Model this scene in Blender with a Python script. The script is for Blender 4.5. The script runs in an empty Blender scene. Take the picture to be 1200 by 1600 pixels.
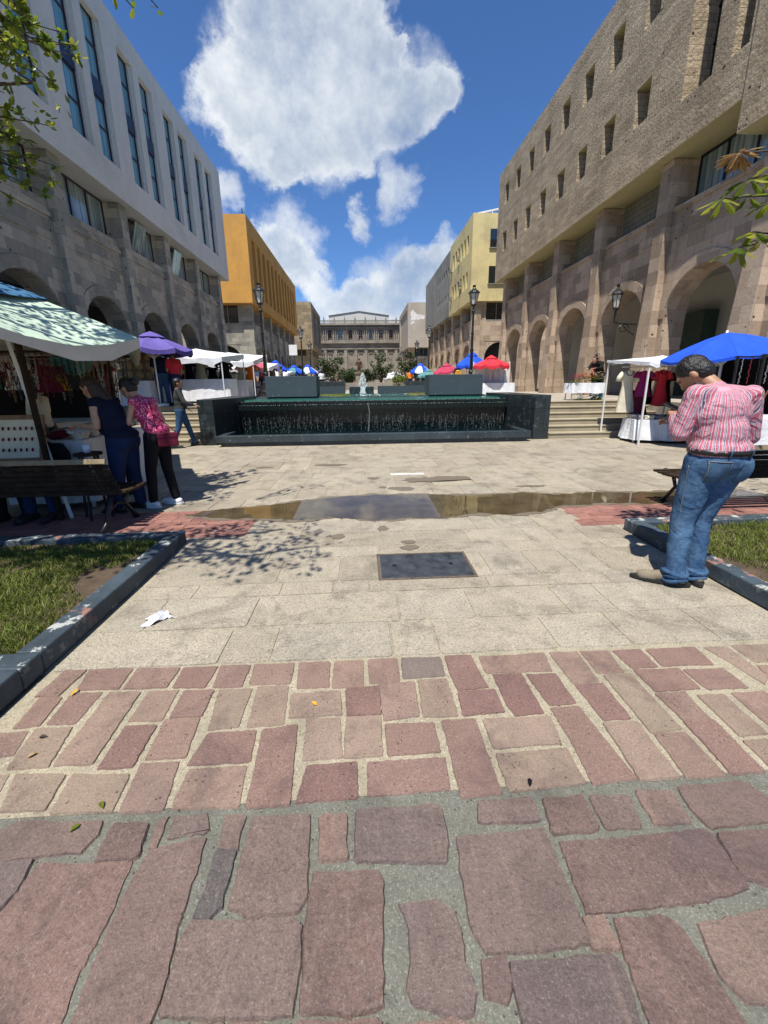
import bpy, bmesh, math, random
from mathutils import Vector, Matrix, noise
from mathutils.bvhtree import BVHTree
random.seed(7)
S = bpy.context.scene
COL = S.collection
# ---------------------------------------------------------------- camera
cam_d = bpy.data.cameras.new("camera"); cam = bpy.data.objects.new("camera", cam_d); COL.objects.link(cam)
Rm = [[0.998438, -0.024704, 0.050108], [-0.054643, -0.245111, 0.967954], [-0.01163, -0.96918, -0.246078]]
M4 = Matrix(((Rm[0][0], -Rm[0][1], -Rm[0][2], 0), (Rm[1][0], -Rm[1][1], -Rm[1][2], 0),
             (Rm[2][0], -Rm[2][1], -Rm[2][2], 1.5), (0, 0, 0, 1)))
cam.matrix_world = M4
cam_d.sensor_fit = 'VERTICAL'; cam_d.sensor_height = 24.0; cam_d.lens = 620 / 1600 * 24
cam_d.shift_y = -45 / 1600; cam_d.clip_start = 0.05; cam_d.clip_end = 2000
S.camera = cam
S.render.resolution_x = 768; S.render.resolution_y = 1024
S.view_settings.view_transform = 'Standard'; S.view_settings.look = 'None'
S.view_settings.exposure = 0.55; S.view_settings.gamma = 1
# ---------------------------------------------------------------- sun and sky
SUNV = Vector((-0.175, -0.41, 1)).normalized()          # towards the sun
sd = bpy.data.lights.new("sun", 'SUN'); sd.energy = 4.8; sd.angle = math.radians(0.55); sd.color = (1, 0.955, 0.88)
so = bpy.data.objects.new("sun", sd); COL.objects.link(so)
so.rotation_euler = SUNV.to_track_quat('Z', 'Y').to_euler(); so.location = (0, -10, 40)
CLD = [[-0.2056,0.839,0.5038,0.00194],[-0.1168,0.8208,0.5592,0.00333],[-0.0323,0.8171,0.5756,0.00443],[0.0408,0.81,0.5849,0.00109],[-0.1401,0.8583,0.4936,0.00776],[-0.0156,0.8616,0.5074,0.0072],[0.0761,0.8625,0.5003,0.00421],[0.1295,0.8676,0.4801,0.0012],[-0.1536,0.8789,0.4516,0.00299],[-0.055,0.8916,0.4496,0.00338],[0.0418,0.8874,0.4592,0.00279],[-0.2433,0.8457,0.475,0.00102],[-0.1332,0.9075,0.3984,0.00051],[-0.1465,0.9431,0.2984,0.0024],[-0.1826,0.9457,0.2688,0.0018],[-0.1262,0.962,0.2423,0.00124],[0.0415,0.9747,0.2198,0.00396],[0.1133,0.9706,0.2123,0.00276],[0.0045,0.9846,0.175,0.00173],[0.1754,0.956,0.235,0.00171],[-0.0467,0.9835,0.1749,0.00171],[0.0558,0.9842,0.168,0.00364],[-0.0976,0.981,0.1678,0.00168],[0.0812,0.9268,0.3668,0.00098],[0.0867,0.8309,0.5496,0.00028],[0.1678,0.854,0.4925,0.00058],[-0.2564,0.8969,0.3602,0.00082],[0.2417,0.9543,0.1758,0.00347],[0.3388,0.9316,0.1319,0.00432],[-0.4654,0.832,0.302,0.00336],[-0.563,0.8017,0.2009,0.00366],[-0.0897,0.7599,0.6439,0.00615],[0.002,0.9404,0.34,0.00043],[0.5462,0.817,0.1846,0.0072]]
wd = bpy.data.worlds.new("World"); S.world = wd; wd.use_nodes = True
def world():
    nt = wd.node_tree; N = nt.nodes; L = nt.links; N.clear()
    def mt(op, a, b=None, c=None, clamp=False):
        n = N.new('ShaderNodeMath'); n.operation = op; n.use_clamp = clamp
        for i, v in enumerate((a, b, c)):
            if v is None: continue
            if isinstance(v, (int, float)): n.inputs[i].default_value = v
            else: L.new(v, n.inputs[i])
        return n.outputs[0]
    tc = N.new('ShaderNodeTexCoord')
    nv = N.new('ShaderNodeVectorMath'); nv.operation = 'NORMALIZE'; L.new(tc.outputs['Generated'], nv.inputs[0])
    d = nv.outputs[0]
    def nzn(scale, detail, rough, off, col=False):
        o_ = N.new('ShaderNodeVectorMath'); o_.operation = 'ADD'; o_.inputs[1].default_value = off; L.new(d, o_.inputs[0])
        n = N.new('ShaderNodeTexNoise'); n.inputs['Scale'].default_value = scale; n.inputs['Detail'].default_value = detail; n.inputs['Roughness'].default_value = rough
        L.new(o_.outputs[0], n.inputs['Vector']); return n.outputs['Color' if col else 'Fac']
    wv = N.new('ShaderNodeVectorMath'); wv.operation = 'SUBTRACT'; wv.inputs[1].default_value = (.5, .5, .5); L.new(nzn(5.5, 7, .62, (0, 0, 0), True), wv.inputs[0])
    ws_ = N.new('ShaderNodeVectorMath'); ws_.operation = 'SCALE'; ws_.inputs['Scale'].default_value = 0.20; L.new(wv.outputs[0], ws_.inputs[0])
    wa = N.new('ShaderNodeVectorMath'); wa.operation = 'ADD'; L.new(d, wa.inputs[0]); L.new(ws_.outputs[0], wa.inputs[1])
    wn = N.new('ShaderNodeVectorMath'); wn.operation = 'NORMALIZE'; L.new(wa.outputs[0], wn.inputs[0])
    tot = None
    for x, y, z, r in CLD:
        dp = N.new('ShaderNodeVectorMath'); dp.operation = 'DOT_PRODUCT'; L.new(wn.outputs[0], dp.inputs[0]); dp.inputs[1].default_value = (x, y, z)
        v = mt('MULTIPLY_ADD', dp.outputs['Value'], 1 / (1.35 * r), -(1 - 1.35 * r) / (1.35 * r), clamp=True)
        tot = v if tot is None else mt('ADD', tot, v)
    tots = mt('MINIMUM', tot, 1.0)
    f1 = mt('MULTIPLY_ADD', nzn(7, 9, .66, (.3, .1, .5)), 2.0, -1.0)
    f2 = mt('MULTIPLY_ADD', nzn(3.2, 5, .55, (.7, .2, .9)), 2.0, -1.0)
    dens = mt('ADD', tots, mt('ADD', mt('MULTIPLY', f1, .66), mt('MULTIPLY', f2, .42)))
    mr = N.new('ShaderNodeMapRange'); mr.interpolation_type = 'SMOOTHSTEP'
    L.new(dens, mr.inputs['Value']); mr.inputs['From Min'].default_value = 0.12; mr.inputs['From Max'].default_value = 1.28
    gate = mt('MULTIPLY', tots, 6.0, clamp=True)
    mask = mt('MULTIPLY', mr.outputs[0], gate, clamp=True)
    # thick parts of a cloud go grey-blue, its rims stay white
    sh = N.new('ShaderNodeMapRange'); L.new(mt('ADD', mt('MULTIPLY', mt('MINIMUM', tot, 1.8), .42), mt('ADD', mt('MULTIPLY', f2, .9), mt('MULTIPLY', f1, -.75))), sh.inputs['Value'])
    sh.inputs['From Min'].default_value = 0.05; sh.inputs['From Max'].default_value = 1.15
    cr = N.new('ShaderNodeValToRGB'); L.new(sh.outputs[0], cr.inputs[0])
    cr.color_ramp.elements[0].color = (0.95, 0.98, 1.0, 1); cr.color_ramp.elements[1].color = (0.36, 0.45, 0.58, 1)
    sky = N.new('ShaderNodeTexSky'); sky.sky_type = 'NISHITA'; sky.sun_disc = False
    sky.sun_elevation = math.asin(SUNV.z); sky.sun_rotation = math.atan2(SUNV.x, SUNV.y)
    sky.air_density = 1.15; sky.dust_density = 0.25; sky.ozone_density = 3.0; sky.altitude = 1500
    bg = N.new('ShaderNodeBackground'); bg.inputs['Strength'].default_value = 0.092
    tint = N.new('ShaderNodeMix'); tint.data_type = 'RGBA'; tint.blend_type = 'MULTIPLY'; tint.inputs[0].default_value = 1; L.new(sky.outputs[0], tint.inputs[6]); tint.inputs[7].default_value = (.55, .80, 1.10, 1)
    L.new(tint.outputs[2], bg.inputs['Color'])
    bc = N.new('ShaderNodeBackground'); bc.inputs['Strength'].default_value = 0.72
    L.new(cr.outputs[0], bc.inputs['Color'])
    mx = N.new('ShaderNodeMixShader'); L.new(mask, mx.inputs[0]); L.new(bg.outputs[0], mx.inputs[1]); L.new(bc.outputs[0], mx.inputs[2])
    out = N.new('ShaderNodeOutputWorld'); L.new(mx.outputs[0], out.inputs['Surface'])
world()
# ---------------------------------------------------------------- materials
class NT:
    def __init__(s, name):
        s.m = bpy.data.materials.new(name); s.m.use_nodes = True
        s.nt = s.m.node_tree; s.N = s.nt.nodes; s.L = s.nt.links
        s.b = s.N['Principled BSDF']; s.tc = s.N.new('ShaderNodeTexCoord')
    def noise(s, scale, detail=4, rough=.55, vec=None, dist=0):
        n = s.N.new('ShaderNodeTexNoise'); n.inputs['Scale'].default_value = scale; n.inputs['Detail'].default_value = detail
        n.inputs['Roughness'].default_value = rough; n.inputs['Distortion'].default_value = dist
        s.L.new(vec or s.tc.outputs['Object'], n.inputs['Vector']); return n.outputs['Fac']
    def ramp(s, f, stops, interp='LINEAR'):
        r = s.N.new('ShaderNodeValToRGB'); r.color_ramp.interpolation = interp; s.L.new(f, r.inputs[0])
        e = r.color_ramp.elements
        while len(e) < len(stops): e.new(.5)
        for i, (p, c) in enumerate(stops):
            e[i].position = p; e[i].color = (c, c, c, 1) if isinstance(c, (int, float)) else (*c, 1)
        return r.outputs[0]
    def mix(s, f, a, b, mode='MIX'):
        m = s.N.new('ShaderNodeMix'); m.data_type = 'RGBA'; m.blend_type = mode
        for sock, v in ((m.inputs[0], f), (m.inputs[6], a), (m.inputs[7], b)):
            if isinstance(v, (int, float)): sock.default_value = v
            elif isinstance(v, tuple): sock.default_value = (*v, 1)
            else: s.L.new(v, sock)
        return m.outputs[2]
    def math(s, op, a, b=0.0, clamp=False):
        n = s.N.new('ShaderNodeMath'); n.operation = op; n.use_clamp = clamp
        for i, v in enumerate((a, b)):
            if isinstance(v, (int, float)): n.inputs[i].default_value = v
            else: s.L.new(v, n.inputs[i])
        return n.outputs[0]
    def bump(s, h, strength=.5, dist=.01, prev=None):
        b = s.N.new('ShaderNodeBump'); b.inputs['Strength'].default_value = strength; b.inputs['Distance'].default_value = dist
        s.L.new(h, b.inputs['Height'])
        if prev: s.L.new(prev, b.inputs['Normal'])
        s.L.new(b.outputs[0], s.b.inputs['Normal']); return b.outputs[0]
    def col(s, c):
        if isinstance(c, tuple): s.b.inputs['Base Color'].default_value = (*c, 1)
        else: s.L.new(c, s.b.inputs['Base Color'])
    def rough(s, v):
        if isinstance(v, (int, float)): s.b.inputs['Roughness'].default_value = v
        else: s.L.new(v, s.b.inputs['Roughness'])
    def spec(s, v): s.b.inputs['Specular IOR Level'].default_value = v
    def island(s): return s.N.new('ShaderNodeNewGeometry').outputs['Random Per Island']
    def wallvec(s, scale=(1, 1)):
        sp = s.N.new('ShaderNodeSeparateXYZ'); s.L.new(s.tc.outputs['Object'], sp.inputs[0])
        g = s.N.new('ShaderNodeNewGeometry'); sn = s.N.new('ShaderNodeSeparateXYZ'); s.L.new(g.outputs['True Normal'], sn.inputs[0])
        ax = s.math('GREATER_THAN', s.math('ABSOLUTE', sn.outputs[0]), .5)
        u = s.math('ADD', s.math('MULTIPLY', sp.outputs[1], ax), s.math('MULTIPLY', sp.outputs[0], s.math('SUBTRACT', 1.0, ax)))
        az = s.math('GREATER_THAN', s.math('ABSOLUTE', sn.outputs[2]), .7)
        v = s.math('ADD', s.math('MULTIPLY', sp.outputs[1], az), s.math('MULTIPLY', sp.outputs[2], s.math('SUBTRACT', 1.0, az)))
        c = s.N.new('ShaderNodeCombineXYZ'); s.L.new(u, c.inputs[0]); s.L.new(v, c.inputs[1]); return c.outputs[0]
    def brick(s, vec, w, h, c1, c2, mc, msize=.006, off=.5, bias=0):
        b = s.N.new('ShaderNodeTexBrick'); s.L.new(vec, b.inputs['Vector']); b.inputs['Scale'].default_value = 1
        b.inputs['Brick Width'].default_value = w; b.inputs['Row Height'].default_value = h
        b.inputs['Color1'].default_value = (*c1, 1); b.inputs['Color2'].default_value = (*c2, 1); b.inputs['Mortar'].default_value = (*mc, 1)
        b.inputs['Mortar Size'].default_value = msize; b.offset = off; b.inputs['Bias'].default_value = bias
        return b.outputs['Color'], b.outputs['Fac']
def simple(name, c, rough=.6, var=.15, scale=6, bump=.15, bd=.004, metal=0, spec=.5, bscale=None):
    n = NT(name); f = n.noise(scale, 5)
    n.col(n.mix(n.ramp(f, [(.3, 0.0), (.7, 1.0)]), tuple(v * (1 - var) for v in c), tuple(min(1, v * (1 + var)) for v in c)))
    n.rough(rough); n.b.inputs['Metallic'].default_value = metal; n.spec(spec)
    if bump: n.bump(n.noise(bscale or scale * 6, 4), bump, bd)
    return n.m
def stonewall(name, c1, c2, mortar, w, h, pit=True, stain=.35, bump=.6, bd=.02, ms=.006, patch=None):
    n = NT(name); v = n.wallvec()
    col, fac = n.brick(v, w, h, c1, c2, mortar, ms)
    big = n.noise(.45, 5, .6); col = n.mix(stain, col, n.ramp(big, [(.3, tuple(x * .55 for x in c1)), (.55, c2), (.75, tuple(min(1, x * 1.35) for x in c2))]))
    sm = n.noise(9, 6, .65); col = n.mix(.5, col, n.ramp(sm, [(.25, .45), (.5, .8), (.8, 1.0)]), 'MULTIPLY')
    h_ = n.math('SUBTRACT', n.noise(14, 5, .6), n.math('MULTIPLY', fac, .6))
    if pit:
        vr = n.N.new('ShaderNodeTexVoronoi'); vr.inputs['Scale'].default_value = 4.2; n.L.new(n.tc.outputs['Object'], vr.inputs['Vector'])
        pw = n.math('ADD', vr.outputs['Distance'], n.math('MULTIPLY', n.noise(3, 3), .5))
        pf = n.ramp(pw, [(.31, 1.0), (.36, 0.0)]); col = n.mix(pf, col, tuple(x * .22 for x in c1))
        h_ = n.math('SUBTRACT', h_, n.math('MULTIPLY', pf, .8))
    if patch:
        pm = n.ramp(n.noise(.8, 6, .7), [(.60, 0.0), (.64, 1.0)]); col = n.mix(pm, col, patch)
    mp = n.N.new('ShaderNodeMapping'); mp.inputs['Scale'].default_value = (1.6, 1.6, .22); n.L.new(n.tc.outputs['Object'], mp.inputs[0])
    st = n.noise(1.3, 6, .7, mp.outputs[0]); col = n.mix(n.math('MULTIPLY', n.ramp(st, [(.52, 0.0), (.72, 1.0)]), .45), col, tuple(x * .5 for x in c1))
    n.col(col); n.rough(.9); n.spec(.25); n.bump(h_, bump, bd); return n.m
def plaster(name, c, dirt, amt=.5, bump=.25, ds=.5):
    n = NT(name)
    a = n.noise(ds, 7, .65); b = n.noise(7, 5, .6)
    mp = n.N.new('ShaderNodeMapping'); mp.inputs['Scale'].default_value = (2.2, 2.2, .25); n.L.new(n.tc.outputs['Object'], mp.inputs[0])
    st = n.noise(1.2, 6, .7, mp.outputs[0])
    col = n.mix(n.math('MULTIPLY', n.ramp(a, [(.45, 0.0), (.72, 1.0)]), amt), c, dirt)
    col = n.mix(n.math('MULTIPLY', n.ramp(st, [(.52, 0.0), (.75, 1.0)]), amt * .8), col, dirt)
    col = n.mix(.25, col, n.ramp(b, [(.3, .6), (.7, 1.0)]), 'MULTIPLY')
    n.col(col); n.rough(.88); n.spec(.25); n.bump(n.noise(26, 5), bump, .006); return n.m
def cloth(name, c, var=.12, rough=.85, bump=.3, scale=3, trans=0):
    n = NT(name); f = n.noise(scale, 4)
    n.col(n.mix(n.ramp(f, [(.3, 0.0), (.7, 1.0)]), tuple(v * (1 - var) for v in c), tuple(min(1, v * (1 + var)) for v in c)))
    n.rough(rough); n.spec(.2)
    h = n.math('ADD', n.noise(7, 3, .5, dist=1.2), n.math('MULTIPLY', n.noise(220, 2), .08)); n.bump(h, bump, .03)
    if trans:
        t = n.N.new('ShaderNodeBsdfTranslucent'); t.inputs[0].default_value = (*c, 1); a = n.N.new('ShaderNodeMixShader'); a.inputs[0].default_value = trans
        n.L.new(n.b.outputs[0], a.inputs[1]); n.L.new(t.outputs[0], a.inputs[2]); n.L.new(a.outputs[0], n.N['Material Output'].inputs[0])
    return n.m
def islands(name, stops, rough=.7, bump=.2, spec=.4, trans=0, bs=40, bd=.004, mott=.3):
    n = NT(name); r = n.island(); c = n.ramp(r, stops)
    c = n.mix(mott, c, n.ramp(n.noise(bs * .3, 5), [(.3, .4), (.7, 1.0)]), 'MULTIPLY')
    n.col(c); n.rough(rough); n.spec(spec); n.bump(n.noise(bs, 4), bump, bd)
    if trans:
        t = n.N.new('ShaderNodeBsdfTranslucent'); n.L.new(c, t.inputs[0]); a = n.N.new('ShaderNodeMixShader'); a.inputs[0].default_value = trans
        n.L.new(n.b.outputs[0], a.inputs[1]); n.L.new(t.outputs[0], a.inputs[2]); n.L.new(a.outputs[0], n.N['Material Output'].inputs[0])
    return n.m
MT = {}
def paving(name, stops, dark, speck=.3, bd=.006, ss=60, pits=True, veins=False):
    n = NT(name); r = n.island(); base = n.ramp(r, stops)
    m1 = n.noise(5, 6, .65); base = n.mix(.55, base, n.ramp(m1, [(.25, .55), (.6, 1.0), (.85, 1.25 if False else 1.0)]), 'MULTIPLY')
    m2 = n.noise(ss, 5, .7); base = n.mix(n.math('MULTIPLY', n.ramp(m2, [(.50, 0.0), (.66, 1.0)]), speck), base, dark)
    m4 = n.noise(ss * 1.7, 4, .7); base = n.mix(n.math('MULTIPLY', n.ramp(m4, [(.55, 0.0), (.68, 1.0)]), .35), base, tuple(min(1, x * 3.2) for x in stops[-1][1]))
    m6 = n.noise(ss * 3.2, 3, .8); base = n.mix(.55, base, n.ramp(m6, [(.30, .42), (.5, .95), (.72, 1.6)]), 'MULTIPLY')
    m5 = n.noise(2.6, 8, .75, dist=.6); base = n.mix(n.math('MULTIPLY', n.ramp(m5, [(.50, 0.0), (.64, 1.0)]), .5), base, dark)
    if veins:
        mp = n.N.new('ShaderNodeMapping'); mp.inputs['Scale'].default_value = (22, 3.0, 1); mp.inputs['Rotation'].default_value = (0, 0, .35); n.L.new(n.tc.outputs['Object'], mp.inputs[0])
        vv = n.noise(1, 6, .7, mp.outputs[0], .8); base = n.mix(n.math('MULTIPLY', n.ramp(vv, [(.56, 0.0), (.72, 1.0)]), .24), base, (.36, .25, .20))
        rr = n.noise(1.7, 5, .7); base = n.mix(n.math('MULTIPLY', n.ramp(rr, [(.5, 0.0), (.75, 1.0)]), .5), base, (.10, .075, .08))
    h = n.math('ADD', n.math('MULTIPLY', m2, .6), n.math('ADD', n.noise(18, 5, .6), n.math('MULTIPLY', n.noise(6, 4, .6, dist=.5), 1.3)))
    m7 = n.noise(1.1, 6, .7); base = n.mix(.30, base, n.ramp(m7, [(.3, .62), (.6, 1.0)]), 'MULTIPLY')
    if pits:
        vr = n.N.new('ShaderNodeTexVoronoi'); vr.inputs['Scale'].default_value = 42; n.L.new(n.tc.outputs['Object'], vr.inputs['Vector'])
        pf = n.ramp(n.math('ADD', vr.outputs['Distance'], n.math('MULTIPLY', n.noise(9, 4), .55)), [(.32, 1.0), (.40, 0.0)])
        base = n.mix(n.math('MULTIPLY', pf, .75), base, tuple(x * .35 for x in stops[0][1])); h = n.math('SUBTRACT', h, n.math('MULTIPLY', pf, .9))
    n.col(base); n.rough(.82); n.spec(.35); n.bump(h, .7, bd); return n.m
MT['slab'] = paving('slab_stone', [(0, (.31, .265, .20)), (.3, (.35, .30, .225)), (.6, (.38, .33, .25)), (.8, (.34, .30, .235)), (1, (.40, .345, .255))], (.09, .075, .055), .62)
MT['pink'] = paving('pink_stone', [(0, (.185, .105, .088)), (.2, (.24, .155, .12)), (.4, (.29, .215, .16)), (.6, (.20, .112, .095)), (.75, (.27, .21, .15)), (.9, (.26, .17, .13)), (1, (.17, .14, .12))], (.08, .05, .05), .35, ss=90)
MT['cob'] = paving('large_cobble_stone', [(0, (.150, .100, .084)), (.3, (.200, .128, .104)), (.5, (.165, .122, .106)), (.7, (.225, .150, .115)), (.85, (.165, .105, .088)), (1, (.105, .094, .088))], (.055, .040, .038), .5, bd=.013, ss=70, pits=False, veins=True)
MT['redbrick'] = paving('red_clay_brick', [(0, (.23, .105, .085)), (1, (.33, .16, .125))], (.12, .06, .05), .3)
MT['cement'] = paving('grey_cement', [(0, (.150, .150, .122)), (1, (.165, .163, .132))], (.07, .068, .055), .5, bd=.010, ss=75)
MT['sandmortar'] = paving('sandy_mortar', [(0, (.36, .315, .22)), (1, (.38, .33, .235))], (.15, .125, .09), .6, bd=.010, ss=80)
MT['ground'] = simple('plain_paving', (.32, .27, .21), .9, .2, 2, .4, .01)
MT['terrace'] = simple('terrace_paving', (.34, .30, .24), .9, .25, 3, .4, .01)
MT['steps'] = plaster('step_stone', (.36, .31, .215), (.17, .15, .11), .6)
def fountain_mat():
    n = NT('dark_green_marble'); v = n.wallvec(); c, f = n.brick(v, .62, .40, (.014, .020, .022), (.022, .030, .032), (.006, .008, .009), .006, 0)
    a = n.noise(6, 8, .7); c = n.mix(n.math('MULTIPLY', n.ramp(a, [(.55, 0.0), (.72, 1.0)]), .35), c, (.22, .26, .27))
    n.col(c); n.rough(n.ramp(a, [(.3, .22), (.7, .5)])); n.bump(n.noise(20, 5), .25, .01); return n.m
MT['fount'] = fountain_mat()
def wetmat():
    n = NT('wet_dark_marble'); a = n.noise(5, 8, .7); mp = n.N.new('ShaderNodeMapping'); mp.inputs['Scale'].default_value = (9, 9, .8); n.L.new(n.tc.outputs['Object'], mp.inputs[0])
    st = n.noise(2, 6, .7, mp.outputs[0]); n.col(n.mix(n.ramp(st, [(.45, 0.0), (.75, 1.0)]), (.003, .007, .007), (.004, .014, .012)))
    n.rough(.12); n.bump(st, .5, .02); return n.m
MT['wet'] = wetmat()
def curbm():
    n = NT('painted_curb'); a = n.noise(7, 8, .72); b = n.noise(3.1, 7, .7); g = n.N.new('ShaderNodeNewGeometry'); s_ = n.N.new('ShaderNodeSeparateXYZ'); n.L.new(g.outputs['Normal'], s_.inputs[0])
    up = n.ramp(s_.outputs[2], [(.5, 0.25), (.8, 1.0)])
    c = n.mix(n.ramp(b, [(.35, 0.0), (.6, 1.0)]), (.022, .034, .044), (.048, .070, .088))
    c = n.mix(n.math('MULTIPLY', n.ramp(a, [(.56, 0.0), (.59, 1.0)]), up), c, (.36, .37, .34))
    c = n.mix(n.math('MULTIPLY', n.ramp(n.noise(4.3, 6, .7), [(.60, 0.0), (.63, 1.0)]), up), c, (.26, .13, .10))
    n.col(c); n.rough(.7); n.bump(a, .6, .012); return n.m
MT['curb'] = curbm()
def bluewall():
    n = NT('blue_grey_painted_wall'); a = n.noise(8, 8, .75); c = n.mix(n.ramp(a, [(.60, 0.0), (.66, 1.0)]), (.034, .050, .062), (.22, .25, .25))
    n.col(n.mix(n.ramp(n.noise(1.5, 5), [(.4, 0.0), (.7, .5)]), c, (.045, .065, .08))); n.rough(.75); n.bump(a, .4, .01); return n.m
MT['bluewall'] = bluewall()
def water(name, deep, rip=5, rough=.03, bs=.3):
    n = NT(name); n.col(deep); n.rough(rough); n.b.inputs['IOR'].default_value = 1.33
    n.bump(n.noise(rip, 4, .5, dist=.6), bs, .03); return n.m
MT['pool'] = water('pool_water', (.05, .20, .155), 7)
def puddle():
    n = NT('puddle_water'); n.col(n.mix(n.ramp(n.noise(4, 6, .6), [(.35, 0.0), (.65, 1.0)]), (.055, .040, .020), (.095, .072, .038))); n.rough(.015)
    n.b.inputs['IOR'].default_value = 1.42; n.bump(n.noise(1.2, 2), .03, .01); return n.m
MT['puddle'] = puddle()
n = NT('white_water'); n.col((.82, .87, .88)); n.rough(.2); n.bump(n.noise(25, 5), .8, .03); MT['foam'] = n.m
n = NT('falling_water'); n.col((.36, .42, .41)); n.rough(.08); MT['drops'] = n.m
for q_, al in (('foam', .38), ('drops', .35)):
    m_ = MT[q_]; t_ = m_.node_tree; tr_ = t_.nodes.new('ShaderNodeBsdfTransparent'); mx_ = t_.nodes.new('ShaderNodeMixShader'); mx_.inputs[0].default_value = al
    if q_ == 'foam': MT['spray'] = m_ = m_.copy(); t_ = m_.node_tree; tr_ = t_.nodes['Transparent BSDF']; mx_ = t_.nodes['Mix Shader']
    t_.links.new(tr_.outputs[0], mx_.inputs[1]); t_.links.new(t_.nodes['Principled BSDF'].outputs[0], mx_.inputs[2]); t_.links.new(mx_.outputs[0], t_.nodes['Material Output'].inputs[0])
MT['white_plaster'] = plaster('off_white_stucco', (.64, .63, .57), (.46, .45, .40), .5, .35)
MT['amber'] = plaster('amber_stucco', (.60, .315, .075), (.36, .20, .07), .6)
MT['cream'] = plaster('cream_yellow_stucco', (.66, .54, .25), (.36, .30, .17), .75)
MT['greyplaster'] = plaster('grey_stained_render', (.27, .26, .22), (.13, .125, .11), .8)
MT['beigeplaster'] = plaster('patched_beige_render', (.36, .30, .23), (.55, .52, .46), .45, ds=.25)
MT['tanband'] = stonewall('tan_rough_ashlar', (.31, .24, .155), (.52, .415, .28), (.21, .165, .115), .60, .17, True, .30, 1.0, .045)
MT['tanwall'] = stonewall('pink_tan_cantera', (.28, .205, .14), (.56, .43, .31), (.20, .15, .11), .62, .40, True, .16, .5, .015, .004)
MT['greywall'] = stonewall('grey_cantera', (.21, .205, .175), (.50, .445, .35), (.14, .135, .12), .60, .33, True, .16, .5, .015, .004)
MT['infill'] = stonewall('green_grey_block_infill', (.21, .20, .15), (.27, .25, .19), (.13, .12, .10), .38, .18, False, .2, .5, .02, .012)
MT['greyband'] = stonewall('grey_rough_ashlar', (.17, .165, .145), (.24, .23, .20), (.12, .115, .105), .5, .16, False, .45, .8, .03)
MT['beigeblock'] = stonewall('beige_block_facing', (.22, .165, .095), (.40, .31, .19), (.14, .11, .08), 1.1, .55, False, .2, .4, .02, .012)
MT['oldstone'] = stonewall('weathered_theatre_stone', (.24, .205, .165), (.33, .29, .235), (.14, .12, .10), 1.2, .5, False, .55, .5, .02, .01)
MT['olddark'] = plaster('dark_stained_stone', (.13, .115, .095), (.07, .06, .055), .6)
MT['whitesheet'] = plaster('pale_metal_sheet', (.60, .57, .50), (.5, .5, .47), .3)
MT['soffit_y_and_bounce'] = plaster('yellow_soffit_and_bounce', (.42, .37, .19), (.30, .27, .15), .4)  # overhang soffit colour; also puts bounced light into the niche tops
MT['soffit_w'] = plaster('grey_soffit', (.45, .44, .40), (.3, .3, .28), .3)
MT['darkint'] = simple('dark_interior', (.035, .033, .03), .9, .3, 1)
MT['greenint'] = simple('dark_green_interior', (.055, .085, .06), .85, .2, .6, .1)
MT['whiteint'] = simple('white_interior', (.50, .49, .44), .85, .15, .6, .1)
def glass(name, c, rough=.04, curtain=None):
    n = NT(name)
    if curtain:
        mp = n.N.new('ShaderNodeMapping'); mp.inputs['Scale'].default_value = (4, 9, .3); n.L.new(n.tc.outputs['Object'], mp.inputs[0])
        f = n.noise(1.1, 3, .5, mp.outputs[0]); n.col(n.mix(n.ramp(f, [(.42, 0.0), (.58, 1.0)]), c, curtain))
    else: n.col(c)
    n.rough(rough); n.spec(.8); n.b.inputs['IOR'].default_value = 1.6; return n.m
MT['glass_teal'] = glass('teal_tinted_glass', (.08, .24, .31), .04, (.17, .36, .43))
MT['glass_grey'] = glass('curtained_glass', (.14, .19, .19), .05, (.32, .38, .37))
MT['glass_dark'] = glass('dark_glass', (.012, .016, .018))
MT['navy_panel'] = simple('navy_panel', (.012, .02, .045), .35, .1)
MT['purple_frame'] = simple('dark_purple_frame', (.035, .012, .03), .4, .1)
MT['black_iron'] = simple('black_painted_iron', (.012, .012, .013), .35, .3, 8, .2)
MT['lampglass'] = simple('frosted_lamp_glass', (.55, .52, .45), .2, .05)
MT['white_metal'] = simple('white_painted_metal', (.7, .7, .68), .4, .05)
MT['steelplate'] = simple('worn_steel_cover', (.035, .04, .045), .5, .6, 9, .5, .004, bscale=60)
MT['wood_dark'] = simple('dark_weathered_wood', (.030, .019, .012), .85, .5, 10, .4, spec=.15)
MT['wood_mid'] = simple('brown_wood', (.20, .11, .05), .6, .3, 12, .3)
MT['benchtop'] = simple('faded_wood_edge', (.20, .15, .08), .6, .3, 12, .3)
MT['bark'] = simple('tree_bark', (.075, .055, .04), .9, .4, 14, .9, .02)
MT['soil'] = simple('brown_soil', (.075, .05, .03), .95, .4, 6, .8, .02)
MT['leaf'] = islands('broad_green_leaf', [(0, (.06, .12, .012)), (.4, (.15, .21, .02)), (.8, (.28, .32, .03)), (1, (.38, .38, .05))], .35, .15, .5, .5)
MT['leafd'] = islands('dark_tree_leaf', [(0, (.020, .040, .012)), (.6, (.045, .075, .02)), (1, (.09, .12, .035))], .5, .1, .4, .25)
MT['leafr'] = islands('young_bronze_leaf', [(0, (.25, .13, .05)), (1, (.42, .27, .10))], .4, .1, .4, .3)
MT['grass'] = islands('grass_blades', [(0, (.09, .11, .02)), (.5, (.15, .20, .03)), (.85, (.22, .25, .05)), (1, (.38, .33, .15))], .6, 0, .3, .3)
def C_(name, *a, **k): MT[name] = cloth(name + '_cloth', *a, **k); return MT[name]
C_('white', (.66, .67, .69), bump=.45); C_('mint', (.50, .62, .50), trans=.12, bump=.35); C_('mintblue', (.05, .14, .26), trans=.05, bump=.15); C_('blue', (.02, .09, .62), bump=.3, trans=.08)
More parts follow.
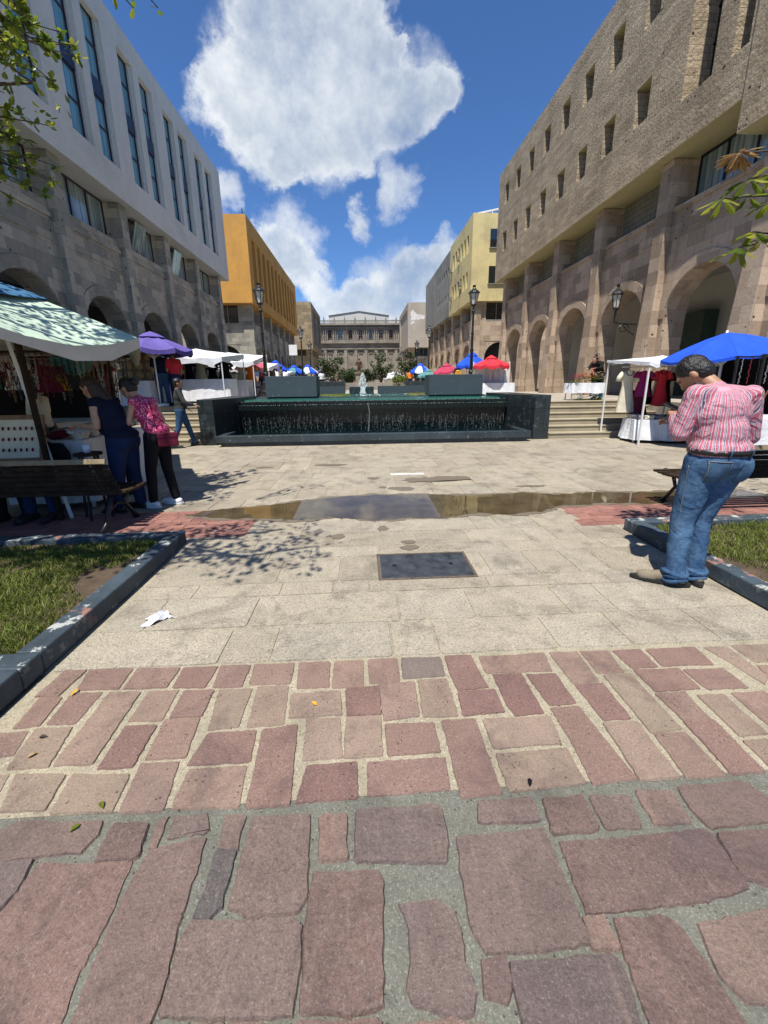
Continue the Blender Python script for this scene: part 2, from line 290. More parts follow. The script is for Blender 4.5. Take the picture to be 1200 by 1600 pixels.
C_('purple', (.13, .10, .34), bump=.3, trans=.08); C_('red', (.66, .04, .06), bump=.3, trans=.1); C_('darkred', (.42, .05, .10), bump=.12, trans=.08); C_('rose', (.45, .10, .15), bump=.12)
C_('navy', (.008, .011, .03)); C_('black', (.008, .008, .010)); C_('denim', (.028, .065, .14), .4, scale=5); C_('denimdark', (.012, .024, .07), .3)
C_('pinktop', (.36, .03, .10)); C_('greysw', (.035, .038, .038)); C_('brownp', (.16, .10, .07)); C_('tealumb', (.10, .24, .24)); C_('offwhite', (.60, .58, .50), trans=.1)
C_('maroon', (.12, .012, .03)); C_('orange', (.75, .20, .02)); C_('magenta', (.25, .015, .11)); C_('greycl', (.17, .16, .18)); C_('taupe', (.16, .11, .09)); C_('cream_cl', (.62, .56, .42)); C_('yellow', (.65, .33, .02)); C_('lightblue', (.12, .45, .62)); C_('khaki', (.17, .14, .10))
def skinm(name, c):
    n = NT(name); n.col(n.mix(n.ramp(n.noise(14, 4), [(.3, 0.0), (.7, 1.0)]), tuple(v * .85 for v in c), tuple(v * 1.12 for v in c)))
    n.rough(.5); n.b.inputs['Subsurface Weight'].default_value = .06; n.b.inputs['Subsurface Radius'].default_value = (.02, .008, .004); n.bump(n.noise(90, 3), .12, .002); return n.m
MT['skin'] = skinm('tan_skin', (.36, .19, .11)); MT['skin2'] = skinm('light_tan_skin', (.46, .26, .17))
MT['hair'] = simple('black_hair', (.010, .008, .007), .4, .4, 40, .8, .006, bscale=160); MT['hairb'] = simple('brown_hair', (.035, .018, .010), .45, .4, 40, .8, .006, bscale=160)
MT['suede'] = simple('khaki_suede', (.20, .165, .11), .9, .15, 15, .3); MT['rubber'] = simple('black_rubber', (.015, .014, .013), .7, .2); MT['whiteshoe'] = simple('white_shoe_leather', (.7, .7, .7), .5, .06)
MT['leather'] = simple('black_leather', (.012, .010, .010), .4, .2)
n = NT('striped_shirt'); at = n.N.new('ShaderNodeAttribute'); at.attribute_name = 'stripe'
fr = n.math('FRACT', n.math('MULTIPLY', at.outputs['Fac'], 1 / .050))
P_, W_, B_ = (.46, .11, .15), (.54, .45, .48), (.10, .10, .17)
P2 = (.44, .19, .23)
n.col(n.mix(.25, n.ramp(fr, [(0, P_), (.17, W_), (.24, P2), (.34, W_), (.40, B_), (.49, W_), (.56, P_), (.70, P2), (.78, B_), (.83, W_), (.92, P_)], 'CONSTANT'), n.ramp(n.noise(6, 3), [(.3, .6), (.7, 1.0)]), 'MULTIPLY'))
n.rough(.85); n.spec(.2); n.bump(n.math('ADD', n.noise(7, 4, .5, dist=2.2), n.math('MULTIPLY', n.noise(300, 1), .03)), .7, .035); MT['stripe'] = n.m
n = NT('navy_white_striped_knit'); sp_ = n.N.new('ShaderNodeSeparateXYZ'); n.L.new(n.tc.outputs['Object'], sp_.inputs[0])
n.col(n.ramp(n.math('FRACT', n.math('MULTIPLY', sp_.outputs[2], 11)), [(0, (.015, .015, .04)), (.65, (.6, .6, .6))], 'CONSTANT')); n.rough(.9); MT['hstripe'] = n.m
n = NT('washed_denim'); a = n.noise(4, 5, .6); sx = n.noise(14, 4, .6, dist=2)
n.col(n.mix(n.ramp(n.math('ADD', n.math('MULTIPLY', a, .6), n.math('MULTIPLY', sx, .4)), [(.38, 0.0), (.62, 1.0)]), (.018, .048, .11), (.075, .145, .24)))
mp = n.N.new('ShaderNodeMapping'); mp.inputs['Scale'].default_value = (4.5, 4.5, 5); n.L.new(n.tc.outputs['Object'], mp.inputs[0])
n.rough(.9); n.spec(.2); n.bump(n.math('ADD', n.noise(1, 3, .5, mp.outputs[0], 2.2), n.math('MULTIPLY', n.noise(400, 1), .03)), .6, .035); MT['jeans'] = n.m
n = NT('pink_patterned_cloth'); vr = n.N.new('ShaderNodeTexVoronoi'); vr.inputs['Scale'].default_value = 45; n.L.new(n.tc.outputs['Object'], vr.inputs['Vector'])
n.col(n.mix(n.ramp(vr.outputs['Distance'], [(.25, 1.0), (.4, 0.0)]), (.42, .02, .10), (.75, .35, .45))); n.rough(.8); n.bump(n.noise(12, 3), .4, .02); MT['pinkpat'] = n.m
# ---------------------------------------------------------------- helpers
def tag(o, label=None, cat=None, group=None, kind=None):
    if label: o['label'] = label
    if cat: o['category'] = cat
    if group: o['group'] = group
    if kind: o['kind'] = kind
    return o
def thing(name, label, cat, loc=(0, 0, 0), rz=0, group=None):
    o = bpy.data.objects.new(name, None); COL.objects.link(o); o.location = loc; o.rotation_euler = (0, 0, rz); o.empty_display_size = .2
    return tag(o, label, cat, group)
def dup(root, loc, rz=0, label=None, scale=None):
    r = root.copy(); COL.objects.link(r); r.location = loc; r.rotation_euler = (0, 0, rz)
    if scale: r.scale = scale
    if label: r['label'] = label
    for ch in list(root.children):
        c = ch.copy(); COL.objects.link(c); c.parent = r
        for g in ch.children:
            d = g.copy(); COL.objects.link(d); d.parent = c
    return r
def mat_(m): return MT[m] if isinstance(m, str) else m
class B:
    def __init__(s): s.v = []; s.f = []; s.mi = []
    def add(s, vs, fs, mi=0):
        k = len(s.v); s.v += [tuple(v) for v in vs]; s.f += [tuple(i + k for i in f) for f in fs]; s.mi += [mi] * len(fs); return s
    def quad(s, a, b, c, d, mi=0): return s.add([a, b, c, d], [(0, 1, 2, 3)], mi)
    def box(s, x0, x1, y0, y1, z0, z1, mi=0):
        return s.add([(x0, y0, z0), (x1, y0, z0), (x1, y1, z0), (x0, y1, z0), (x0, y0, z1), (x1, y0, z1), (x1, y1, z1), (x0, y1, z1)],
                     [(0, 3, 2, 1), (4, 5, 6, 7), (0, 1, 5, 4), (1, 2, 6, 5), (2, 3, 7, 6), (3, 0, 4, 7)], mi)
    def obox(s, c, sz, rot=None, mi=0):
        R = rot or Matrix.Identity(3); h = [q / 2 for q in sz]; c = Vector(c)
        vs = [c + R @ Vector((a * h[0], b * h[1], d * h[2])) for d in (-1, 1) for a, b in ((-1, -1), (1, -1), (1, 1), (-1, 1))]
        return s.add(vs, [(0, 3, 2, 1), (4, 5, 6, 7), (0, 1, 5, 4), (1, 2, 6, 5), (2, 3, 7, 6), (3, 0, 4, 7)], mi)
    def bar(s, p, q, w, h=None, mi=0):
        p, q = Vector(p), Vector(q); d = q - p; R = d.to_track_quat('Y', 'Z').to_matrix(); return s.obox((p + q) / 2, (w, d.length, h or w), R, mi)
    def tube(s, pts, rs, n=8, mi=0, cap=True):
        pts = [Vector(p) for p in pts]; rs = rs if isinstance(rs, (list, tuple)) else [rs] * len(pts); k = len(s.v); vs = []; fs = []
        d0 = (pts[1] - pts[0]).normalized(); u = d0.orthogonal().normalized()
        for i, p in enumerate(pts):
            d = (pts[min(i + 1, len(pts) - 1)] - pts[max(i - 1, 0)]).normalized(); u = (u - d * u.dot(d)).normalized(); w = d.cross(u)
            for j in range(n): a = 2 * math.pi * j / n; vs.append(p + (u * math.cos(a) + w * math.sin(a)) * rs[i])
        for i in range(len(pts) - 1):
            for j in range(n): fs.append((i * n + j, i * n + (j + 1) % n, (i + 1) * n + (j + 1) % n, (i + 1) * n + j))
        if cap: fs.append(tuple(range(n - 1, -1, -1))); fs.append(tuple((len(pts) - 1) * n + j for j in range(n)))
        return s.add(vs, fs, mi)
    def lathe(s, prof, c=(0, 0, 0), n=16, mi=0, sx=1, sy=1):
        vs = []; fs = []
        for r, z in prof:
            for j in range(n): a = 2 * math.pi * j / n; vs.append((c[0] + r * math.cos(a) * sx, c[1] + r * math.sin(a) * sy, c[2] + z))
        for i in range(len(prof) - 1):
            for j in range(n): fs.append((i * n + j, i * n + (j + 1) % n, (i + 1) * n + (j + 1) % n, (i + 1) * n + j))
        fs.append(tuple(range(n - 1, -1, -1))); fs.append(tuple((len(prof) - 1) * n + j for j in range(n)))
        return s.add(vs, fs, mi)
    def cap(s, a, ra, b, rb, n=14):
        a, b = Vector(a), Vector(b); d = (b - a); L = d.length or 1e-4; d = d / L; u = d.orthogonal().normalized(); w = d.cross(u); vs = []; fs = []; prof = []
        for i in range(1, 6): t = math.pi / 2 * i / 5; prof.append((ra * math.sin(t), -ra * math.cos(t)))
        for i in range(0, 5): t = math.pi / 2 * i / 5; prof.append((rb * math.cos(t), L + rb * math.sin(t)))
        for r, h in prof:
            for j in range(n): q = 2 * math.pi * j / n; vs.append(a + d * h + (u * math.cos(q) + w * math.sin(q)) * r)
        m = len(prof); vs += [a - d * ra, b + d * rb]
        for i in range(m - 1):
            for j in range(n): fs.append((i * n + j, i * n + (j + 1) % n, (i + 1) * n + (j + 1) % n, (i + 1) * n + j))
        for j in range(n): fs.append((m * n, (j + 1) % n, j)); fs.append((m * n + 1, (m - 1) * n + j, (m - 1) * n + (j + 1) % n))
        return s.add(vs, fs)
    def ell(s, c, r, rot=None, n=16, m=10, mi=0):
        c = Vector(c); R = rot or Matrix.Identity(3); vs = []; fs = []
        for i in range(1, m):
            t = math.pi * i / m
            for j in range(n): q = 2 * math.pi * j / n; vs.append(c + R @ Vector((r[0] * math.sin(t) * math.cos(q), r[1] * math.sin(t) * math.sin(q), r[2] * math.cos(t))))
        k = len(vs); vs += [c + R @ Vector((0, 0, r[2])), c - R @ Vector((0, 0, r[2]))]
        for i in range(m - 2):
            for j in range(n): fs.append((i * n + j, (i + 1) * n + j, (i + 1) * n + (j + 1) % n, i * n + (j + 1) % n))
        for j in range(n): fs.append((k, j, (j + 1) % n)); fs.append((k + 1, (m - 2) * n + (j + 1) % n, (m - 2) * n + j))
        return s.add(vs, fs, mi)
    def mesh(s, name):
        me = bpy.data.meshes.new(name); me.from_pydata(s.v, [], s.f); me.update(); return me
    def build(s, name, mats, parent=None, smooth=False, bevel=0, fix=False, sub=0):
        me = s.mesh(name); mats = mats if isinstance(mats, (list, tuple)) else [mats]
        for m in mats: me.materials.append(mat_(m))
        if len(mats) > 1:
            for p, i in zip(me.polygons, s.mi): p.material_index = i
        if fix:
            bm = bmesh.new(); bm.from_mesh(me); bmesh.ops.recalc_face_normals(bm, faces=bm.faces); bm.to_mesh(me); bm.free()
        if smooth: me.shade_smooth()
        o = bpy.data.objects.new(name, me); COL.objects.link(o)
        if parent: o.parent = parent
        if bevel: b = o.modifiers.new('bevel', 'BEVEL'); b.width = bevel; b.segments = 2; b.limit_method = 'ANGLE'
        if sub: b = o.modifiers.new('sub', 'SUBSURF'); b.levels = b.render_levels = sub
        return o
def rmesh(b, name, mat, parent, voxel, smooth=4, disp=0, dscale=10):
    me = b.mesh(name + '_src'); o = bpy.data.objects.new('tmp', me); COL.objects.link(o)
    r = o.modifiers.new('r', 'REMESH'); r.mode = 'VOXEL'; r.voxel_size = voxel
    if smooth: q = o.modifiers.new('s', 'SMOOTH'); q.factor = .6; q.iterations = smooth
    dg = bpy.context.evaluated_depsgraph_get(); m2 = bpy.data.meshes.new_from_object(o.evaluated_get(dg)); bpy.data.objects.remove(o); bpy.data.meshes.remove(me)
    if disp:
        for v in m2.vertices:
            d = noise.fractal(v.co * dscale, 1, 2, 3) ; v.co += v.normal * d * disp
    m2.name = name; m2.materials.clear(); m2.materials.append(mat_(mat)); m2.shade_smooth()
    o = bpy.data.objects.new(name, m2); COL.objects.link(o); o.parent = parent; return o
# ================================================================= SETTING
BIG=[[[-1.308,1.102],[-1.258,1.146],[-0.965,1.127],[-0.952,1.08],[-0.974,1.033],[-1.218,1.021]],[[-0.913,1.113],[-0.796,1.111],[-0.774,1.007],[-0.906,1.006]],[[-0.76,1.109],[-0.73,1.123],[-0.727,1.037],[-0.752,1.029]],[[-0.71,1.127],[-0.602,1.126],[-0.573,1.077],[-0.586,1.067],[-0.695,1.059]],[[-0.527,1.121],[-0.456,1.111],[-0.453,1.005],[-0.517,1.009]],[[-0.52,1.005],[-0.453,1.001],[-0.456,0.86],[-0.486,0.839],[-0.524,0.838]],[[-0.426,1.104],[-0.222,1.102],[-0.216,0.968],[-0.208,0.875],[-0.227,0.838],[-0.365,0.836],[-0.427,0.858]],[[-0.187,1.094],[-0.096,1.094],[-0.085,0.96],[-0.173,0.961]],[[-1.242,1.014],[-1.114,1.016],[-1.101,0.938],[-1.125,0.878]],[[-1.085,1.004],[-0.785,0.99],[-0.777,0.843],[-0.788,0.753],[-0.772,0.649],[-0.769,0.615],[-0.923,0.62],[-1.102,0.822]],[[-0.744,1.019],[-0.573,1.048],[-0.565,0.972],[-0.57,0.845],[-0.549,0.721],[-0.552,0.646],[-0.55,0.598],[-0.736,0.609],[-0.753,0.763],[-0.755,0.916]],[[-0.527,0.828],[-0.341,0.815],[-0.251,0.818],[-0.216,0.802],[-0.206,0.73],[-0.211,0.638],[-0.376,0.645],[-0.531,0.657],[-0.54,0.775]],[[-0.185,0.922],[0.012,0.914],[0.026,0.884],[0.014,0.643],[-0.062,0.632],[-0.185,0.644],[-0.197,0.794]],[[-0.539,0.635],[-0.37,0.627],[-0.216,0.621],[-0.216,0.578],[-0.542,0.597]],[[-0.193,0.624],[0.001,0.615],[0.013,0.564],[-0.193,0.577]],[[-0.056,1.108],[0.243,1.108],[0.253,1.015],[0.23,0.931],[-0.054,0.949]],[[0.075,0.827],[0.181,0.832],[0.228,0.803],[0.239,0.754],[0.231,0.703],[0.251,0.65],[0.229,0.614],[0.181,0.615],[0.094,0.641],[0.081,0.666],[0.099,0.711],[0.098,0.776]],[[0.288,0.997],[0.591,1.003],[0.592,0.936],[0.585,0.781],[0.592,0.719],[0.459,0.715],[0.301,0.718],[0.278,0.765],[0.279,0.877]],[[0.632,0.961],[1.137,0.969],[1.153,0.948],[1.136,0.81],[0.978,0.787],[0.621,0.778],[0.621,0.848]],[[0.397,1.108],[0.592,1.113],[0.585,1.03],[0.377,1.038]],[[0.636,1.104],[0.784,1.106],[0.777,0.992],[0.617,0.987]],[[0.814,1.105],[0.957,1.098],[0.932,0.992],[0.802,0.995]],[[0.991,1.111],[1.128,1.102],[1.114,0.996],[0.985,0.994]],[[1.166,1.118],[1.424,1.121],[1.461,1.057],[1.474,0.979],[1.163,0.973],[1.153,1.043]],[[1.173,0.952],[1.447,0.955],[1.297,0.775],[1.146,0.836]],[[0.6,0.766],[0.662,0.766],[0.663,0.702],[0.594,0.706]],[[0.69,0.757],[0.827,0.756],[0.855,0.744],[0.872,0.665],[0.881,0.555],[0.878,0.513],[0.652,0.527],[0.66,0.569],[0.674,0.671]],[[0.92,0.736],[1.112,0.751],[1.202,0.752],[1.069,0.585],[0.924,0.591],[0.897,0.634]],[[0.362,0.693],[0.625,0.692],[0.648,0.672],[0.629,0.57],[0.615,0.529],[0.344,0.545],[0.354,0.587]],[[0.287,0.7],[0.345,0.706],[0.348,0.667],[0.326,0.629],[0.276,0.638]],[[0.038,0.601],[0.186,0.602],[0.318,0.574],[0.322,0.546],[0.028,0.564]]]
BRK=[[[-1.649,1.937],[-1.534,1.929],[-1.556,1.748],[-1.669,1.756]],[[-1.522,1.936],[-1.289,1.93],[-1.279,1.779],[-1.489,1.786]],[[-1.263,1.928],[-1.032,1.92],[-1.037,1.773],[-1.254,1.777]],[[-1.011,1.918],[-0.828,1.913],[-0.84,1.76],[-1.004,1.771]],[[-0.812,1.917],[-0.65,1.913],[-0.652,1.752],[-0.798,1.757]],[[-0.626,1.917],[-0.41,1.91],[-0.41,1.757],[-0.615,1.765]],[[-0.384,1.913],[-0.216,1.909],[-0.206,1.721],[-0.363,1.721]],[[-0.19,1.913],[-0.026,1.909],[-0.03,1.709],[-0.188,1.713]],[[-1.637,1.743],[-1.527,1.74],[-1.508,1.573],[-1.619,1.563]],[[-1.498,1.766],[-1.348,1.762],[-1.352,1.571],[-1.483,1.576]],[[-1.311,1.753],[-1.152,1.749],[-1.14,1.359],[-1.3,1.363]],[[-1.113,1.75],[-0.967,1.751],[-0.961,1.563],[-1.115,1.568]],[[-0.936,1.742],[-0.787,1.739],[-0.785,1.575],[-0.934,1.576]],[[-0.76,1.737],[-0.595,1.737],[-0.595,1.504],[-0.728,1.499]],[[-0.57,1.746],[-0.411,1.746],[-0.394,1.504],[-0.557,1.498]],[[-0.386,1.684],[-0.148,1.691],[-0.131,1.541],[-0.372,1.538]],[[-0.119,1.7],[0.052,1.71],[0.051,1.532],[-0.105,1.533]],[[-1.669,1.54],[-1.536,1.545],[-1.502,1.419],[-1.624,1.412]],[[-1.513,1.552],[-1.352,1.55],[-1.314,1.357],[-1.477,1.357]],[[-1.112,1.538],[-0.97,1.537],[-0.967,1.334],[-1.106,1.336]],[[-0.948,1.566],[-0.788,1.564],[-0.77,1.364],[-0.932,1.365]],[[-0.72,1.478],[-0.511,1.481],[-0.497,1.325],[-0.748,1.327]],[[-0.482,1.479],[-0.328,1.495],[-0.303,1.146],[-0.462,1.145]],[[-0.289,1.527],[-0.137,1.523],[-0.12,1.322],[-0.281,1.318]],[[-0.109,1.524],[0.051,1.523],[0.048,1.318],[-0.111,1.317]],[[-1.417,1.329],[-1.219,1.319],[-1.196,1.18],[-1.356,1.185]],[[-1.191,1.315],[-0.963,1.304],[-0.945,1.159],[-1.169,1.167]],[[-0.942,1.347],[-0.787,1.344],[-0.761,1.153],[-0.92,1.155]],[[-0.734,1.31],[-0.505,1.309],[-0.49,1.149],[-0.734,1.157]],[[-0.259,1.295],[-0.058,1.299],[-0.053,1.154],[-0.281,1.151]],[[-1.553,1.331],[-1.449,1.331],[-1.41,1.228],[-1.453,1.219]],[[-0.002,1.913],[0.159,1.915],[0.16,1.734],[0.003,1.729]],[[0.186,1.913],[0.403,1.906],[0.4,1.76],[0.179,1.752]],[[0.431,1.91],[0.576,1.908],[0.602,1.666],[0.444,1.655],[0.434,1.758]],[[0.619,1.896],[1.0,1.903],[0.977,1.756],[0.623,1.761]],[[1.027,1.901],[1.193,1.897],[1.181,1.665],[1.041,1.663]],[[1.209,1.902],[1.37,1.893],[1.352,1.723],[1.211,1.721]],[[1.397,1.892],[1.558,1.892],[1.556,1.748],[1.411,1.746]],[[1.594,1.889],[1.884,1.891],[1.868,1.744],[1.585,1.751]],[[1.933,1.882],[2.07,1.884],[2.074,1.645],[1.997,1.587],[1.976,1.724]],[[2.105,1.89],[2.366,1.886],[2.35,1.749],[2.106,1.746]],[[0.052,1.726],[0.234,1.725],[0.229,1.511],[0.064,1.495]],[[0.257,1.735],[0.404,1.736],[0.409,1.499],[0.246,1.505]],[[0.654,1.75],[0.808,1.748],[0.812,1.491],[0.672,1.482],[0.658,1.549]],[[0.83,1.737],[0.985,1.736],[0.993,1.536],[0.858,1.529]],[[0.443,1.641],[0.629,1.647],[0.633,1.508],[0.433,1.498]],[[1.047,1.651],[1.195,1.653],[1.197,1.432],[1.062,1.432]],[[1.229,1.708],[1.378,1.709],[1.379,1.365],[1.23,1.353]],[[1.412,1.733],[1.657,1.729],[1.657,1.584],[1.42,1.579]],[[1.673,1.716],[1.893,1.713],[1.897,1.572],[1.685,1.578]],[[1.408,1.563],[1.561,1.569],[1.548,1.405],[1.423,1.401]],[[1.604,1.541],[1.734,1.541],[1.732,1.316],[1.596,1.312]],[[1.778,1.544],[1.955,1.547],[1.94,1.37],[1.778,1.347]],[[2.094,1.716],[2.318,1.721],[2.318,1.583],[2.045,1.568]],[[0.07,1.473],[0.289,1.468],[0.29,1.32],[0.075,1.317]],[[0.327,1.477],[0.483,1.476],[0.491,1.137],[0.332,1.132]],[[0.519,1.474],[0.832,1.467],[0.814,1.326],[0.521,1.32]],[[0.855,1.516],[0.995,1.516],[1.03,1.159],[0.847,1.151],[0.861,1.295]],[[1.051,1.415],[1.207,1.414],[1.201,1.154],[1.038,1.152]],[[1.239,1.346],[1.38,1.348],[1.386,1.149],[1.223,1.149]],[[1.416,1.402],[1.56,1.401],[1.549,1.154],[1.41,1.154]],[[1.592,1.286],[1.797,1.296],[1.747,1.152],[1.59,1.156]],[[-0.012,1.296],[0.305,1.297],[0.298,1.162],[-0.014,1.157]],[[0.519,1.295],[0.824,1.305],[0.822,1.153],[0.523,1.139]]]
def stone(b, poly, z=0.0, inset=.006, drop=.012, step=.05, jit=.004, rnd=.10):
    P = [Vector((p[0], p[1])) for p in poly]; n = len(P); out = []
    ctr = sum(P, Vector((0, 0))) / n; P = [p + (p - ctr).normalized() * inset * .9 for p in P]
    size = min((P[i] - P[(i + 1) % n]).length for i in range(n))
    for i in range(n):                                   # cut the corners a little, then resample and jitter the sides
        a, q, c = P[i - 1], P[i], P[(i + 1) % n]; r = min(.035, size * rnd)
        out.append(q + (a - q).normalized() * r); out.append(q + ((a - q).normalized() + (c - q).normalized()) * r * .3); out.append(q + (c - q).normalized() * r)
    res = []
    for i in range(len(out)):
        a, q = out[i], out[(i + 1) % len(out)]; m = max(1, int((q - a).length / step))
        for k in range(m):
            p = a.lerp(q, k / m); res.append(p + Vector((random.uniform(-1, 1), random.uniform(-1, 1))) * jit)
    m = len(res); tz = z + random.uniform(-.0015, .0015)
    o = [(p.x, p.y, z - drop) for p in res]; t = [(p + (ctr - p).normalized() * inset) for p in res]; t = [(p.x, p.y, tz) for p in t]
    b.add(o + t, [(i, (i + 1) % m, m + (i + 1) % m, m + i) for i in range(m)] + [tuple(range(m, 2 * m))])
def shrink(poly, d):
    c = sum((Vector(p) for p in poly), Vector((0, 0))) / len(poly); return [Vector(p) + (c - Vector(p)).normalized() * d for p in poly]
b = B(); b.box(-300, 300, -60, 12.3, -.4, -.03); tag(b.build('ground', 'ground'), kind='structure')
# large cobbles nearest the camera
b = B()
for p in BIG:
    c_ = sum((Vector(q) for q in p), Vector((0, 0))) / len(p); stone(b, [Vector(q) + (Vector(q) - c_).normalized() * .006 for q in p], random.uniform(-.002, .003), .006, .013, .022, .0035, .12)
y = .28
while y > -1.2:
    h = random.uniform(.2, .34); x = -1.7
    while x < 3: w = random.uniform(.2, .4); stone(b, [(x, y - h), (x + w, y - h), (x + w, y), (x, y)], 0, .01, .02); x += w + .035
    y -= h + .035
for sx in (1.62, 1.98, 2.34, 2.7, -2.35):
    if sx < 0: continue
    yy = .32
    while yy < 1.0: h = random.uniform(.18, .3); stone(b, [(sx + .05, yy), (sx + .36, yy), (sx + .36, min(yy + h, 1.08)), (sx + .05, min(yy + h, 1.08))], 0, .01, .02); yy += h + .03
tag(b.build('cobble_paving', 'cob'), kind='structure')
b = B(); b.box(-1.74, 6, -1.3, 1.16, -.029, -.009); tag(b.build('cement_bed', 'cement'), kind='structure')
b = B()
for p in BRK:
    c_ = sum((Vector(q) for q in p), Vector((0, 0))) / len(p); stone(b, [Vector(q) + (Vector(q) - c_).normalized() * .0028 for q in p], random.uniform(-.0015, .002), .004, .008, .018, .0025, .06)
for r, (ya, yb) in enumerate([(1.14, 1.34), (1.36, 1.52), (1.54, 1.68), (1.70, 1.89)]):
    x = 1.75 + (ya - 1.14) * .95 + .35
    while x < 5: w = random.uniform(.16, .34); stone(b, [(x, ya), (x + w, ya), (x + w, yb), (x, yb)], 0, .007, .014); x += w + .02
tag(b.build('pink_brick_paving', 'pink'), kind='structure')
b = B(); b.box(-1.74, 6, 1.161, 1.93, -.029, -.006); tag(b.build('mortar_bed', 'sandmortar'), kind='structure')
# sandy slabs in rows
b = B(); rows = [1.93, 2.27, 2.65, 2.84, 3.28, 3.51, 3.86, 4.23, 4.76, 5.19, 5.71, 6.33, 6.7, 7.09, 7.83, 8.3, 8.9, 9.4, 10.28]
fixed = {0: [-1.72, -.84, -.55, .14, .41, 1.11, 1.55, 2.1, 2.66]}
for i in range(len(rows) - 1):
    ya, yb = rows[i] + .006, rows[i + 1] - .004
    x0, x1 = (-1.70, 2.64) if yb < 3.75 else (-8.5, 8.6)
    xs = fixed.get(i)
    if not xs:
        xs = [x0]
        while xs[-1] < x1: xs.append(min(x1, xs[-1] + random.choice([.3, .42, .55, .7, .9]) * random.uniform(.85, 1.15) * (1 + .06 * max(0, ya - 5))))
        if xs[-1] - xs[-2] < .12: xs.pop(-2)
    for a, c in zip(xs[:-1], xs[1:]):
        if 3.75 < (ya + yb) / 2 < 4.5 and (c < -1.2 or a > 2.35) : continue
        j = random.uniform(-.006, .006)
        stone(b, [(a + .005, ya + j), (c - .005, ya - j), (c - .005, yb + j), (a + .005, yb - j)], 0, .004, .010, .09, .0015, .06)
tag(b.build('slab_paving', 'slab'), kind='structure')
b = B(); b.box(-8.6, 8.6, 1.931, 10.3, -.029, -.0065); tag(b.build('slab_joint_bed', 'sandmortar'), kind='structure')
b = B()
for (xa, xb) in ((-8.4, -1.23), (2.4, 8.4)):
    y = 3.86
    while y < 4.72:
        x = xa + random.uniform(-.1, 0)
        while x < xb: stone(b, [(x, y), (min(x + .2, xb), y), (min(x + .2, xb), y + .09), (x, y + .09)], .002, .003, .008, .2, 0, .03); x += .208
        y += .098
tag(b.build('red_brick_strip', 'redbrick'), kind='structure')
# puddle: a thin ragged sheet of water on the slabs
def blob(pts, z, step=.05, jit=.02, seed=0):
    out = []
    for i in range(len(pts)):
        a, c = Vector(pts[i]), Vector(pts[(i + 1) % len(pts)]); m = max(1, int((c - a).length / step))
        for k in range(m):
            p = a.lerp(c, k / m); nn = noise.noise_vector(Vector((p.x * 6, p.y * 6, seed))); n2 = noise.noise_vector(Vector((p.x * 25, p.y * 25, seed)))
            out.append((p.x + nn.x * jit * 2 + n2.x * jit, p.y + nn.y * jit * 2 + n2.y * jit, z))
    return out
pud = [(-2.15, 4.60), (-1.75, 4.44), (-1.2, 4.37), (-.6, 4.30), (-.35, 4.36), (.1, 4.22), (.5, 4.25), (.9, 4.22), (1.3, 4.36), (1.7, 4.30), (2.1, 4.35), (2.35, 4.52), (3.0, 4.60), (3.6, 4.52), (4.4, 4.66), (5.3, 4.75), (5.2, 4.98), (4.4, 5.10), (3.9, 5.0), (3.1, 5.10), (2.6, 5.02), (2.2, 5.16), (1.5, 5.10), (1.0, 5.16), (.6, 5.20), (.1, 5.24), (-.4, 5.18), (-.9, 5.02), (-1.3, 4.86), (-1.8, 4.78)]
def flat(name, pts, mat, kind='structure'):
    b = B(); b.add(pts, [tuple(range(len(pts)))]); o = b.build(name, mat); return tag(o, kind=kind)
PUD = pud
n = NT('wet_stone'); n.col((.15, .122, .085)); n.rough(.5); n.bump(n.noise(60, 4), .4, .004); MT['wetstone'] = n.m
flat('damp_margin', blob([(x * 1.01, y + (.06 if y > 4.8 else -.05)) for x, y in pud], .0035, .05, .035, 4), 'wetstone')
flat('water', blob(pud, .0050, .05, .028), 'puddle')
wets = [[(.62, 6.0), (1.05, 5.93), (1.75, 5.96), (1.7, 6.12), (1.1, 6.1), (1.0, 6.25), (.9, 6.1)], [(.35, 5.5), (.62, 5.45), (.68, 5.62), (.5, 5.68)], [(.12, 3.92), (.22, 3.88), (.24, 3.98), (.15, 4.04)],
        [(.32, 3.40), (.46, 3.36), (.50, 3.46), (.38, 3.50)], [(.33, 3.56), (.44, 3.53), (.45, 3.62)], [(-.36, 3.72), (-.2, 3.68), (-.22, 3.80), (-.34, 3.84)], [(-.9, 7.4), (-.4, 7.3), (-.5, 7.5)], [(-2.0, 7.3), (-1.7, 7.2), (-1.8, 7.35)], [(.2, 5.65), (.32, 5.62), (.3, 5.72)],
        [(2.2, 5.5), (2.6, 5.46), (2.55, 5.56)], [(.05, 6.2), (.25, 6.15), (.2, 6.3)]]
b = B()
for i, w in enumerate(wets):
    cx = sum(q[0] for q in w) / len(w); cy = sum(q[1] for q in w) / len(w); rx = max(abs(q[0] - cx) for q in w) * .95; ry = max(abs(q[1] - cy) for q in w) * .95
    p = blob([(cx + rx * math.cos(a_ * .5236), cy + ry * math.sin(a_ * .5236)) for a_ in range(12)], .0042, .02, min(rx, ry) * .30, i); b.add(p, [tuple(range(len(p)))])
tag(b.build('wet_patches', 'wetstone'), kind='structure')
b = B(); p = blob([(.45, 6.42), (1.0, 6.42), (1.0, 6.53), (.45, 6.53)], .0043, .05, .008, 3); b.add(p, [tuple(range(len(p)))]); tag(b.build('white_paint_mark', simple('faded_white_paint', (.62, .6, .56), .8, .1)), kind='structure')
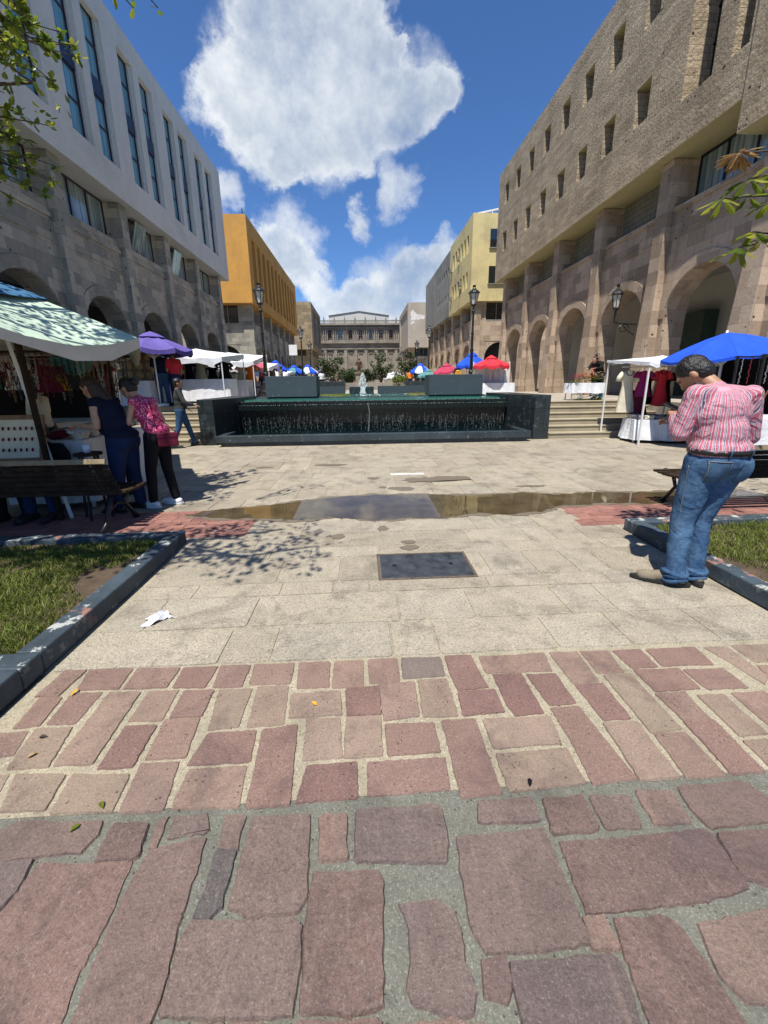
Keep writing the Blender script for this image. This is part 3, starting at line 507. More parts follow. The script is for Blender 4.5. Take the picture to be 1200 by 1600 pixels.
# manhole cover
b = B(); b.box(0, .74, 0, .43, 0, .007); mh = b.build('access_cover', 'steelplate', bevel=.003); mh.location = (.12, 2.84, .001)
tag(mh, 'dark worn rectangular metal access cover set in the sandy slabs', 'manhole cover')
b = B()
for i in range(9): b.box(.05 + i * .08, .052 + i * .08 + random.uniform(0, .01), .03, .40, .0072, .0085)
b.build('scratch_ribs', 'steelplate', mh)
b = B()
for x0, x1, y0, y1 in ((-.025, .765, -.025, -.004), (-.025, .765, .434, .455), (-.025, -.004, -.0035, .4335), (.744, .765, -.0035, .4335)): b.box(x0, x1, y0, y1, -.002, .006)
b.build('cover_frame', simple('rusty_frame', (.10, .075, .055), .8, .4, 20, .5), mh)
b = B()
for x in (.12, .60): b.lathe([(.022, .0071), (.022, .0075)], (x, .215, 0), 12)
b.build('lifting_hole', 'black', mh)
# terrace with its steps
b = B(); b.box(-300, 300, 18.2, 320, -.4, .88); b.box(-300, -3.45, 12.45, 18.2, -.4, .88); b.box(4.25, 300, 12.45, 18.2, -.4, .88); b.box(-3.45, 4.25, 13.2, 18.2, -.4, .86)
b.box(8.6, 300, -8, 12.45, -.4, .88); b.box(-300, -8.55, -8, 12.45, -.4, .88)
tag(b.build('terrace', 'terrace'), kind='structure')
for sx0, sx1 in ((-8.55, -4.12), (4.93, 8.6)):
    b = B()
    for k in range(6):
        b.box(sx0, sx1, 10.28 + k * .36, 10.28 + (k + 1) * .36 + .012, -.02, .147 * (k + 1) - .03)
        b.box(sx0, sx1, 10.26 + k * .36, 10.28 + (k + 1) * .36 - .022, .147 * (k + 1) - .03, .147 * (k + 1) - (.002 if k == 5 else 0))
    tag(b.build('steps', 'steps', bevel=.006), kind='structure')
# ---- planter beds: kerb, soil, grass
def bed(x0, x1, y0, y1, kx0, kx1, ky0, ky1, name, label, stripname):
    t = thing(name, label, 'planter', ((x0 + x1) / 2, y0, 0))
    ox, oy = (x0 + x1) / 2, y0
    b = B(); K = .125; W = .135
    b.box(kx0 - ox, kx1 - ox, ky0 - oy, ky0 + W - oy, 0, K); b.box(kx0 - ox, kx1 - ox, ky1 - W - oy, ky1 - oy, 0, K)
    b.box(kx0 - ox, kx0 + W - ox, ky0 + W - oy, ky1 - W - oy, 0, K); b.box(kx1 - W - ox, kx1 - ox, ky0 + W - oy, ky1 - W - oy, 0, K)
    b.build('kerb', 'curb', t, bevel=.012)
    s = B(); nx, ny = 30, 14
    vs = [(x0 - ox + (x1 - x0) * i / nx, y0 - oy + (y1 - y0) * j / ny, .07 + .02 * noise.noise(Vector((i * .5, j * .5, x0)))) for j in range(ny + 1) for i in range(nx + 1)]
    s.add(vs, [(j * (nx + 1) + i, j * (nx + 1) + i + 1, (j + 1) * (nx + 1) + i + 1, (j + 1) * (nx + 1) + i) for j in range(ny) for i in range(nx)]); s.build('soil', 'soil', t, smooth=True)
    return t
bed(-6.4, -1.86, 1.95, 3.62, -6.5, -1.75, 1.80, 3.74, 'planter_bed', 'grass planter bed at left with chipped blue grey kerb', 'l')
bed(2.78, 6.9, .9, 3.60, 2.66, 7.0, .8, 3.72, 'planter_bed', 'grass planter bed with blue grey kerb behind the man in striped shirt', 'r')
b = B(); b.box(-1.935, -1.751, -2.0, 1.799, 0, .13); k_ = b.build('kerb', 'curb', bevel=.012); tag(k_, 'peeling blue grey kerb running out of the picture at lower left', 'kerb')
def grass(x0, x1, y0, y1, n, z=.07):
    b = B()
    for _ in range(n):
        x, y = random.uniform(x0, x1), random.uniform(y0, y1)
        d = noise.noise(Vector((x * 1.7, y * 1.7, 3.3))) + .5 * noise.noise(Vector((x * 5, y * 5, 1)))
        if d < random.uniform(-.5, -.05): continue
        h = random.uniform(.018, .05) * (1 + .8 * max(0, d)); a = random.uniform(0, 6.28); w = random.uniform(.0025, .0045); l = random.uniform(.3, 1.1) * h; q = random.uniform(0, 6.28)
        ca, sa = math.cos(a) * w, math.sin(a) * w; dx, dy = math.cos(q) * l, math.sin(q) * l
        b.add([(x - ca, y - sa, z), (x + ca, y + sa, z), (x + ca * .6 + dx * .4, y + sa * .6 + dy * .4, z + h * .65), (x - ca * .6 + dx * .4, y - sa * .6 + dy * .4, z + h * .65), (x + dx, y + dy, z + h)], [(0, 1, 2, 3), (3, 2, 4)])
    return b
tag(grass(-4.6, -1.93, 1.98, 3.57, 42000).build('grass', 'grass'), 'short patchy grass in the left planter bed', 'grass', kind='stuff')
tag(grass(2.84, 5.6, 1.6, 3.55, 36000).build('grass', 'grass'), 'short grass in the right planter bed', 'grass', kind='stuff')
# ================================================================= BUILDINGS
def holes_wall(b, X, y0, y1, z0, z1, holes, rec, mi=0, hmi=None, topmi=None):
    """wall in the plane x=X with rectangular holes (ya, yb, za, zb); reveals run from X to X+rec"""
    ys = sorted({y0, y1, *[h[0] for h in holes], *[h[1] for h in holes]}); zs = sorted({z0, z1, *[h[2] for h in holes], *[h[3] for h in holes]})
    for a, c in zip(ys[:-1], ys[1:]):
        for d, e in zip(zs[:-1], zs[1:]):
            my, mz = (a + c) / 2, (d + e) / 2
            if any(h[0] < my < h[1] and h[2] < mz < h[3] for h in holes): continue
            b.quad((X, a, d), (X, c, d), (X, c, e), (X, a, e), mi)
    h_ = mi if hmi is None else hmi
    for ya, yb, za, zb in holes:
        x2 = X + rec
        b.quad((X, ya, za), (x2, ya, za), (x2, yb, za), (X, yb, za), h_); b.quad((X, ya, zb), (X, yb, zb), (x2, yb, zb), (x2, ya, zb), h_ if topmi is None else topmi)
        b.quad((X, ya, za), (X, ya, zb), (x2, ya, zb), (x2, ya, za), h_); b.quad((X, yb, za), (x2, yb, za), (x2, yb, zb), (X, yb, zb), h_)
def box_shell(b, X, X2, y0, y1, z0, z1, mi=0, bot=None):
    """the other faces of an upper box: ends, top, back and soffit"""
    b.quad((X, y0, z0), (X2, y0, z0), (X2, y0, z1), (X, y0, z1), mi); b.quad((X, y1, z0), (X, y1, z1), (X2, y1, z1), (X2, y1, z0), mi)
    b.quad((X, y0, z1), (X2, y0, z1), (X2, y1, z1), (X, y1, z1), mi); b.quad((X2, y0, z0), (X2, y1, z0), (X2, y1, z1), (X2, y0, z1), mi)
    b.quad((X, y0, z0), (X, y1, z0), (X2, y1, z0), (X2, y0, z0), mi if bot is None else bot)
def arcade(t, s, Xw, ycs, y0, y1, mat, r=1.25, zs=3.35, ztop=6.35, zb=0.0, th=.7, pitch=3.5, pm=None, proj=.40, ptop=7.79, wmats=None, inner=True, pil_b=.74, pil_t=.50, prj_t=.20, z0p=None, seg=14):
    """arcaded ground floor: wall with round arches, battered piers and the band of openings above. s=+1 right side of street"""
    b = B(); X = s * Xw; X2 = s * (Xw + th)
    edges = [y0] + [(a + c) / 2 for a, c in zip(ycs[:-1], ycs[1:])] + [y1]
    for i, yc in enumerate(ycs):
        a0, a1 = edges[i], edges[i + 1]
        arc = [(yc - r * math.cos(math.pi * k / seg), zs + r * math.sin(math.pi * k / seg)) for k in range(seg + 1)]
        for XX in (X, X2):
            b.quad((XX, a0, zb), (XX, yc - r, zb), (XX, yc - r, zs), (XX, a0, zs)); b.quad((XX, yc + r, zb), (XX, a1, zb), (XX, a1, zs), (XX, yc + r, zs))
            b.quad((XX, a0, zs), (XX, yc - r, zs), (XX, yc - r, ztop), (XX, a0, ztop)); b.quad((XX, yc + r, zs), (XX, a1, zs), (XX, a1, ztop), (XX, yc + r, ztop))
            for (p, q) in zip(arc[:-1], arc[1:]): b.quad((XX, p[0], p[1]), (XX, q[0], q[1]), (XX, q[0], ztop), (XX, p[0], ztop))
        full = [(yc - r, zb)] + arc + [(yc + r, zb)]
        for p, q in zip(full[:-1], full[1:]): b.quad((X, p[0], p[1]), (X, q[0], q[1]), (X2, q[0], q[1]), (X2, p[0], p[1]))
    b.quad((X, y0, ztop), (X, y1, ztop), (X2, y1, ztop), (X2, y0, ztop)); b.quad((X, y0, zb), (X2, y0, zb), (X2, y0, ztop), (X, y0, ztop)); b.quad((X, y1, zb), (X2, y1, zb), (X2, y1, ztop), (X, y1, ztop))
    b.build('arcade_wall', mat, t)
    for i, yc in enumerate(ycs):                                        # raised ring around the arch and the panel line over it
        b = B(); r1, r2 = r + .02, r + .33; Xo = s * (Xw - .035)
        for k in range(seg):
            a, c = math.pi * k / seg, math.pi * (k + 1) / seg; P = lambda rr, q, x: (x, yc - rr * math.cos(q), zs + rr * math.sin(q))
            b.quad(P(r1, a, Xo), P(r1, c, Xo), P(r2, c, Xo), P(r2, a, Xo)); b.quad(P(r2, a, Xo), P(r2, c, Xo), P(r2, c, X), P(r2, a, X)); b.quad(P(r1, a, X), P(r1, c, X), P(r1, c, Xo), P(r1, a, Xo))
        b.build('archivolt', mat, t)
        b = B(); xa, xb = sorted((s * (Xw - .06), s * (Xw + .3))); hw = pitch / 2 - pil_t / 2 - .03
        b.box(xa, xb, yc - hw, yc + hw, ztop + .002, ztop + .12)
        xa, xb = sorted((s * (Xw - .03), s * (Xw + .002))); b.box(xa, xb, yc - hw, yc + hw, 5.72, 5.76); b.box(xa, xb, yc - hw, yc - hw + .04, 5.762, ztop); b.box(xa, xb, yc + hw - .04, yc + hw, 5.762, ztop)
        b.build('window_sill', pm or mat, t)
    for i in range(len(ycs) + 1):
        y = ycs[0] - pitch / 2 + pitch * i; zz0 = z0p if z0p is not None else 0
        if y + pil_t / 2 > y1 + .4: continue
        L = [(zz0, proj, pil_b), (.95, proj - .02, pil_b - .03), (4.5, prj_t + .01, pil_t + .02), (ptop, prj_t, pil_t)]
        vs = []; b = B()
        for z, p, w in L: vs += [(s * (Xw - p), y - w / 2, z), (s * (Xw - p), y + w / 2, z), (s * (Xw + .6), y + w / 2, z), (s * (Xw + .6), y - w / 2, z)]
        fs = [(0, 1, 2, 3), (12, 15, 14, 13)] + [(k * 4 + j, k * 4 + (j + 1) % 4, k * 4 + 4 + (j + 1) % 4, k * 4 + 4 + j) for k in range(3) for j in range(4)]
        b.add(vs, fs); b.build('pillar', pm or mat, t, bevel=.02, fix=True)
    if inner:
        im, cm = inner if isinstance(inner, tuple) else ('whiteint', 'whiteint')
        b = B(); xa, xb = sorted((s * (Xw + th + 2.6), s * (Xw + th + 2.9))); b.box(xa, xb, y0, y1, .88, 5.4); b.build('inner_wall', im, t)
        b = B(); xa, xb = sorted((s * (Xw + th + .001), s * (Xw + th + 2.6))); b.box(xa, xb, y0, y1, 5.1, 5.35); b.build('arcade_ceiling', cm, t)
def band_windows(t, s, Xw, ycs, kinds, pitch=3.5, z0=6.47, z1=7.79, w=1.32, rec=.55):
    for yc, k in zip(ycs, kinds):
        X = s * (Xw + rec)
        if k == 'infill':
            b = B(); xa, xb = sorted((X, s * (Xw + rec + .25))); b.box(xa, xb, yc - 1.4, yc + 1.4, z0, z1); b.build('block_infill', 'infill', t)
        else:
            b = B(); xa, xb = sorted((s * (Xw + rec - .05), s * (Xw + rec + .03))); hw = 1.38
            for zz in (z0, z1 - .06): b.box(xa, xb, yc - hw, yc + hw, zz, zz + .06)
            for j in range(4): yy = yc - hw + (2 * hw - .05) * j / 3; b.box(xa, xb, yy, yy + .05, z0 + .061, z1 - .061)
            fr = b.build('window', k[0], t)
            b = B(); xa, xb = sorted((s * (Xw + rec - .01), s * (Xw + rec + .015))); b.box(xa, xb, yc - hw + .01, yc + hw - .01, z0 + .02, z1 - .02); b.build('pane', k[1], fr)
            if len(k) > 2:
                b = B(); R = Matrix.Rotation(-s * .28, 3, 'Y'); b.obox((s * (Xw + rec - .2), yc - .1, (z0 + z1) / 2 - .02), (.03, .85, z1 - z0 - .12), R); b.build('open_sash', k[1], fr)
# ---- tan building, right
T = thing('stone_building', 'long tan stone building at right with small square openings over an arcade', 'building', (0, 0, 0))
small = []
for k in range(9):
    for za, zb in ((9.33, 10.42), (11.92, 13.0)): small.append((14.2 + 1.775 * k - .02, 14.2 + 1.775 * k + .66, za, zb))
small = [h for h in small if h[0] < 27.6]
slots = [(11.75, 12.75, 8.92, 13.3), (9.9, 11.0, 8.92, 13.3), (8.1, 9.1, 8.92, 13.3), (6.2, 7.2, 8.92, 13.3), (4.4, 5.4, 8.92, 13.3)]
b = B(); holes_wall(b, 9, 10.62, 28.4, 7.8, 14.0, small + slots[:1] + [(10.75, 11.2, 8.92, 13.3)], .8, topmi=1)  # niche tops take soffit yellow, standing in for light bounced off the ground
b.quad((9, 10.62, 14.0), (17, 10.62, 14.0), (17, 28.4, 14.0), (9, 28.4, 14.0)); b.quad((9, 28.4, 7.8), (9, 28.4, 14), (17, 28.4, 14), (17, 28.4, 7.8)); b.quad((9, 10.62, 7.8), (17, 10.62, 7.8), (17, 10.62, 14), (9, 10.62, 14))
b.quad((9, 10.62, 7.8), (9, 28.4, 7.8), (17, 28.4, 7.8), (17, 10.62, 7.8), 1)
b.build('upper_wall', ['tanband', 'soffit_y_and_bounce'], T)
b = B(); holes_wall(b, 8.97, 1, 10.62, 7.08, 14.0, slots[2:] + [(9.5, 10.3, 8.92, 13.3)], .8); box_shell(b, 8.97, 17.01, 1, 10.62, 7.08, 14.02, 0, 1); b.build('upper_wall', ['tanband', 'soffit_y_and_bounce'], T)
for (ya, yb, za, zb) in small:
    b = B(); b.box(9.79, 9.85, ya - .05, yb + .05, za - .05, zb + .05); b.build('niche_back', 'tanwall', T)
    b = B(); b.box(9.775, 9.788, yb - .26, yb, za + .05, zb - .1); b.build('niche_window', 'glass_dark', T)
for (ya, yb, za, zb) in slots[:1] + [(10.75, 11.2, 8.92, 13.3)] + slots[2:] + [(9.5, 10.3, 8.92, 13.3)]:
    b = B(); b.box(9.70, 9.76, ya - .02, yb + .02, za, zb)
    fr = b.build('window', 'glass_dark', T)
    b = B()
    for z in (8.95, 10.2, 11.0, 12.2): b.box(9.66, 9.695, ya, yb, z, z + .05)
    b.box(9.66, 9.695, (ya + yb) / 2 - .02, (ya + yb) / 2 + .02, 8.95, 13.3); b.build('mullion', 'black_iron', fr)
yr = [4.65, 8.15, 11.65, 15.15, 18.65, 22.15, 25.65]
arcade(T, 1, 9.55, yr, 2.9, 27.9, 'tanwall', inner=('whiteint', 'soffit_w'))
band_windows(T, 1, 9.55, yr, [('black_iron', 'glass_grey')] * 3 + ['infill'] * 4)
b = B(); b.box(12.95, 13.1, 3.0, 13.3, .88, 4.3); b.box(12.3, 12.94, 14.6, 17.6, .88, 3.9); b.build('inner_screen', 'greenint', T)
b = B(); b.box(12.9, 13.05, 17.5, 20.5, .89, 3.2); b.box(12.9, 13.05, 13.6, 16.8, .89, 3.0); b.build('shopfront', 'glass_dark', T)
b = B(); b.box(13.0, 13.12, 9.9, 12.8, 2.6, 3.0); b.build('green_fascia', simple('green_fascia_paint', (.02, .12, .06), .5), T)
b = B(); b.box(11.6, 11.7, 22.6, 24.2, 3.15, 4.15); aw = b.build('awning', 'white', T)
b = B()
for k in range(8): b.lathe([(.001, -.1), (.1, 0)], (11.59, 22.7 + k * .2, 3.15), 8)
b.build('awning_scallops', 'white', aw)
tx = bpy.data.curves.new('lettering', 'FONT'); tx.body = "g's"; tx.size = .95; tx.extrude = .01; tx.shear = .35; tx.align_x = 'CENTER'
to = bpy.data.objects.new('tmp', tx); COL.objects.link(to); dg = bpy.context.evaluated_depsgraph_get(); me = bpy.data.meshes.new_from_object(to.evaluated_get(dg)); bpy.data.objects.remove(to)
me.materials.clear(); me.materials.append(MT['black']); lo = bpy.data.objects.new('lettering', me); COL.objects.link(lo); lo.parent = aw; lo.location = (11.57, 23.3, 3.45); lo.rotation_euler = (math.pi / 2, 0, -math.pi / 2)
# ---- white building, left
W = thing('white_building', 'grey white building at left with tall teal windows over a grey arcade', 'building', (0, 0, 0))
ws = []
for k in range(-3, 4):
    for d in (0, 1.47):
        ya = 14.9 + 3.45 * k + d; ws.append((ya, ya + 1.02, 9.15, 13.5))
ws = [w for w in ws if w[1] < 28.6]
b = B(); holes_wall(b, -8.6, 1, 29.3, 8.12, 14.35, ws, -.25); box_shell(b, -8.6, -17, 1, 29.3, 8.12, 14.35, 0, 1); b.build('upper_wall', ['white_plaster', 'soffit_w'], W)
for (ya, yb, za, zb) in ws:
    b = B(); X0, X1 = -8.86, -8.78; yb2 = yb - .10
    b.box(X0, X1, ya, ya + .05, za, zb); b.box(X0, X1, yb2 - .05, yb2, za, zb)
    for z in (za, 10.18, 11.05, 11.62, 12.6, zb - .05): b.box(X0, X1, ya + .051, yb2 - .051, z, z + .05)
    fr = b.build('window', 'purple_frame', W)
    b = B(); b.box(-8.84, -8.82, ya + .02, yb2 - .02, za + .02, zb - .02); b.build('pane', 'glass_teal', fr)
    b = B(); b.box(-8.81, -8.74, ya + .03, yb2 - .03, 11.1, 11.62); b.build('spandrel_panel', 'navy_panel', fr)
    b = B(); b.box(-8.86, -8.70, yb2 + .001, yb, za, zb); b.build('white_jamb', 'white_plaster', fr)
yl = [5.4, 8.9, 12.4, 15.9, 19.4, 22.9, 26.4]
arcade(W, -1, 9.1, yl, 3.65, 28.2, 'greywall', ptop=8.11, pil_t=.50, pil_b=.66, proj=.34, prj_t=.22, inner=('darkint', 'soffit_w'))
band_windows(W, -1, 9.1, yl, [('purple_frame', 'glass_grey')] * 4 + [('purple_frame', 'glass_grey', 1)] * 2 + [('purple_frame', 'glass_grey')], z1=8.11, z0=6.8, rec=.35)
b = B(); b.box(-9.46, -9.1, 3.65, 28.2, 6.352, 6.79); b.build('parapet_band', 'greywall', W)
# ---- generic upper volumes further down
def far_block(name, label, s, X, y0, y1, z0, z1, mat, soffit, holes, rec, backmat, ym, gmat, ycs, recess=.9, low=True, frontwin=True, top_extra=None):
    t = thing(name, label, 'building', (0, 0, 0)); XX = s * X
    b = B(); holes_wall(b, XX, y0, y1, z0, z1, holes, s * rec); box_shell(b, XX, s * (X + 9), y0, y1, z0, z1, 0, 1); b.build('upper_wall', [mat, soffit], t)
    if holes:
        for (ya, yb, za, zb) in holes: b = B(); xa, xb = sorted((s * (X + rec - .01), s * (X + rec + .05))); b.box(xa, xb, ya - .05, yb + .05, za - .05, zb + .05); b.build('window', backmat, t)
    if low:
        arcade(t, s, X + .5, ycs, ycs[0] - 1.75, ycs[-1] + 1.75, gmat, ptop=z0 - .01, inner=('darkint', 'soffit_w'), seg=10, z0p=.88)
        for yc in ycs:
            b = B(); xa, xb = sorted((s * (X + 1.0), s * (X + 1.1))); b.box(xa, xb, yc - 1.39, yc + 1.39, 6.47, z0 - .01); b.build('window', 'glass_dark', t)
            b = B(); xa, xb = sorted((s * (X + .93), s * (X + .99))); b.box(xa, xb, yc - .03, yc + .03, 6.48, z0 - .02); b.box(xa, xb, yc + .7, yc + .9, 6.48, 7.0); b.build('mullion', 'greyplaster', t)
        # end wall towards the camera
        y = ycs[0] - 1.75; b = B(); cx = [s * (X + 1.9), s * (X + 3.3)]; xa, xb = sorted(cx)
        for (a, c, d, e) in ((X + .5, X + 1.5, .88, z0 - .01), (X + 4.1, X + 9, .88, z0 - .01), (X + 1.5, X + 4.1, 4.7, 6.45)):
            p, q = sorted((s * a, s * c)); b.box(p, q, y - .15, y + .3, d, e)
        P = [(s * (X + 2.8) - 1.3 * math.cos(math.pi * k / 12), 3.4 + 1.3 * math.sin(math.pi * k / 12)) for k in range(13)]
        for p, q in zip(P[:-1], P[1:]): b.quad((p[0], y - .15, p[1]), (q[0], y - .15, q[1]), (q[0], y - .15, 4.75), (p[0], y - .15, 4.75)); b.quad((p[0], y - .15, p[1]), (q[0], y - .15, q[1]), (q[0], y + .3, q[1]), (p[0], y + .3, p[1]))
        b.build('end_wall', gmat, t)
        b = B(); p, q = sorted((s * (X + 1.52), s * (X + 4.08))); b.box(p, q, y + .02, y + .1, 6.46, z0 - .01); b.build('window', 'glass_dark', t)
        b = B(); b.box(p, q, y + .101 - .25, y + .02 - .18, 6.35, 6.44)
        for f in (.33, .66): b.box(p + (q - p) * f, p + (q - p) * f + .05, y - .03, y + .018, 6.47, z0 - .02)
        b.build('window_frame', 'greyplaster', t)
        b = B(); p, q = sorted((s * (X + 1.5), s * (X + 4.1))); b.box(p, q, y + .8, y + .9, .88, 4.7); b.build('inner_wall', 'darkint', t)
    return t
ah = [(36.3 + 1.775 * k, 37.35 + 1.775 * k, 8.75, 12.9) for k in range(12)]
A = far_block('amber_building', 'amber yellow stuccoed building with deep vertical slots beyond the white building', -1, 8.6, 35.1, 58.6, 7.85, 14.15, 'amber', 'amber', ah, 1.0, 'amber', 0, 'greywall', [37.9 + 3.5 * k for k in range(6)])
b = B(); b.box(-8.62 - .25, -8.9, 35.3, 35.5, 14.15, 14.6); b.build('roof_vent', 'black_iron', A)
ch = [(35.3 + 1.04 * k, 35.3 + 1.04 * k + .62, za, zb) for k in range(6) for za, zb in ((11.6, 12.95), (9.0, 10.25))]
Cc = far_block('cream_building', 'pale yellow building with narrow windows beyond the tan stone building', 1, 8.9, 34.2, 42.3, 7.8, 14.05, 'cream', 'cream', ch, .5, 'glass_dark', 0, 'tanwall', [36.6, 40.1])
for z0, z1 in ((11.66, 12.95), (9.07, 10.33)):
    b = B(); b.box(10.3, 11.6, 34.12, 34.19, z0, z1); fw = b.build('front_window', 'glass_dark', Cc)
    b = B(); b.box(10.92, 10.97, 34.09, 34.119, z0, z1); b.box(10.25, 11.65, 34.08, 34.199, z0 - .06, z0 - .002); b.build('window_sill', 'greyplaster', fw)
b = B(); b.bar((9.1, 34.6, 14.1), (15, 34.6, 15.3), .1, .1); b.bar((10.5, 34.6, 14.0), (10.5, 34.6, 14.4), .06); b.bar((12, 34.6, 14.0), (12, 34.6, 14.7), .06); b.build('roof_canopy_frame', 'white_metal', Cc)
b = B()
for i, (y, z) in enumerate(((36.9, 6.9), (39.6, 7.0), (37.6, 9.8), (38.4, 12.0), (41.3, 9.3), (41.4, 11.8))): b.box(8.74 if z > 7.5 else 9.2, 8.95 if z > 7.5 else 9.6, y - .22, y + .22, z - .18, z + .14)
b.build('air_conditioner', 'greyplaster', Cc)
gh = [(42.9 + 1.1 * k, 43.35 + 1.1 * k, za, zb) for k in range(6) for za, zb in ((11.65, 12.5), (9.4, 10.1))]
G_ = far_block('grey_building', 'grey stained building joined beyond the pale yellow one with two rows of slit windows', 1, 8.93, 42.31, 57.6, 7.9, 13.9, 'greyplaster', 'greyplaster', gh, .4, 'glass_dark', 0, 'tanwall', [44.1 + 3.5 * k for k in range(4)])
bl = far_block('block_building', 'beige block faced building far down the left side of the street', -1, 8.6, 76, 92.5, 7.5, 15.4, 'beigeblock', 'beigeblock', [(78.3, 82.5, 8.5, 14.6), (83.5, 90.5, 8.5, 14.6)], .25, 'greyband', 0, 'beigeblock', [79.5 + 3.5 * k for k in range(3)])
br_ = far_block('block_building', 'peeling beige building far down the right side of the street', 1, 9.0, 79.5, 97, 7.95, 15.9, 'beigeplaster', 'beigeplaster', [(81, 95, 9.3, 14.9)], .25, 'beigeplaster', 0, 'tanwall', [83 + 3.5 * k for k in range(3)])
b = B(); p = blob([(9.6, 12.8), (12.0, 13.0), (12.2, 13.6), (10.6, 13.9), (10.0, 14.6), (9.4, 14.3)], 0, .15, .1, 5); b.add([(x, 79.49, y) for x, y, z in p], [tuple(range(len(p)))])
p = blob([(9.5, 12.0), (10.3, 12.3), (10.2, 12.7), (9.6, 12.5)], 0, .1, .06, 2); b.add([(x, 79.488, y) for x, y, z in p], [tuple(range(len(p)))]); b.build('peeled_patch', simple('bare_render', (.60, .56, .50), .9, .2, 2), br_)
# ---- theatre at the end
H_ = thing('theatre', 'old stone theatre with arched windows and a balustrade closing the street', 'theatre', (0, 100, 0))
b = B(); b.box(-24, 24, .25, 12, .5, 10.6); b.build('lower_wall', 'oldstone', H_)
b = B()
for z0, z1, d in ((10.6, 10.95, -.35), (10.95, 11.2, -.15), (14.05, 14.3, -.1), (14.62, 14.95, -.6), (9.25, 9.5, -.1), (3.0, 3.3, -.1)): b.box(-24, 24, d, .8, z0 + .002, z1 - .002)
b.build('cornice', 'oldstone', H_)
b = B(); b.box(-24, 24, -.05, .7, 14.3, 14.62); b.build('frieze', 'olddark', H_)
b = B(); X0 = -21.8
wn = [X0 + 2.42 * k + .04 for k in range(19)]
seg = 8
for x in wn:                                                        # arched window wall, bay by bay
    hw = 1.21; r = .46; zs = 13.25; P = [(x - r * math.cos(math.pi * k / seg), zs + r * math.sin(math.pi * k / seg)) for k in range(seg + 1)]
    b.quad((x - hw, .2, 11.2), (x - r, .2, 11.2), (x - r, .2, 14.05), (x - hw, .2, 14.05)); b.quad((x + r, .2, 11.2), (x + hw, .2, 11.2), (x + hw, .2, 14.05), (x + r, .2, 14.05))
    for p, q in zip(P[:-1], P[1:]): b.quad((p[0], .2, p[1]), (q[0], .2, q[1]), (q[0], .2, 14.05), (p[0], .2, 14.05))
    F_ = [(x - r, 11.4)] + P + [(x + r, 11.4)]
    for p, q in zip(F_[:-1], F_[1:]): b.quad((p[0], .2, p[1]), (q[0], .2, q[1]), (q[0], .6, q[1]), (p[0], .6, p[1]))
    b.quad((x - r, .2, 11.2), (x + r, .2, 11.2), (x + r, .2, 11.4), (x - r, .2, 11.4))
b.build('window_storey_wall', 'oldstone', H_)
mred = simple('faded_red_brown_shutter', (.10, .06, .05), .8); 
for i, x in enumerate(wn):
    b = B(); b.box(x - .5, x + .5, .55, .6, 11.3, 13.8); w_ = b.build('window', mred if i % 3 != 1 else 'glass_dark', H_)
    b = B(); b.box(x - .02, x + .02, .5, .545, 11.4, 13.7); b.box(x - .45, x + .45, .5, .545, 12.4, 12.45); b.box(x - .45, x + .45, .5, .545, 13.2, 13.25); b.build('muntin', 'white_metal' if i % 2 else 'oldstone', w_)
    b = B(); b.box(x - .55, x - .46, .02, .2, 11.2, 13.3); b.box(x + .46, x + .55, .02, .2, 11.2, 13.3); b.box(x - .12, x + .12, 0, .19, 13.72, 14.0); b.build('window_surround', 'oldstone', w_)
for x in wn[4:15]:
    for d in (.98, 1.44): b = B(); b.lathe([(.15, 0), (.15, .15), (.11, .2), (.095, 2.5), (.14, 2.6), (.16, 2.84)], (x + d, -.02, 11.2), 8); b.build('colonnette', 'oldstone', H_)
for x in [X0 + 2.42 * k + 1.25 for k in range(18)]: b = B(); b.box(x - .35, x + .35, -.02, .3, 3.3, 9.2); b.build('pilaster', 'oldstone', H_)
for x in [X0 + 2.42 * k + .04 for k in range(19)]: b = B(); b.box(x - .5, x + .5, .15, .24, 8.1, 8.9); b.build('vent', 'olddark', H_)
b = B(); b.box(-24, 24, -.45, -.15, 15.55, 15.7); b.box(-24, 24, -.45, -.15, 14.951, 15.03)
for k in range(200): b.box(-24 + k * .24, -24 + k * .24 + .1, -.38, -.22, 15.03, 15.549)
for x in [X0 + 2.42 * k + 1.25 for k in range(18)]: b.box(x - .18, x + .18, -.5, -.1, 14.952, 15.85); b.lathe([(.12, 0), (.18, .2), (.05, .3), (.1, .45), (.01, .8)], (x, -.3, 15.85), 8)
b.build('balustrade', 'oldstone', H_)
b = B(); pr = [(-7.5, 15.2), (7.0, 15.2), (7.0, 17.15), (-.2, 18.15), (-7.5, 17.15)]
b.add([(x, 3, z) for x, z in pr] + [(x, 20, z) for x, z in pr], [(0, 1, 2, 3, 4), (9, 8, 7, 6, 5)] + [(i, (i + 1) % 5, 5 + (i + 1) % 5, 5 + i) for i in range(5)]); b.build('fly_tower', 'whitesheet', H_)
b = B(); b.tube([(-7.6, 2.9, 17.2), (-.2, 2.9, 18.2), (7.1, 2.9, 17.2)], .09, 6); b.tube([(7.5, 2.9, 16.2), (9.2, 2.9, 16.2)], .05, 6); b.tube([(7.5, 2.9, 15.7), (7.5, 2.9, 16.2)], .05, 6); b.build('roof_edge', 'greyplaster', H_)
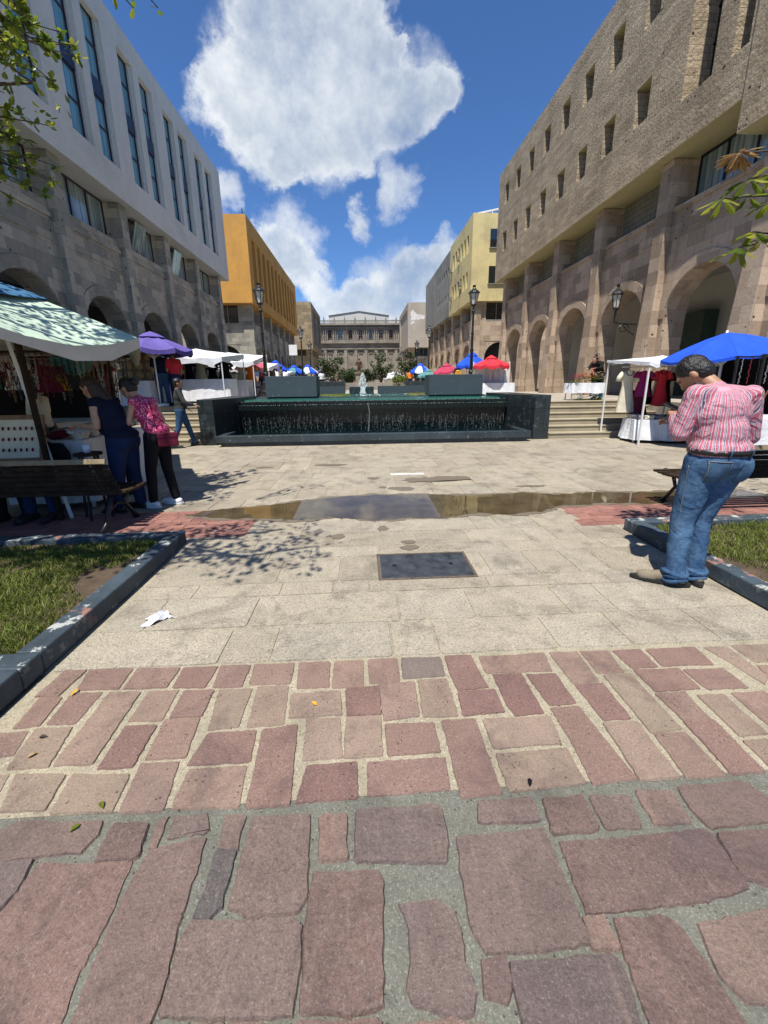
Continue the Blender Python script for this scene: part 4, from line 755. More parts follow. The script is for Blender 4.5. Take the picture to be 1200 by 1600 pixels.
# ================================================================= FOUNTAIN
n = NT('chipped_dark_rim'); a = n.noise(11, 8, .75); n.col(n.mix(n.ramp(a, [(.60, 0.0), (.65, 1.0)]), n.mix(n.ramp(n.noise(2, 5), [(.3, 0.0), (.7, 1.0)]), (.020, .030, .036), (.045, .062, .070)), (.22, .25, .25))); n.rough(.4); n.bump(a, .5, .012); MT['rim'] = n.m
Fn = thing('fountain', 'wide dark marble cascade fountain with water running over its weir', 'fountain', (.4, 10, 0))
def fb(b, name, mat, parent=Fn, **k):
    b.v = [(x - .4, y - 10, z) for x, y, z in b.v]; return b.build(name, mat, parent, **k)
for s_, x0, x1, x2 in ((-1, -4.08, -3.70, -3.38), (1, 4.88, 4.47, 4.08)):
    P0 = [(x0, 10.22), (x1, 10.22), (x2, 11.25), (x2, 13.2), (x0, 13.2)]
    if s_ > 0: P0 = P0[::-1]
    b = B()
    n_ = len(P0); b.add([(x, y, 0) for x, y in P0] + [(x, y, 1.14) for x, y in P0], [tuple(range(n_ - 1, -1, -1)), tuple(range(n_, 2 * n_))] + [(i, (i + 1) % n_, n_ + (i + 1) % n_, n_ + i) for i in range(n_)])
    fb(b, 'side_wall', 'fount', bevel=.008, fix=True)
b = B(); b.box(-3.58, 4.27, 9.86, 10.02, .10, .27); b.box(-3.58, 4.27, 10.02, 10.06, .10, .27); b.box(-3.5, 4.19, 9.93, 10.06, 0, .10); b.box(-3.58, -3.42, 10.061, 10.9, .05, .268); b.box(4.11, 4.27, 10.061, 10.9, .05, .268)
fb(b, 'basin_rim', 'rim', bevel=.01)
b = B(); b.box(-3.41, 4.10, 10.07, 11.3, .02, .17); fb(b, 'basin_water', 'wet')
b = B(); b.box(-3.36, 4.06, 11.3, 11.6, 0, .80); b.box(-3.36, 4.06, 11.12, 11.6, .801, .93); b.box(-3.36, 4.06, 11.30, 11.8, .931, 1.02); b.box(-3.36, 4.06, 11.28, 11.34, .62, .80); fb(b, 'weir', 'wet')
b = B(); b.box(-3.37, 4.07, 11.8, 17.2, .6, 1.045)
me = fb(b, 'pool_water', 'pool')
b = B()                                                            # falling water: strands and droplets
for _ in range(430):
    x = random.uniform(-3.2, 3.95); dn = .5 + .5 * noise.noise(Vector((x * .9, 0, 0)))
    if random.random() > dn + .35: continue
    y = 11.08 + random.uniform(-.05, .02); z = .80
    if random.random() < .55:
        zt = random.uniform(.35, .72); l = random.uniform(.04, .22); b.tube([(x, y, zt), (x + random.uniform(-.01, .01), y - .01, max(.17, zt - l))], [.0012, .0024], 4)
    for k in range(random.randint(2, 7)):
        zz = random.uniform(.18, .62); rr = random.uniform(.002, .0062); b.ell((x + random.uniform(-.02, .02), y + random.uniform(-.05, .05), zz), (rr * .8, rr, rr * random.uniform(1, 3.4)), None, 5, 4)
for x in (.16,):
    for k in range(2): b.tube([(x + random.uniform(-.05, .05), 11.06, .97), (x + random.uniform(-.05, .05), 11.0, .7), (x + random.uniform(-.06, .06), 10.98, .2)], [.004, .005, .007], 5)
o = fb(b, 'falling_water', 'drops'); tag(o, kind='stuff')
b = B()                                                            # thin glistening film on the weir lips
for z, y in ((.932, 11.14), (1.021, 11.33)):
    for k in range(160):
        x = -3.3 + k * .0462; b.ell((x + random.uniform(-.02, .02), y - .02 + random.uniform(-.01, .01), z), (random.uniform(.004, .02), .008, random.uniform(.001, .003)), None, 5, 4)
o = fb(b, 'water_film', 'foam'); tag(o, kind='stuff')
b = B(); b.box(-3.37, 4.07, 13.1, 13.3, 1.046, 1.075); b.box(-3.37, -1.1, 13.301, 13.6, 1.046, 1.085); b.box(1.9, 4.07, 13.301, 13.6, 1.046, 1.085); fb(b, 'coping', 'bluewall')
b = B(); b.box(-.52, .5, 17.0, 17.5, 1.04, 1.34); fb(b, 'jet_plinth', 'fount', bevel=.01)
b = B(); b.box(-1.9, -.70, 17.25, 17.5, .9, 1.36); b.box(.68, 2.7, 17.25, 17.5, .9, 1.36); fb(b, 'rear_wall', 'bluewall')
b = B()
for _ in range(380):
    a = random.uniform(0, 6.28); h = random.random(); rr = (.03 + .17 * (1 - h) ** .7) * random.uniform(.1, 1); z = 1.34 + .52 * h; q = random.uniform(.008, .026); b.ell((.05 + rr * math.cos(a), 17.2 + rr * math.sin(a), z), (q, q, q * 2.2), None, 5, 4)
b.tube([(.05, 17.2, 1.3), (.05, 17.2, 1.6), (.05, 17.2, 1.88)], [.06, .04, .01], 10)
for k in range(60): b.tube([(.05 + random.uniform(-.12, .12), 16.98, 1.34), (.05 + random.uniform(-.14, .14), 16.95, 1.06)], .01, 4)
o = fb(b, 'water_jet', 'spray'); tag(o, kind='stuff')
b = B()
for _ in range(36): q = random.uniform(0, 1); b.ell((-2.2 + 4.6 * random.random(), 13.7 + 3 * random.random(), 1.046), (.01 + .03 * q, .01 + .04 * q, .004), None, 6, 4)
fb(b, 'foam_flecks', 'foam')
for (x0, x1, lb) in ((-3.02, -1.42, 'blue grey painted block wall left of the fountain pool'), (2.16, 3.90, 'chipped blue grey painted block wall right of the fountain pool')):
    b = B(); b.box(0, x1 - x0, 0, .95, .0, .64); o = b.build('planter_wall', 'bluewall', bevel=.01); o.location = (x0, 13.0, 1.09 if False else 1.086); tag(o, lb, 'block wall')
for x0, x1 in ((-3.0, -1.36), (2.1, 3.9)):
    b = grass(x0 - .3, x1 + .9 if x0 < 0 else x1, 14.2, 17, 3500, 1.05); b.box(x0 - .3, x1 + (.7 if x0 < 0 else 0), 14.1, 17, 1.046, 1.055)
    tag(b.build('grass', 'grass'), 'strip of grass beside the fountain pool, %s of the jet' % ('left' if x0 < 0 else 'right'), 'grass', kind='stuff')
# ================================================================= LAMP POSTS
def lantern(t, z, r=.2, h=.46, loc=(0, 0)):
    b = B(); x, y = loc
    for k in range(6):
        a = math.pi / 3 * k; b.bar((x + r * .55 * math.cos(a), y + r * .55 * math.sin(a), z), (x + r * .95 * math.cos(a), y + r * .95 * math.sin(a), z + h), .02)
    b.lathe([(.05, -.22), (.03, -.12), (.10, -.05), (r * .62, 0), (r * .5, .02)], (x, y, z), 12); b.lathe([(r * 1.02, h), (r * 1.2, h + .03), (r * .95, h + .10), (r * .35, h + .2), (r * .22, h + .25), (r * .34, h + .29), (r * .34, h + .33), (.01, h + .36)], (x, y, z), 12)
    l = b.build('lantern', 'black_iron', t)
    b = B(); b.lathe([(r * .5, .02), (r * .88, h - .005)], (x, y, z), 6); b.build('lamp_glass', 'lampglass', l); return l
def lamppost(loc, label, H=5.3, near=True):
    t = thing('street_lamp', label, 'street lamp', loc, random.uniform(0, 1), 'ornate iron lamp posts along the street')
    b = B(); b.lathe([(.34, 0), (.34, .10), (.27, .16), (.30, .3), (.26, .36), (.18, .60), (.2, .66), (.13, .74), (.10, 1.0), (.12, 1.05), (.085, 1.12)], n=12)
    for k in range(4): a = math.pi / 2 * k + .7; b.tube([(.33 * math.cos(a), .33 * math.sin(a), .05), (.36 * math.cos(a), .36 * math.sin(a), .2), (.22 * math.cos(a), .22 * math.sin(a), .4), (.2 * math.cos(a), .2 * math.sin(a), .62)], [.07, .05, .05, .03], 6)
    b.build('lamp_base', 'black_iron', t, smooth=False)
    zt = H - 1.0; b = B(); b.lathe([(.075, 1.1), (.065, 1.9), (.085, 1.95), (.085, 2.0), (.06, 2.05), (.052, zt * .72), (.075, zt * .72 + .04), (.05, zt * .72 + .1), (.045, zt - .15), (.075, zt - .08), (.05, zt)], n=10); b.build('pole', 'black_iron', t, smooth=True)
    lantern(t, zt + .2, .215, .44); return t
lp = lamppost((-4.12, 18, .88), 'black iron lamp post before the amber building, nearest on the left', 4.65)
for x, y, lb in ((4.95, 18.4, 'black iron lamp post behind the right block wall, nearest on the right'), (-4.35, 31, 'second black iron lamp post from the front on the left'),
                 (-5.0, 41.5, 'third black lamp post on the left, before the beige block building'), (-4.9, 55, 'farthest black iron lamp post on the left'),
                 (5.1, 31, 'second black lamp post on the right, against the grey building'), (5.6, 41.5, 'third black lamp post on the right, before the peeling beige building'), (5.4, 55, 'farthest black iron lamp post on the right behind the darker street tree')):
    dup(lp, (x, y, .88), random.uniform(0, 1), lb)
def walllamp(y, label, X=9.55, z=3.45):
    t = thing('wall_lamp', label, 'wall lamp', (X - .82, y, z), 0, 'black lanterns on scroll brackets in the right arcade')
    b = B(); b.tube([(.8, 0, -.1), (.3, 0, -.08), (0, 0, -.05)], .022, 6); b.tube([(0, 0, -.05), (0, 0, .3)], .03, 6)
    sp = [(.35 + .20 * math.cos(q) * (1 - q / 12), 0, -.24 + .16 * math.sin(q) * (1 - q / 12)) for q in [i * .45 for i in range(17)]]; b.tube(sp, .018, 5); b.tube([(.75, 0, -.45), (.5, 0, -.3), (.3, 0, -.12)], .02, 5); b.build('bracket', 'black_iron', t)
    lantern(t, .42, .165, .40)
    return t
walllamp(14.15, 'black lantern on a scroll bracket in the arch left of the green walled arch'); walllamp(22.6, 'small black lantern on a bracket in the arch with the white awning', 11.6, 3.6)
b = B(); b.box(-.02, .02, -.3, .3, 0, .75); o = b.build('street_sign', 'white_metal'); o.location = (-5.05, 31.5, 3.55); o.rotation_euler = (0, 0, 1.5); tag(o, 'small pale rectangular sign beside the second left lamp post', 'sign')
# ================================================================= UMBRELLAS
def umbrella(loc, label, R, zedge, zap, cols, n=8, rz=0, tilt=(0, 0), vent=True, cat='umbrella', group='market umbrellas', sag=.06, val=.12, polemat='white_metal', pole_low=0.0, valmat=None):
    t = thing('market_umbrella', label, cat, loc, rz, group)
    cb = B(); seg = 4; prof = [(.0, zap), (.30, zap - .22 * (zap - zedge)), (.58, zap - .50 * (zap - zedge)), (.82, zap - .78 * (zap - zedge)), (1.0, zedge)]
    tx, ty = tilt; T = lambda x, y, z: (x, y, z + tx * x + ty * y)
    for k in range(n):
        a0, a1 = 2 * math.pi * k / n, 2 * math.pi * (k + 1) / n; mi = k % len(cols)
        gr = []
        for i, (r, z) in enumerate(prof):
            row = []
            for j in range(seg + 1):
                f = j / seg; x = (math.cos(a0) * (1 - f) + math.cos(a1) * f) * r * R; y = (math.sin(a0) * (1 - f) + math.sin(a1) * f) * r * R
                row.append(T(x, y, z - sag * math.sin(math.pi * f) * r * (1.2 if i == 4 else 1)))
            gr.append(row)
        gr.append([(p[0], p[1], p[2] - val * (1 + (.35 if valmat else .12) * math.sin(jj * 1.57 + k * 2.3))) for jj, p in enumerate(gr[-1])])
        if valmat:
            vb_ = B(); vb_.add(gr[-2] + gr[-1], [(j, j + 1, seg + 2 + j, seg + 1 + j) for j in range(seg)]); vo = vb_.build('valance', valmat, t); vo.modifiers.new('thick', 'SOLIDIFY').thickness = .004; gr.pop()
        vs = [p for row in gr for p in row]; m = seg + 1
        cb.add(vs, [(i * m + j, i * m + j + 1, (i + 1) * m + j + 1, (i + 1) * m + j) for i in range(len(gr) - 1) for j in range(seg)], mi)
    c = cb.build('canopy', cols, t, smooth=False); sd_ = c.modifiers.new('thick', 'SOLIDIFY'); sd_.thickness = .006
    if vent:
        vb = B(); vp = [(0, zap + .10), (.20, zap + .02), (.34, zap - .22 * (zap - zedge) + .02)]
        for k in range(n):
            a0, a1 = 2 * math.pi * k / n, 2 * math.pi * (k + 1) / n
            vs = [T(math.cos(a) * r * R, math.sin(a) * r * R, z) for r, z in vp for a in (a0, a1)]; vb.add(vs, [(0, 1, 3, 2), (2, 3, 5, 4)], 0)
        v_ = vb.build('vent_cap', cols[0] if not isinstance(cols, str) else cols, t); s2 = v_.modifiers.new('thick', 'SOLIDIFY'); s2.thickness = .006
    rb = B()
    for k in range(n):
        a = 2 * math.pi * k / n; rb.tube([T(0, 0, zap - .04), T(math.cos(a) * R * .99, math.sin(a) * R * .99, zedge - .02)], .008, 4); rb.tube([T(0, 0, zedge - .25 * 1), T(math.cos(a) * R * .5, math.sin(a) * R * .5, zap - .48 * (zap - zedge))], .007, 4)
    rb.build('rib_frame', 'white_metal', t)
    pb = B(); pb.tube([(0, 0, pole_low), (0, 0, zap + .04)], .022, 8); pb.lathe([(.22, 0), (.22, .08), (.05, .1)], (0, 0, pole_low), 12); pb.build('pole', polemat, t, smooth=True); return t
# ================================================================= STALLS
def drape(t, name, x0, x1, y0, y1, z, zb, mat='white', folds=.02, seed=0):
    """table top with a cloth hanging on all four sides in soft folds"""
    b = B(); per = []
    N = 14
    def side(p, q, m):
        for k in range(m): per.append((p[0] + (q[0] - p[0]) * k / m, p[1] + (q[1] - p[1]) * k / m, (q[1] - p[1]), -(q[0] - p[0])))
    mx, my = max(8, int((x1 - x0) / .07)), max(6, int((y1 - y0) / .07))
    side((x0, y0), (x1, y0), mx); side((x1, y0), (x1, y1), my); side((x1, y1), (x0, y1), mx); side((x0, y1), (x0, y0), my)
    n_ = len(per); vs = []; L = 5
    for l in range(L + 1):
        f = l / L
        for i, (x, y, nx, ny) in enumerate(per):
            d = math.hypot(nx, ny); w = folds * f * (noise.noise(Vector((x * 7 + seed, y * 7, 0))) * 2.2 + .9) + .02 * f
            vs.append((x + nx / d * w, y + ny / d * w, z - (z - zb) * f + .03 * f * noise.noise(Vector((x * 2, y * 2, seed)))))
    b.add(vs, [(l * n_ + i, l * n_ + (i + 1) % n_, (l + 1) * n_ + (i + 1) % n_, (l + 1) * n_ + i) for l in range(L) for i in range(n_)] + [tuple(range(n_))])
    return b.build(name, mat, t, smooth=False)
def stalltable(loc, label, w, d, h, zb=.06, mat='white', rz=0, seed=0):
    t = thing('stall_table', label, 'table', loc, rz, 'cloth covered stall tables')
    drape(t, 'tablecloth', -w / 2, w / 2, -d / 2, d / 2, h, zb, mat, .02, seed)
    b = B()
    for x in (-w / 2 + .06, w / 2 - .06):
        for y in (-d / 2 + .06, d / 2 - .06): b.box(x - .015, x + .015, y - .015, y + .015, 0, h - .01)
    b.build('leg_frame', 'white_metal', t); return t
def tent(loc, label, w, d, zf, zr, mat='white', rz=0, peak=.25, val=.18, open_=True, legs=True, group='white canopy stalls'):
    t = thing('canopy_tent', label, 'canopy', loc, rz, group)
    b = B(); nx, ny = 10, 8; g = []
    for j in range(ny + 1):
        for i in range(nx + 1):
            u, v = i / nx, j / ny; z = zf + (zr - zf) * v + peak * (1 - max(abs(2 * u - 1), abs(2 * v - 1))) - .05 * math.sin(math.pi * ((u * 4) % 1)) * (1 if j in (0, ny) else .4)
            g.append((-w / 2 + w * u, -d / 2 + d * v, z))
    b.add(g, [(j * (nx + 1) + i, j * (nx + 1) + i + 1, (j + 1) * (nx + 1) + i + 1, (j + 1) * (nx + 1) + i) for j in range(ny) for i in range(nx)])
    ring = [i for i in range(nx + 1)] + [j * (nx + 1) + nx for j in range(1, ny + 1)] + [ny * (nx + 1) + i for i in range(nx - 1, -1, -1)] + [j * (nx + 1) for j in range(ny - 1, 0, -1)]
    vs = []; m = len(ring)
    for i in ring: vs.append(g[i])
    for k, i in enumerate(ring): p = g[i]; vs.append((p[0] * 1.004, p[1] * 1.004, p[2] - val * (1 + .25 * math.sin(k * 1.7))))
    b.add(vs, [(k, (k + 1) % m, m + (k + 1) % m, m + k) for k in range(m)])
    c = b.build('canopy', mat, t); q = c.modifiers.new('thick', 'SOLIDIFY'); q.thickness = .005
    for x in (-w / 2 + .03, w / 2 - .03):
        for y, z in ((-d / 2 + .03, zf), (d / 2 - .03, zr)): b = B(); b.box(x - .016, x + .016, y - .016, y + .016, 0, z - .03); b.build('post', 'white_metal', t)
    return t
def garment(loc, label, w, h, mat, rz=0, sleeves=True, trim=None, cat='dress', group=None, flare=1.25):
    t = thing('dress' if cat == 'dress' else 'blouse', label, cat, loc, rz, group)
    b = B(); rows = [(0, .16), (.03, .30), (.06, .5), (.16, .44), (.36, .38), (.5, .42), (.8, .5 * flare * .9), (1, .5 * flare)]
    n_ = 16; vs = []
    for f, ww in rows:
        for k in range(n_):
            a = 2 * math.pi * k / n_; rip = 1 + .12 * f * math.sin(5 * a + f * 2); vs.append((w * ww * math.cos(a) * rip, w * .16 * (1 + f) * math.sin(a) * rip, -h * f))
    m = len(rows); b.add(vs, [(i * n_ + k, i * n_ + (k + 1) % n_, (i + 1) * n_ + (k + 1) % n_, (i + 1) * n_ + k) for i in range(m - 1) for k in range(n_)])
    if sleeves:
        for s_ in (-1, 1): b.tube([(s_ * w * .42, 0, -h * .05), (s_ * w * .62, 0, -h * .16), (s_ * w * .66, 0, -h * .26)], [.05, .06, .075], 8)
    b.build('fabric', mat, t, smooth=True)
    if trim:
        b = B()
        for k in range(9): a = math.pi * (1 + k / 8); b.ell((w * .24 * math.cos(a), -w * .16, -h * .03 + w * .28 * math.sin(a)), (.02, .012, .02), None, 6, 5)
        b.build('embroidery', trim, t)
    b = B(); b.tube([(-w * .4, 0, -.03), (0, 0, .01), (w * .4, 0, -.03)], .007, 5); b.tube([(0, 0, .01), (0, 0, .05), (.02, 0, .07), (0, 0, .09)], .004, 4); b.build('hanger', 'wood_mid', t); return t
# ================================================================= BENCH
def bench(loc, rz, label, L=1.9):
    t = thing('park_bench', label, 'bench', loc, rz, 'slatted wooden benches with iron legs')
    # sits facing +Y; the back leans towards -Y
    for k in range(7):
        f = k / 6; y = -.05 - .17 * f; z = .42 + .36 * f; b = B(); R = Matrix.Rotation(-.35, 3, 'X'); b.obox((0, y - .02, z), (L, .022, .050), R); b.build('back_slat', 'wood_dark' if k < 6 else 'benchtop', t, bevel=.004)
    for k in range(6): b = B(); b.obox((0, .03 + k * .072, .405 - .012 * math.sin(k * .6)), (L, .055, .026)); b.build('seat_slat', 'wood_dark', t, bevel=.004)
    for s_ in (-1, 1):
        x = s_ * (L / 2 - .16); b = B()
        b.tube([(x, -.235, .80), (x, -.12, .52), (x, -.02, .39), (x, .2, .36), (x, .43, .385)], [.018, .022, .024, .02, .02], 6)
        b.tube([(x, .0, .38), (x, -.06, .25), (x, -.16, .1), (x, -.27, .0)], [.03, .024, .022, .035], 6); b.tube([(x, .28, .37), (x, .22, .24), (x, .32, .1), (x, .40, .0)], [.024, .022, .022, .035], 6)
        b.tube([(x, -.07, .22), (x, .08, .27), (x, .23, .22)], .014, 5); b.ell((x, .41, .40), (.03, .03, .03)); b.build('leg', 'black_iron', t, smooth=True)
    return t
bench((-3.55, 4.20, 0), 0, 'dark slatted bench seen from behind at left, under the green umbrella', 2.05)
bench((4.62, 4.22, 0), 0, 'dark slatted bench at right behind the man in the striped shirt', 2.05)
# ================================================================= TREES
def leafquad(b, c, d, up, L, w, fold=.25):
    d = d.normalized(); s_ = d.cross(up)
    if s_.length < .01: s_ = d.orthogonal()
    s_.normalize(); n_ = s_.cross(d); q = d * L; f = -n_ * fold * w; cv = -n_ * L * .10
    m1, m2, t = c + q * .35, c + q * .75 + cv * .5, c + q + cv
    b.add([c, m1, m2, t, m1 + s_ * w * .75 + f, m2 + s_ * w * .95 + f, m1 - s_ * w * .75 + f, m2 - s_ * w * .95 + f],
          [(0, 4, 1), (4, 5, 2, 1), (5, 3, 2), (0, 1, 6), (1, 2, 7, 6), (2, 3, 7)])
def rv(): 
    while True:
        v = Vector((random.uniform(-1, 1), random.uniform(-1, 1), random.uniform(-1, 1)))
        if .05 < v.length < 1: return v.normalized()
def tree(name, loc, label, trunk, limbs, clumps, leafL, leafW, leafmat, per, bark='bark', group=None, leaves_name='crown'):
    t = thing(name, label, 'tree', loc, 0, group)
    b = B()
    for pts, rs in [trunk] + limbs: b.tube(pts, rs, 8)
    b.build('trunk', bark, t, smooth=True)
    b = B()
    for (c, r) in clumps:
        c = Vector(c)
        for _ in range(int(per * r ** 2 * 4)):
            v = rv() * r * random.uniform(.25, 1) ** .6; p = c + Vector((v.x, v.y, v.z * .75))
            d = (v.normalized() * .6 + rv() + Vector((0, 0, -.15))); leafquad(b, p, d, Vector((0, 0, 1)) + rv() * .6, leafL * random.uniform(.6, 1.15), leafW * random.uniform(.7, 1.1))
    b.build(leaves_name, leafmat, t); return t
def limb(a, c, r0, r1, wob=.12, n_=5):
    a, c = Vector(a), Vector(c); return ([a.lerp(c, k / n_) + rv() * wob * (0 < k < n_) for k in range(n_ + 1)], [r0 + (r1 - r0) * k / n_ for k in range(n_ + 1)])
# left foreground tree: trunk stands off to the left, branches reach over the bench and the stall
random.seed(11)
ends = [(-.95, -.55, 4.4), (.2, -.4, 4.7), (1.55, 1.3, 4.6), (1.0, 2.0, 5.0), (1.45, 2.55, 4.35), (.7, 2.5, 3.9), (1.7, -.1, 4.2), (2.3, -.6, 4.35), (.9, .9, 5.4), (-.8, 1.2, 5.0), (-.2, 2.6, 4.9), (2.9, -.15, 4.55), (2.9, -.75, 4.2), (3.35, -.5, 4.25), (2.5, -.1, 4.0), (-.3, 1.9, 4.1)]
limbs = []; clumps = []
for e in ends:
    l = limb((0, 0, 2.5), e, .05, .012, .14, 6); limbs.append(l)
    for k in (3, 4, 5, 6):
        p = l[0][k]; clumps.append((p + rv() * .12, random.uniform(.26, .42)))
        q = p + rv() * .42; limbs.append(([p, p.lerp(q, .5) + rv() * .05, q], [.012, .009, .005])); clumps.append((q, random.uniform(.2, .34)))
tree('broadleaf_tree', (-4.55, 2.3, 0), 'broad leaved tree whose leafy branches hang into the upper left corner', ([(0, 0, .05), (.05, .02, 1.2), (0, 0, 2.55)], [.12, .10, .075]), limbs, clumps, .09, .024, 'leaf', 75)
# twig hanging in at the top, left of the sky
def sprig(b, lb, base, tips, L, W, n_):
    for tip in tips:
        l = limb(base, tip, .010, .004, .03, 5); b.tube(*l, 5)
        for k in range(2, 6):
            p = l[0][k]
            for _ in range(n_): leafquad(lb, p + rv() * .01, rv() + Vector((0, 0, .1)), Vector((0, 0, 1)) + rv() * .5, L * random.uniform(.6, 1.1), W * random.uniform(.8, 1.1))
# branches that show in the photo, each with its twigs and leaves, belonging to the same tree
root = bpy.data.objects['broadleaf_tree']
b = B(); lb = B(); O = Vector(root.location)
def G_b(base, tips, n_=5):
    T_ = [Vector(p) - O for p in tips]
    for p in list(T_):
        if n_ > 3: T_ += [p + Vector((-.15, 0, 0)) + rv() * .2]
    sprig(b, lb, Vector(base) - O, T_, .085, .023, n_)
G_b((-3.3, 3.6, 4.6), [(-2.75, 4.3, 4.55), (-2.62, 4.4, 4.3), (-2.8, 4.2, 4.75), (-3.0, 4.5, 4.45), (-2.9, 4.4, 4.6), (-2.7, 4.3, 4.7)], 9)
G_b((-3.5, 4.1, 4.35), [(-3.0, 4.9, 4.75), (-2.7, 4.95, 4.62), (-3.2, 4.9, 4.5), (-2.85, 5.0, 4.85), (-3.3, 4.9, 4.75), (-3.1, 5.0, 4.9), (-3.35, 4.9, 4.6)], 10)
G_b((-3.6, 4.3, 3.9), [(-3.3, 4.9, 4.12), (-3.12, 5.0, 4.08), (-3.28, 4.9, 3.9), (-3.45, 5.0, 4.2)], 7)
G_b((-3.75, 4.4, 3.7), [(-3.35, 5.0, 3.78), (-3.22, 5.05, 3.62), (-3.3, 5.0, 3.48), (-3.12, 5.0, 3.72), (-3.5, 5.0, 3.75)], 8)
G_b((-2.3, 3.2, 4.8), [(-1.72, 4.05, 4.38), (-1.55, 4.1, 4.42), (-1.85, 4.0, 4.42), (-1.42, 4.0, 4.5)], 2)
b.build('hanging_branch', 'bark', root, smooth=True); lb.build('foliage', 'leaf', root)
# right foreground tree
random.seed(23)
ends = [(-.6, .5, 3.3), (.4, .8, 3.6), (-.3, -.5, 3.7), (.9, .1, 3.4), (.3, 1.6, 3.2), (.9, 1.7, 3.5)]
limbs = []; clumps = []
for e in ends:
    l = limb((0, 0, 1.7), e, .04, .01, .1, 5); limbs.append(l)
    for k in (4, 5): clumps.append((l[0][k] + rv() * .1, random.uniform(.26, .4)))
RT = tree('young_tree', (4.35, 2.2, 0), 'young tree with a bronze new shoot reaching in at the right edge', ([(0, 0, .05), (.02, 0, .9), (0, 0, 1.75)], [.05, .045, .04]), limbs, clumps, .15, .03, 'leaf', 40)
b = B(); lb = B(); rb_ = B(); O = Vector(RT.location)
def whorl(bb, p, d, n_, L, W, droop=.5):
    for k in range(n_):
        a = 6.283 * k / n_ + random.uniform(-.3, .3); v = Vector((math.cos(a), math.sin(a), -droop + random.uniform(-.25, .15))) * .8 + d * .7; s_ = Vector(p) + v.normalized() * .02; leafquad(bb, s_, v, Vector((0, 0, 1)) + rv() * .3, L * random.uniform(.75, 1.1), W)
for tip, bronze in (((2.58, 3.0, 2.97), True), ((2.52, 3.0, 2.70), False), ((2.72, 3.05, 2.84), False), ((2.78, 3.0, 2.50), False), ((2.70, 3.0, 2.40), False), ((2.88, 3.0, 2.70), False), ((2.92, 3.1, 2.95), False)):
    p = Vector(tip) - O; base = Vector((3.5, 2.9, 2.55 if tip[2] < 2.6 else 2.8)) - O; l = limb(base, p, .012, .005, .04, 5); b.tube(*l, 6)
    if bronze: 
        whorl(rb_, p, Vector((-.1, 0, .5)), 22, .12, .016, .6); whorl(rb_, p, Vector((0, 0, -.2)), 14, .11, .016, 1.0)
    else:
        whorl(lb, p, Vector((-.4, 0, 0)), 7, .145, .027, .45); whorl(lb, l[0][4], Vector((-.2, 0, .1)), 6, .125, .024, .3)
l = limb(Vector((3.6, 2.7, 1.75)) - O, Vector((3.22, 3.0, 1.50)) - O, .008, .004, .03, 4); b.tube(*l, 5)
whorl(rb_, Vector((3.20, 3.0, 1.48)) - O, Vector((-.3, 0, -1.2)), 3, .24, .028, 1.2)
b.build('branch', 'bark', RT, smooth=True); lb.build('foliage', 'leaf', RT); rb_.build('bronze_shoot', 'leafr', RT)
# distant street trees
random.seed(5)
def streettree(loc, label, h, w, dens=16, multi=True, mat='leafd'):
    limbs = []; clumps = []; hb = h * .38
    for _ in range(9):
        a = random.uniform(0, 6.28); rr = w * random.uniform(.3, .95); e = (rr * math.cos(a), rr * math.sin(a), random.uniform(hb + .2, h * .92)); l = limb((random.uniform(-.15, .15), random.uniform(-.15, .15), hb * .5), e, .07, .02, .15, 5); limbs.append(l)
        for k in (3, 4, 5): clumps.append((l[0][k], random.uniform(.3, .62) * w * .42))
    for _ in range(10):
        a = random.uniform(0, 6.28); rr = w * random.uniform(0, .75); clumps.append(((rr * math.cos(a), rr * math.sin(a), random.uniform(hb * 1.2, h)), random.uniform(.3, .55) * w * .5))
    return tree('street_tree', loc, label, ([(0, 0, 0), (.05, 0, hb * .5), (0, .05, hb)], [.13, .11, .08]), limbs, clumps, .20, .085, mat, dens * 5, group='round street trees in front of the theatre')
streettree((-2.75, 40, .9), 'bushy round street tree left of the statue in front of the theatre', 3.3, 1.55)
streettree((-4.1, 41, .9), 'small street tree at the left end of the row, beside the far left lamps', 2.9, 1.0)
streettree((2.0, 42, .9), 'pale green street tree just right of the statue', 3.5, 1.45)
streettree((4.45, 38, .9), 'darker round street tree at the right end of the row', 3.3, 1.55)
streettree((.3, 60, .9), 'low tree behind the statue against the theatre wall', 2.8, 2.1)
streettree((-1.6, 66, .9), 'low wide tree far behind the left street tree', 2.6, 2.4)
# statue with pedestal, planters and low walls in the middle distance
st = thing('statue', 'dark bronze standing figure on a stone pedestal behind the water jet', 'statue', (-.25, 45, .88))
b = B(); b.lathe([(.7, 0), (.7, .25), (.5, .35), (.42, .5), (.38, 1.5), (.5, 1.6), (.5, 1.7)], n=12); b.build('pedestal', 'oldstone', st)
b = B()
b.cap((0, 0, 2.25), .17, (.03, 0, 2.75), .21); b.cap((-.08, 0, 1.72), .09, (-.07, 0, 2.2), .12); b.cap((.08, .03, 1.72), .09, (.07, 0, 2.2), .12); b.cap((.03, 0, 2.85), .06, (.04, 0, 3.0), .06); b.ell((.05, 0, 3.1), (.11, .13, .15)); b.cap((-.2, 0, 2.8), .07, (-.35, .1, 2.5), .06); b.cap((-.35, .1, 2.5), .055, (-.1, .25, 2.45), .04); b.cap((.24, 0, 2.8), .07, (.36, .05, 2.45), .06); b.cap((.36, .05, 2.45), .05, (.25, .2, 2.2), .04); b.ell((0, 0, 1.74), (.25, .22, .06))
rmesh(b, 'figure', simple('brown_bronze', (.10, .045, .03), .45, .3, 5), st, .03, 2)
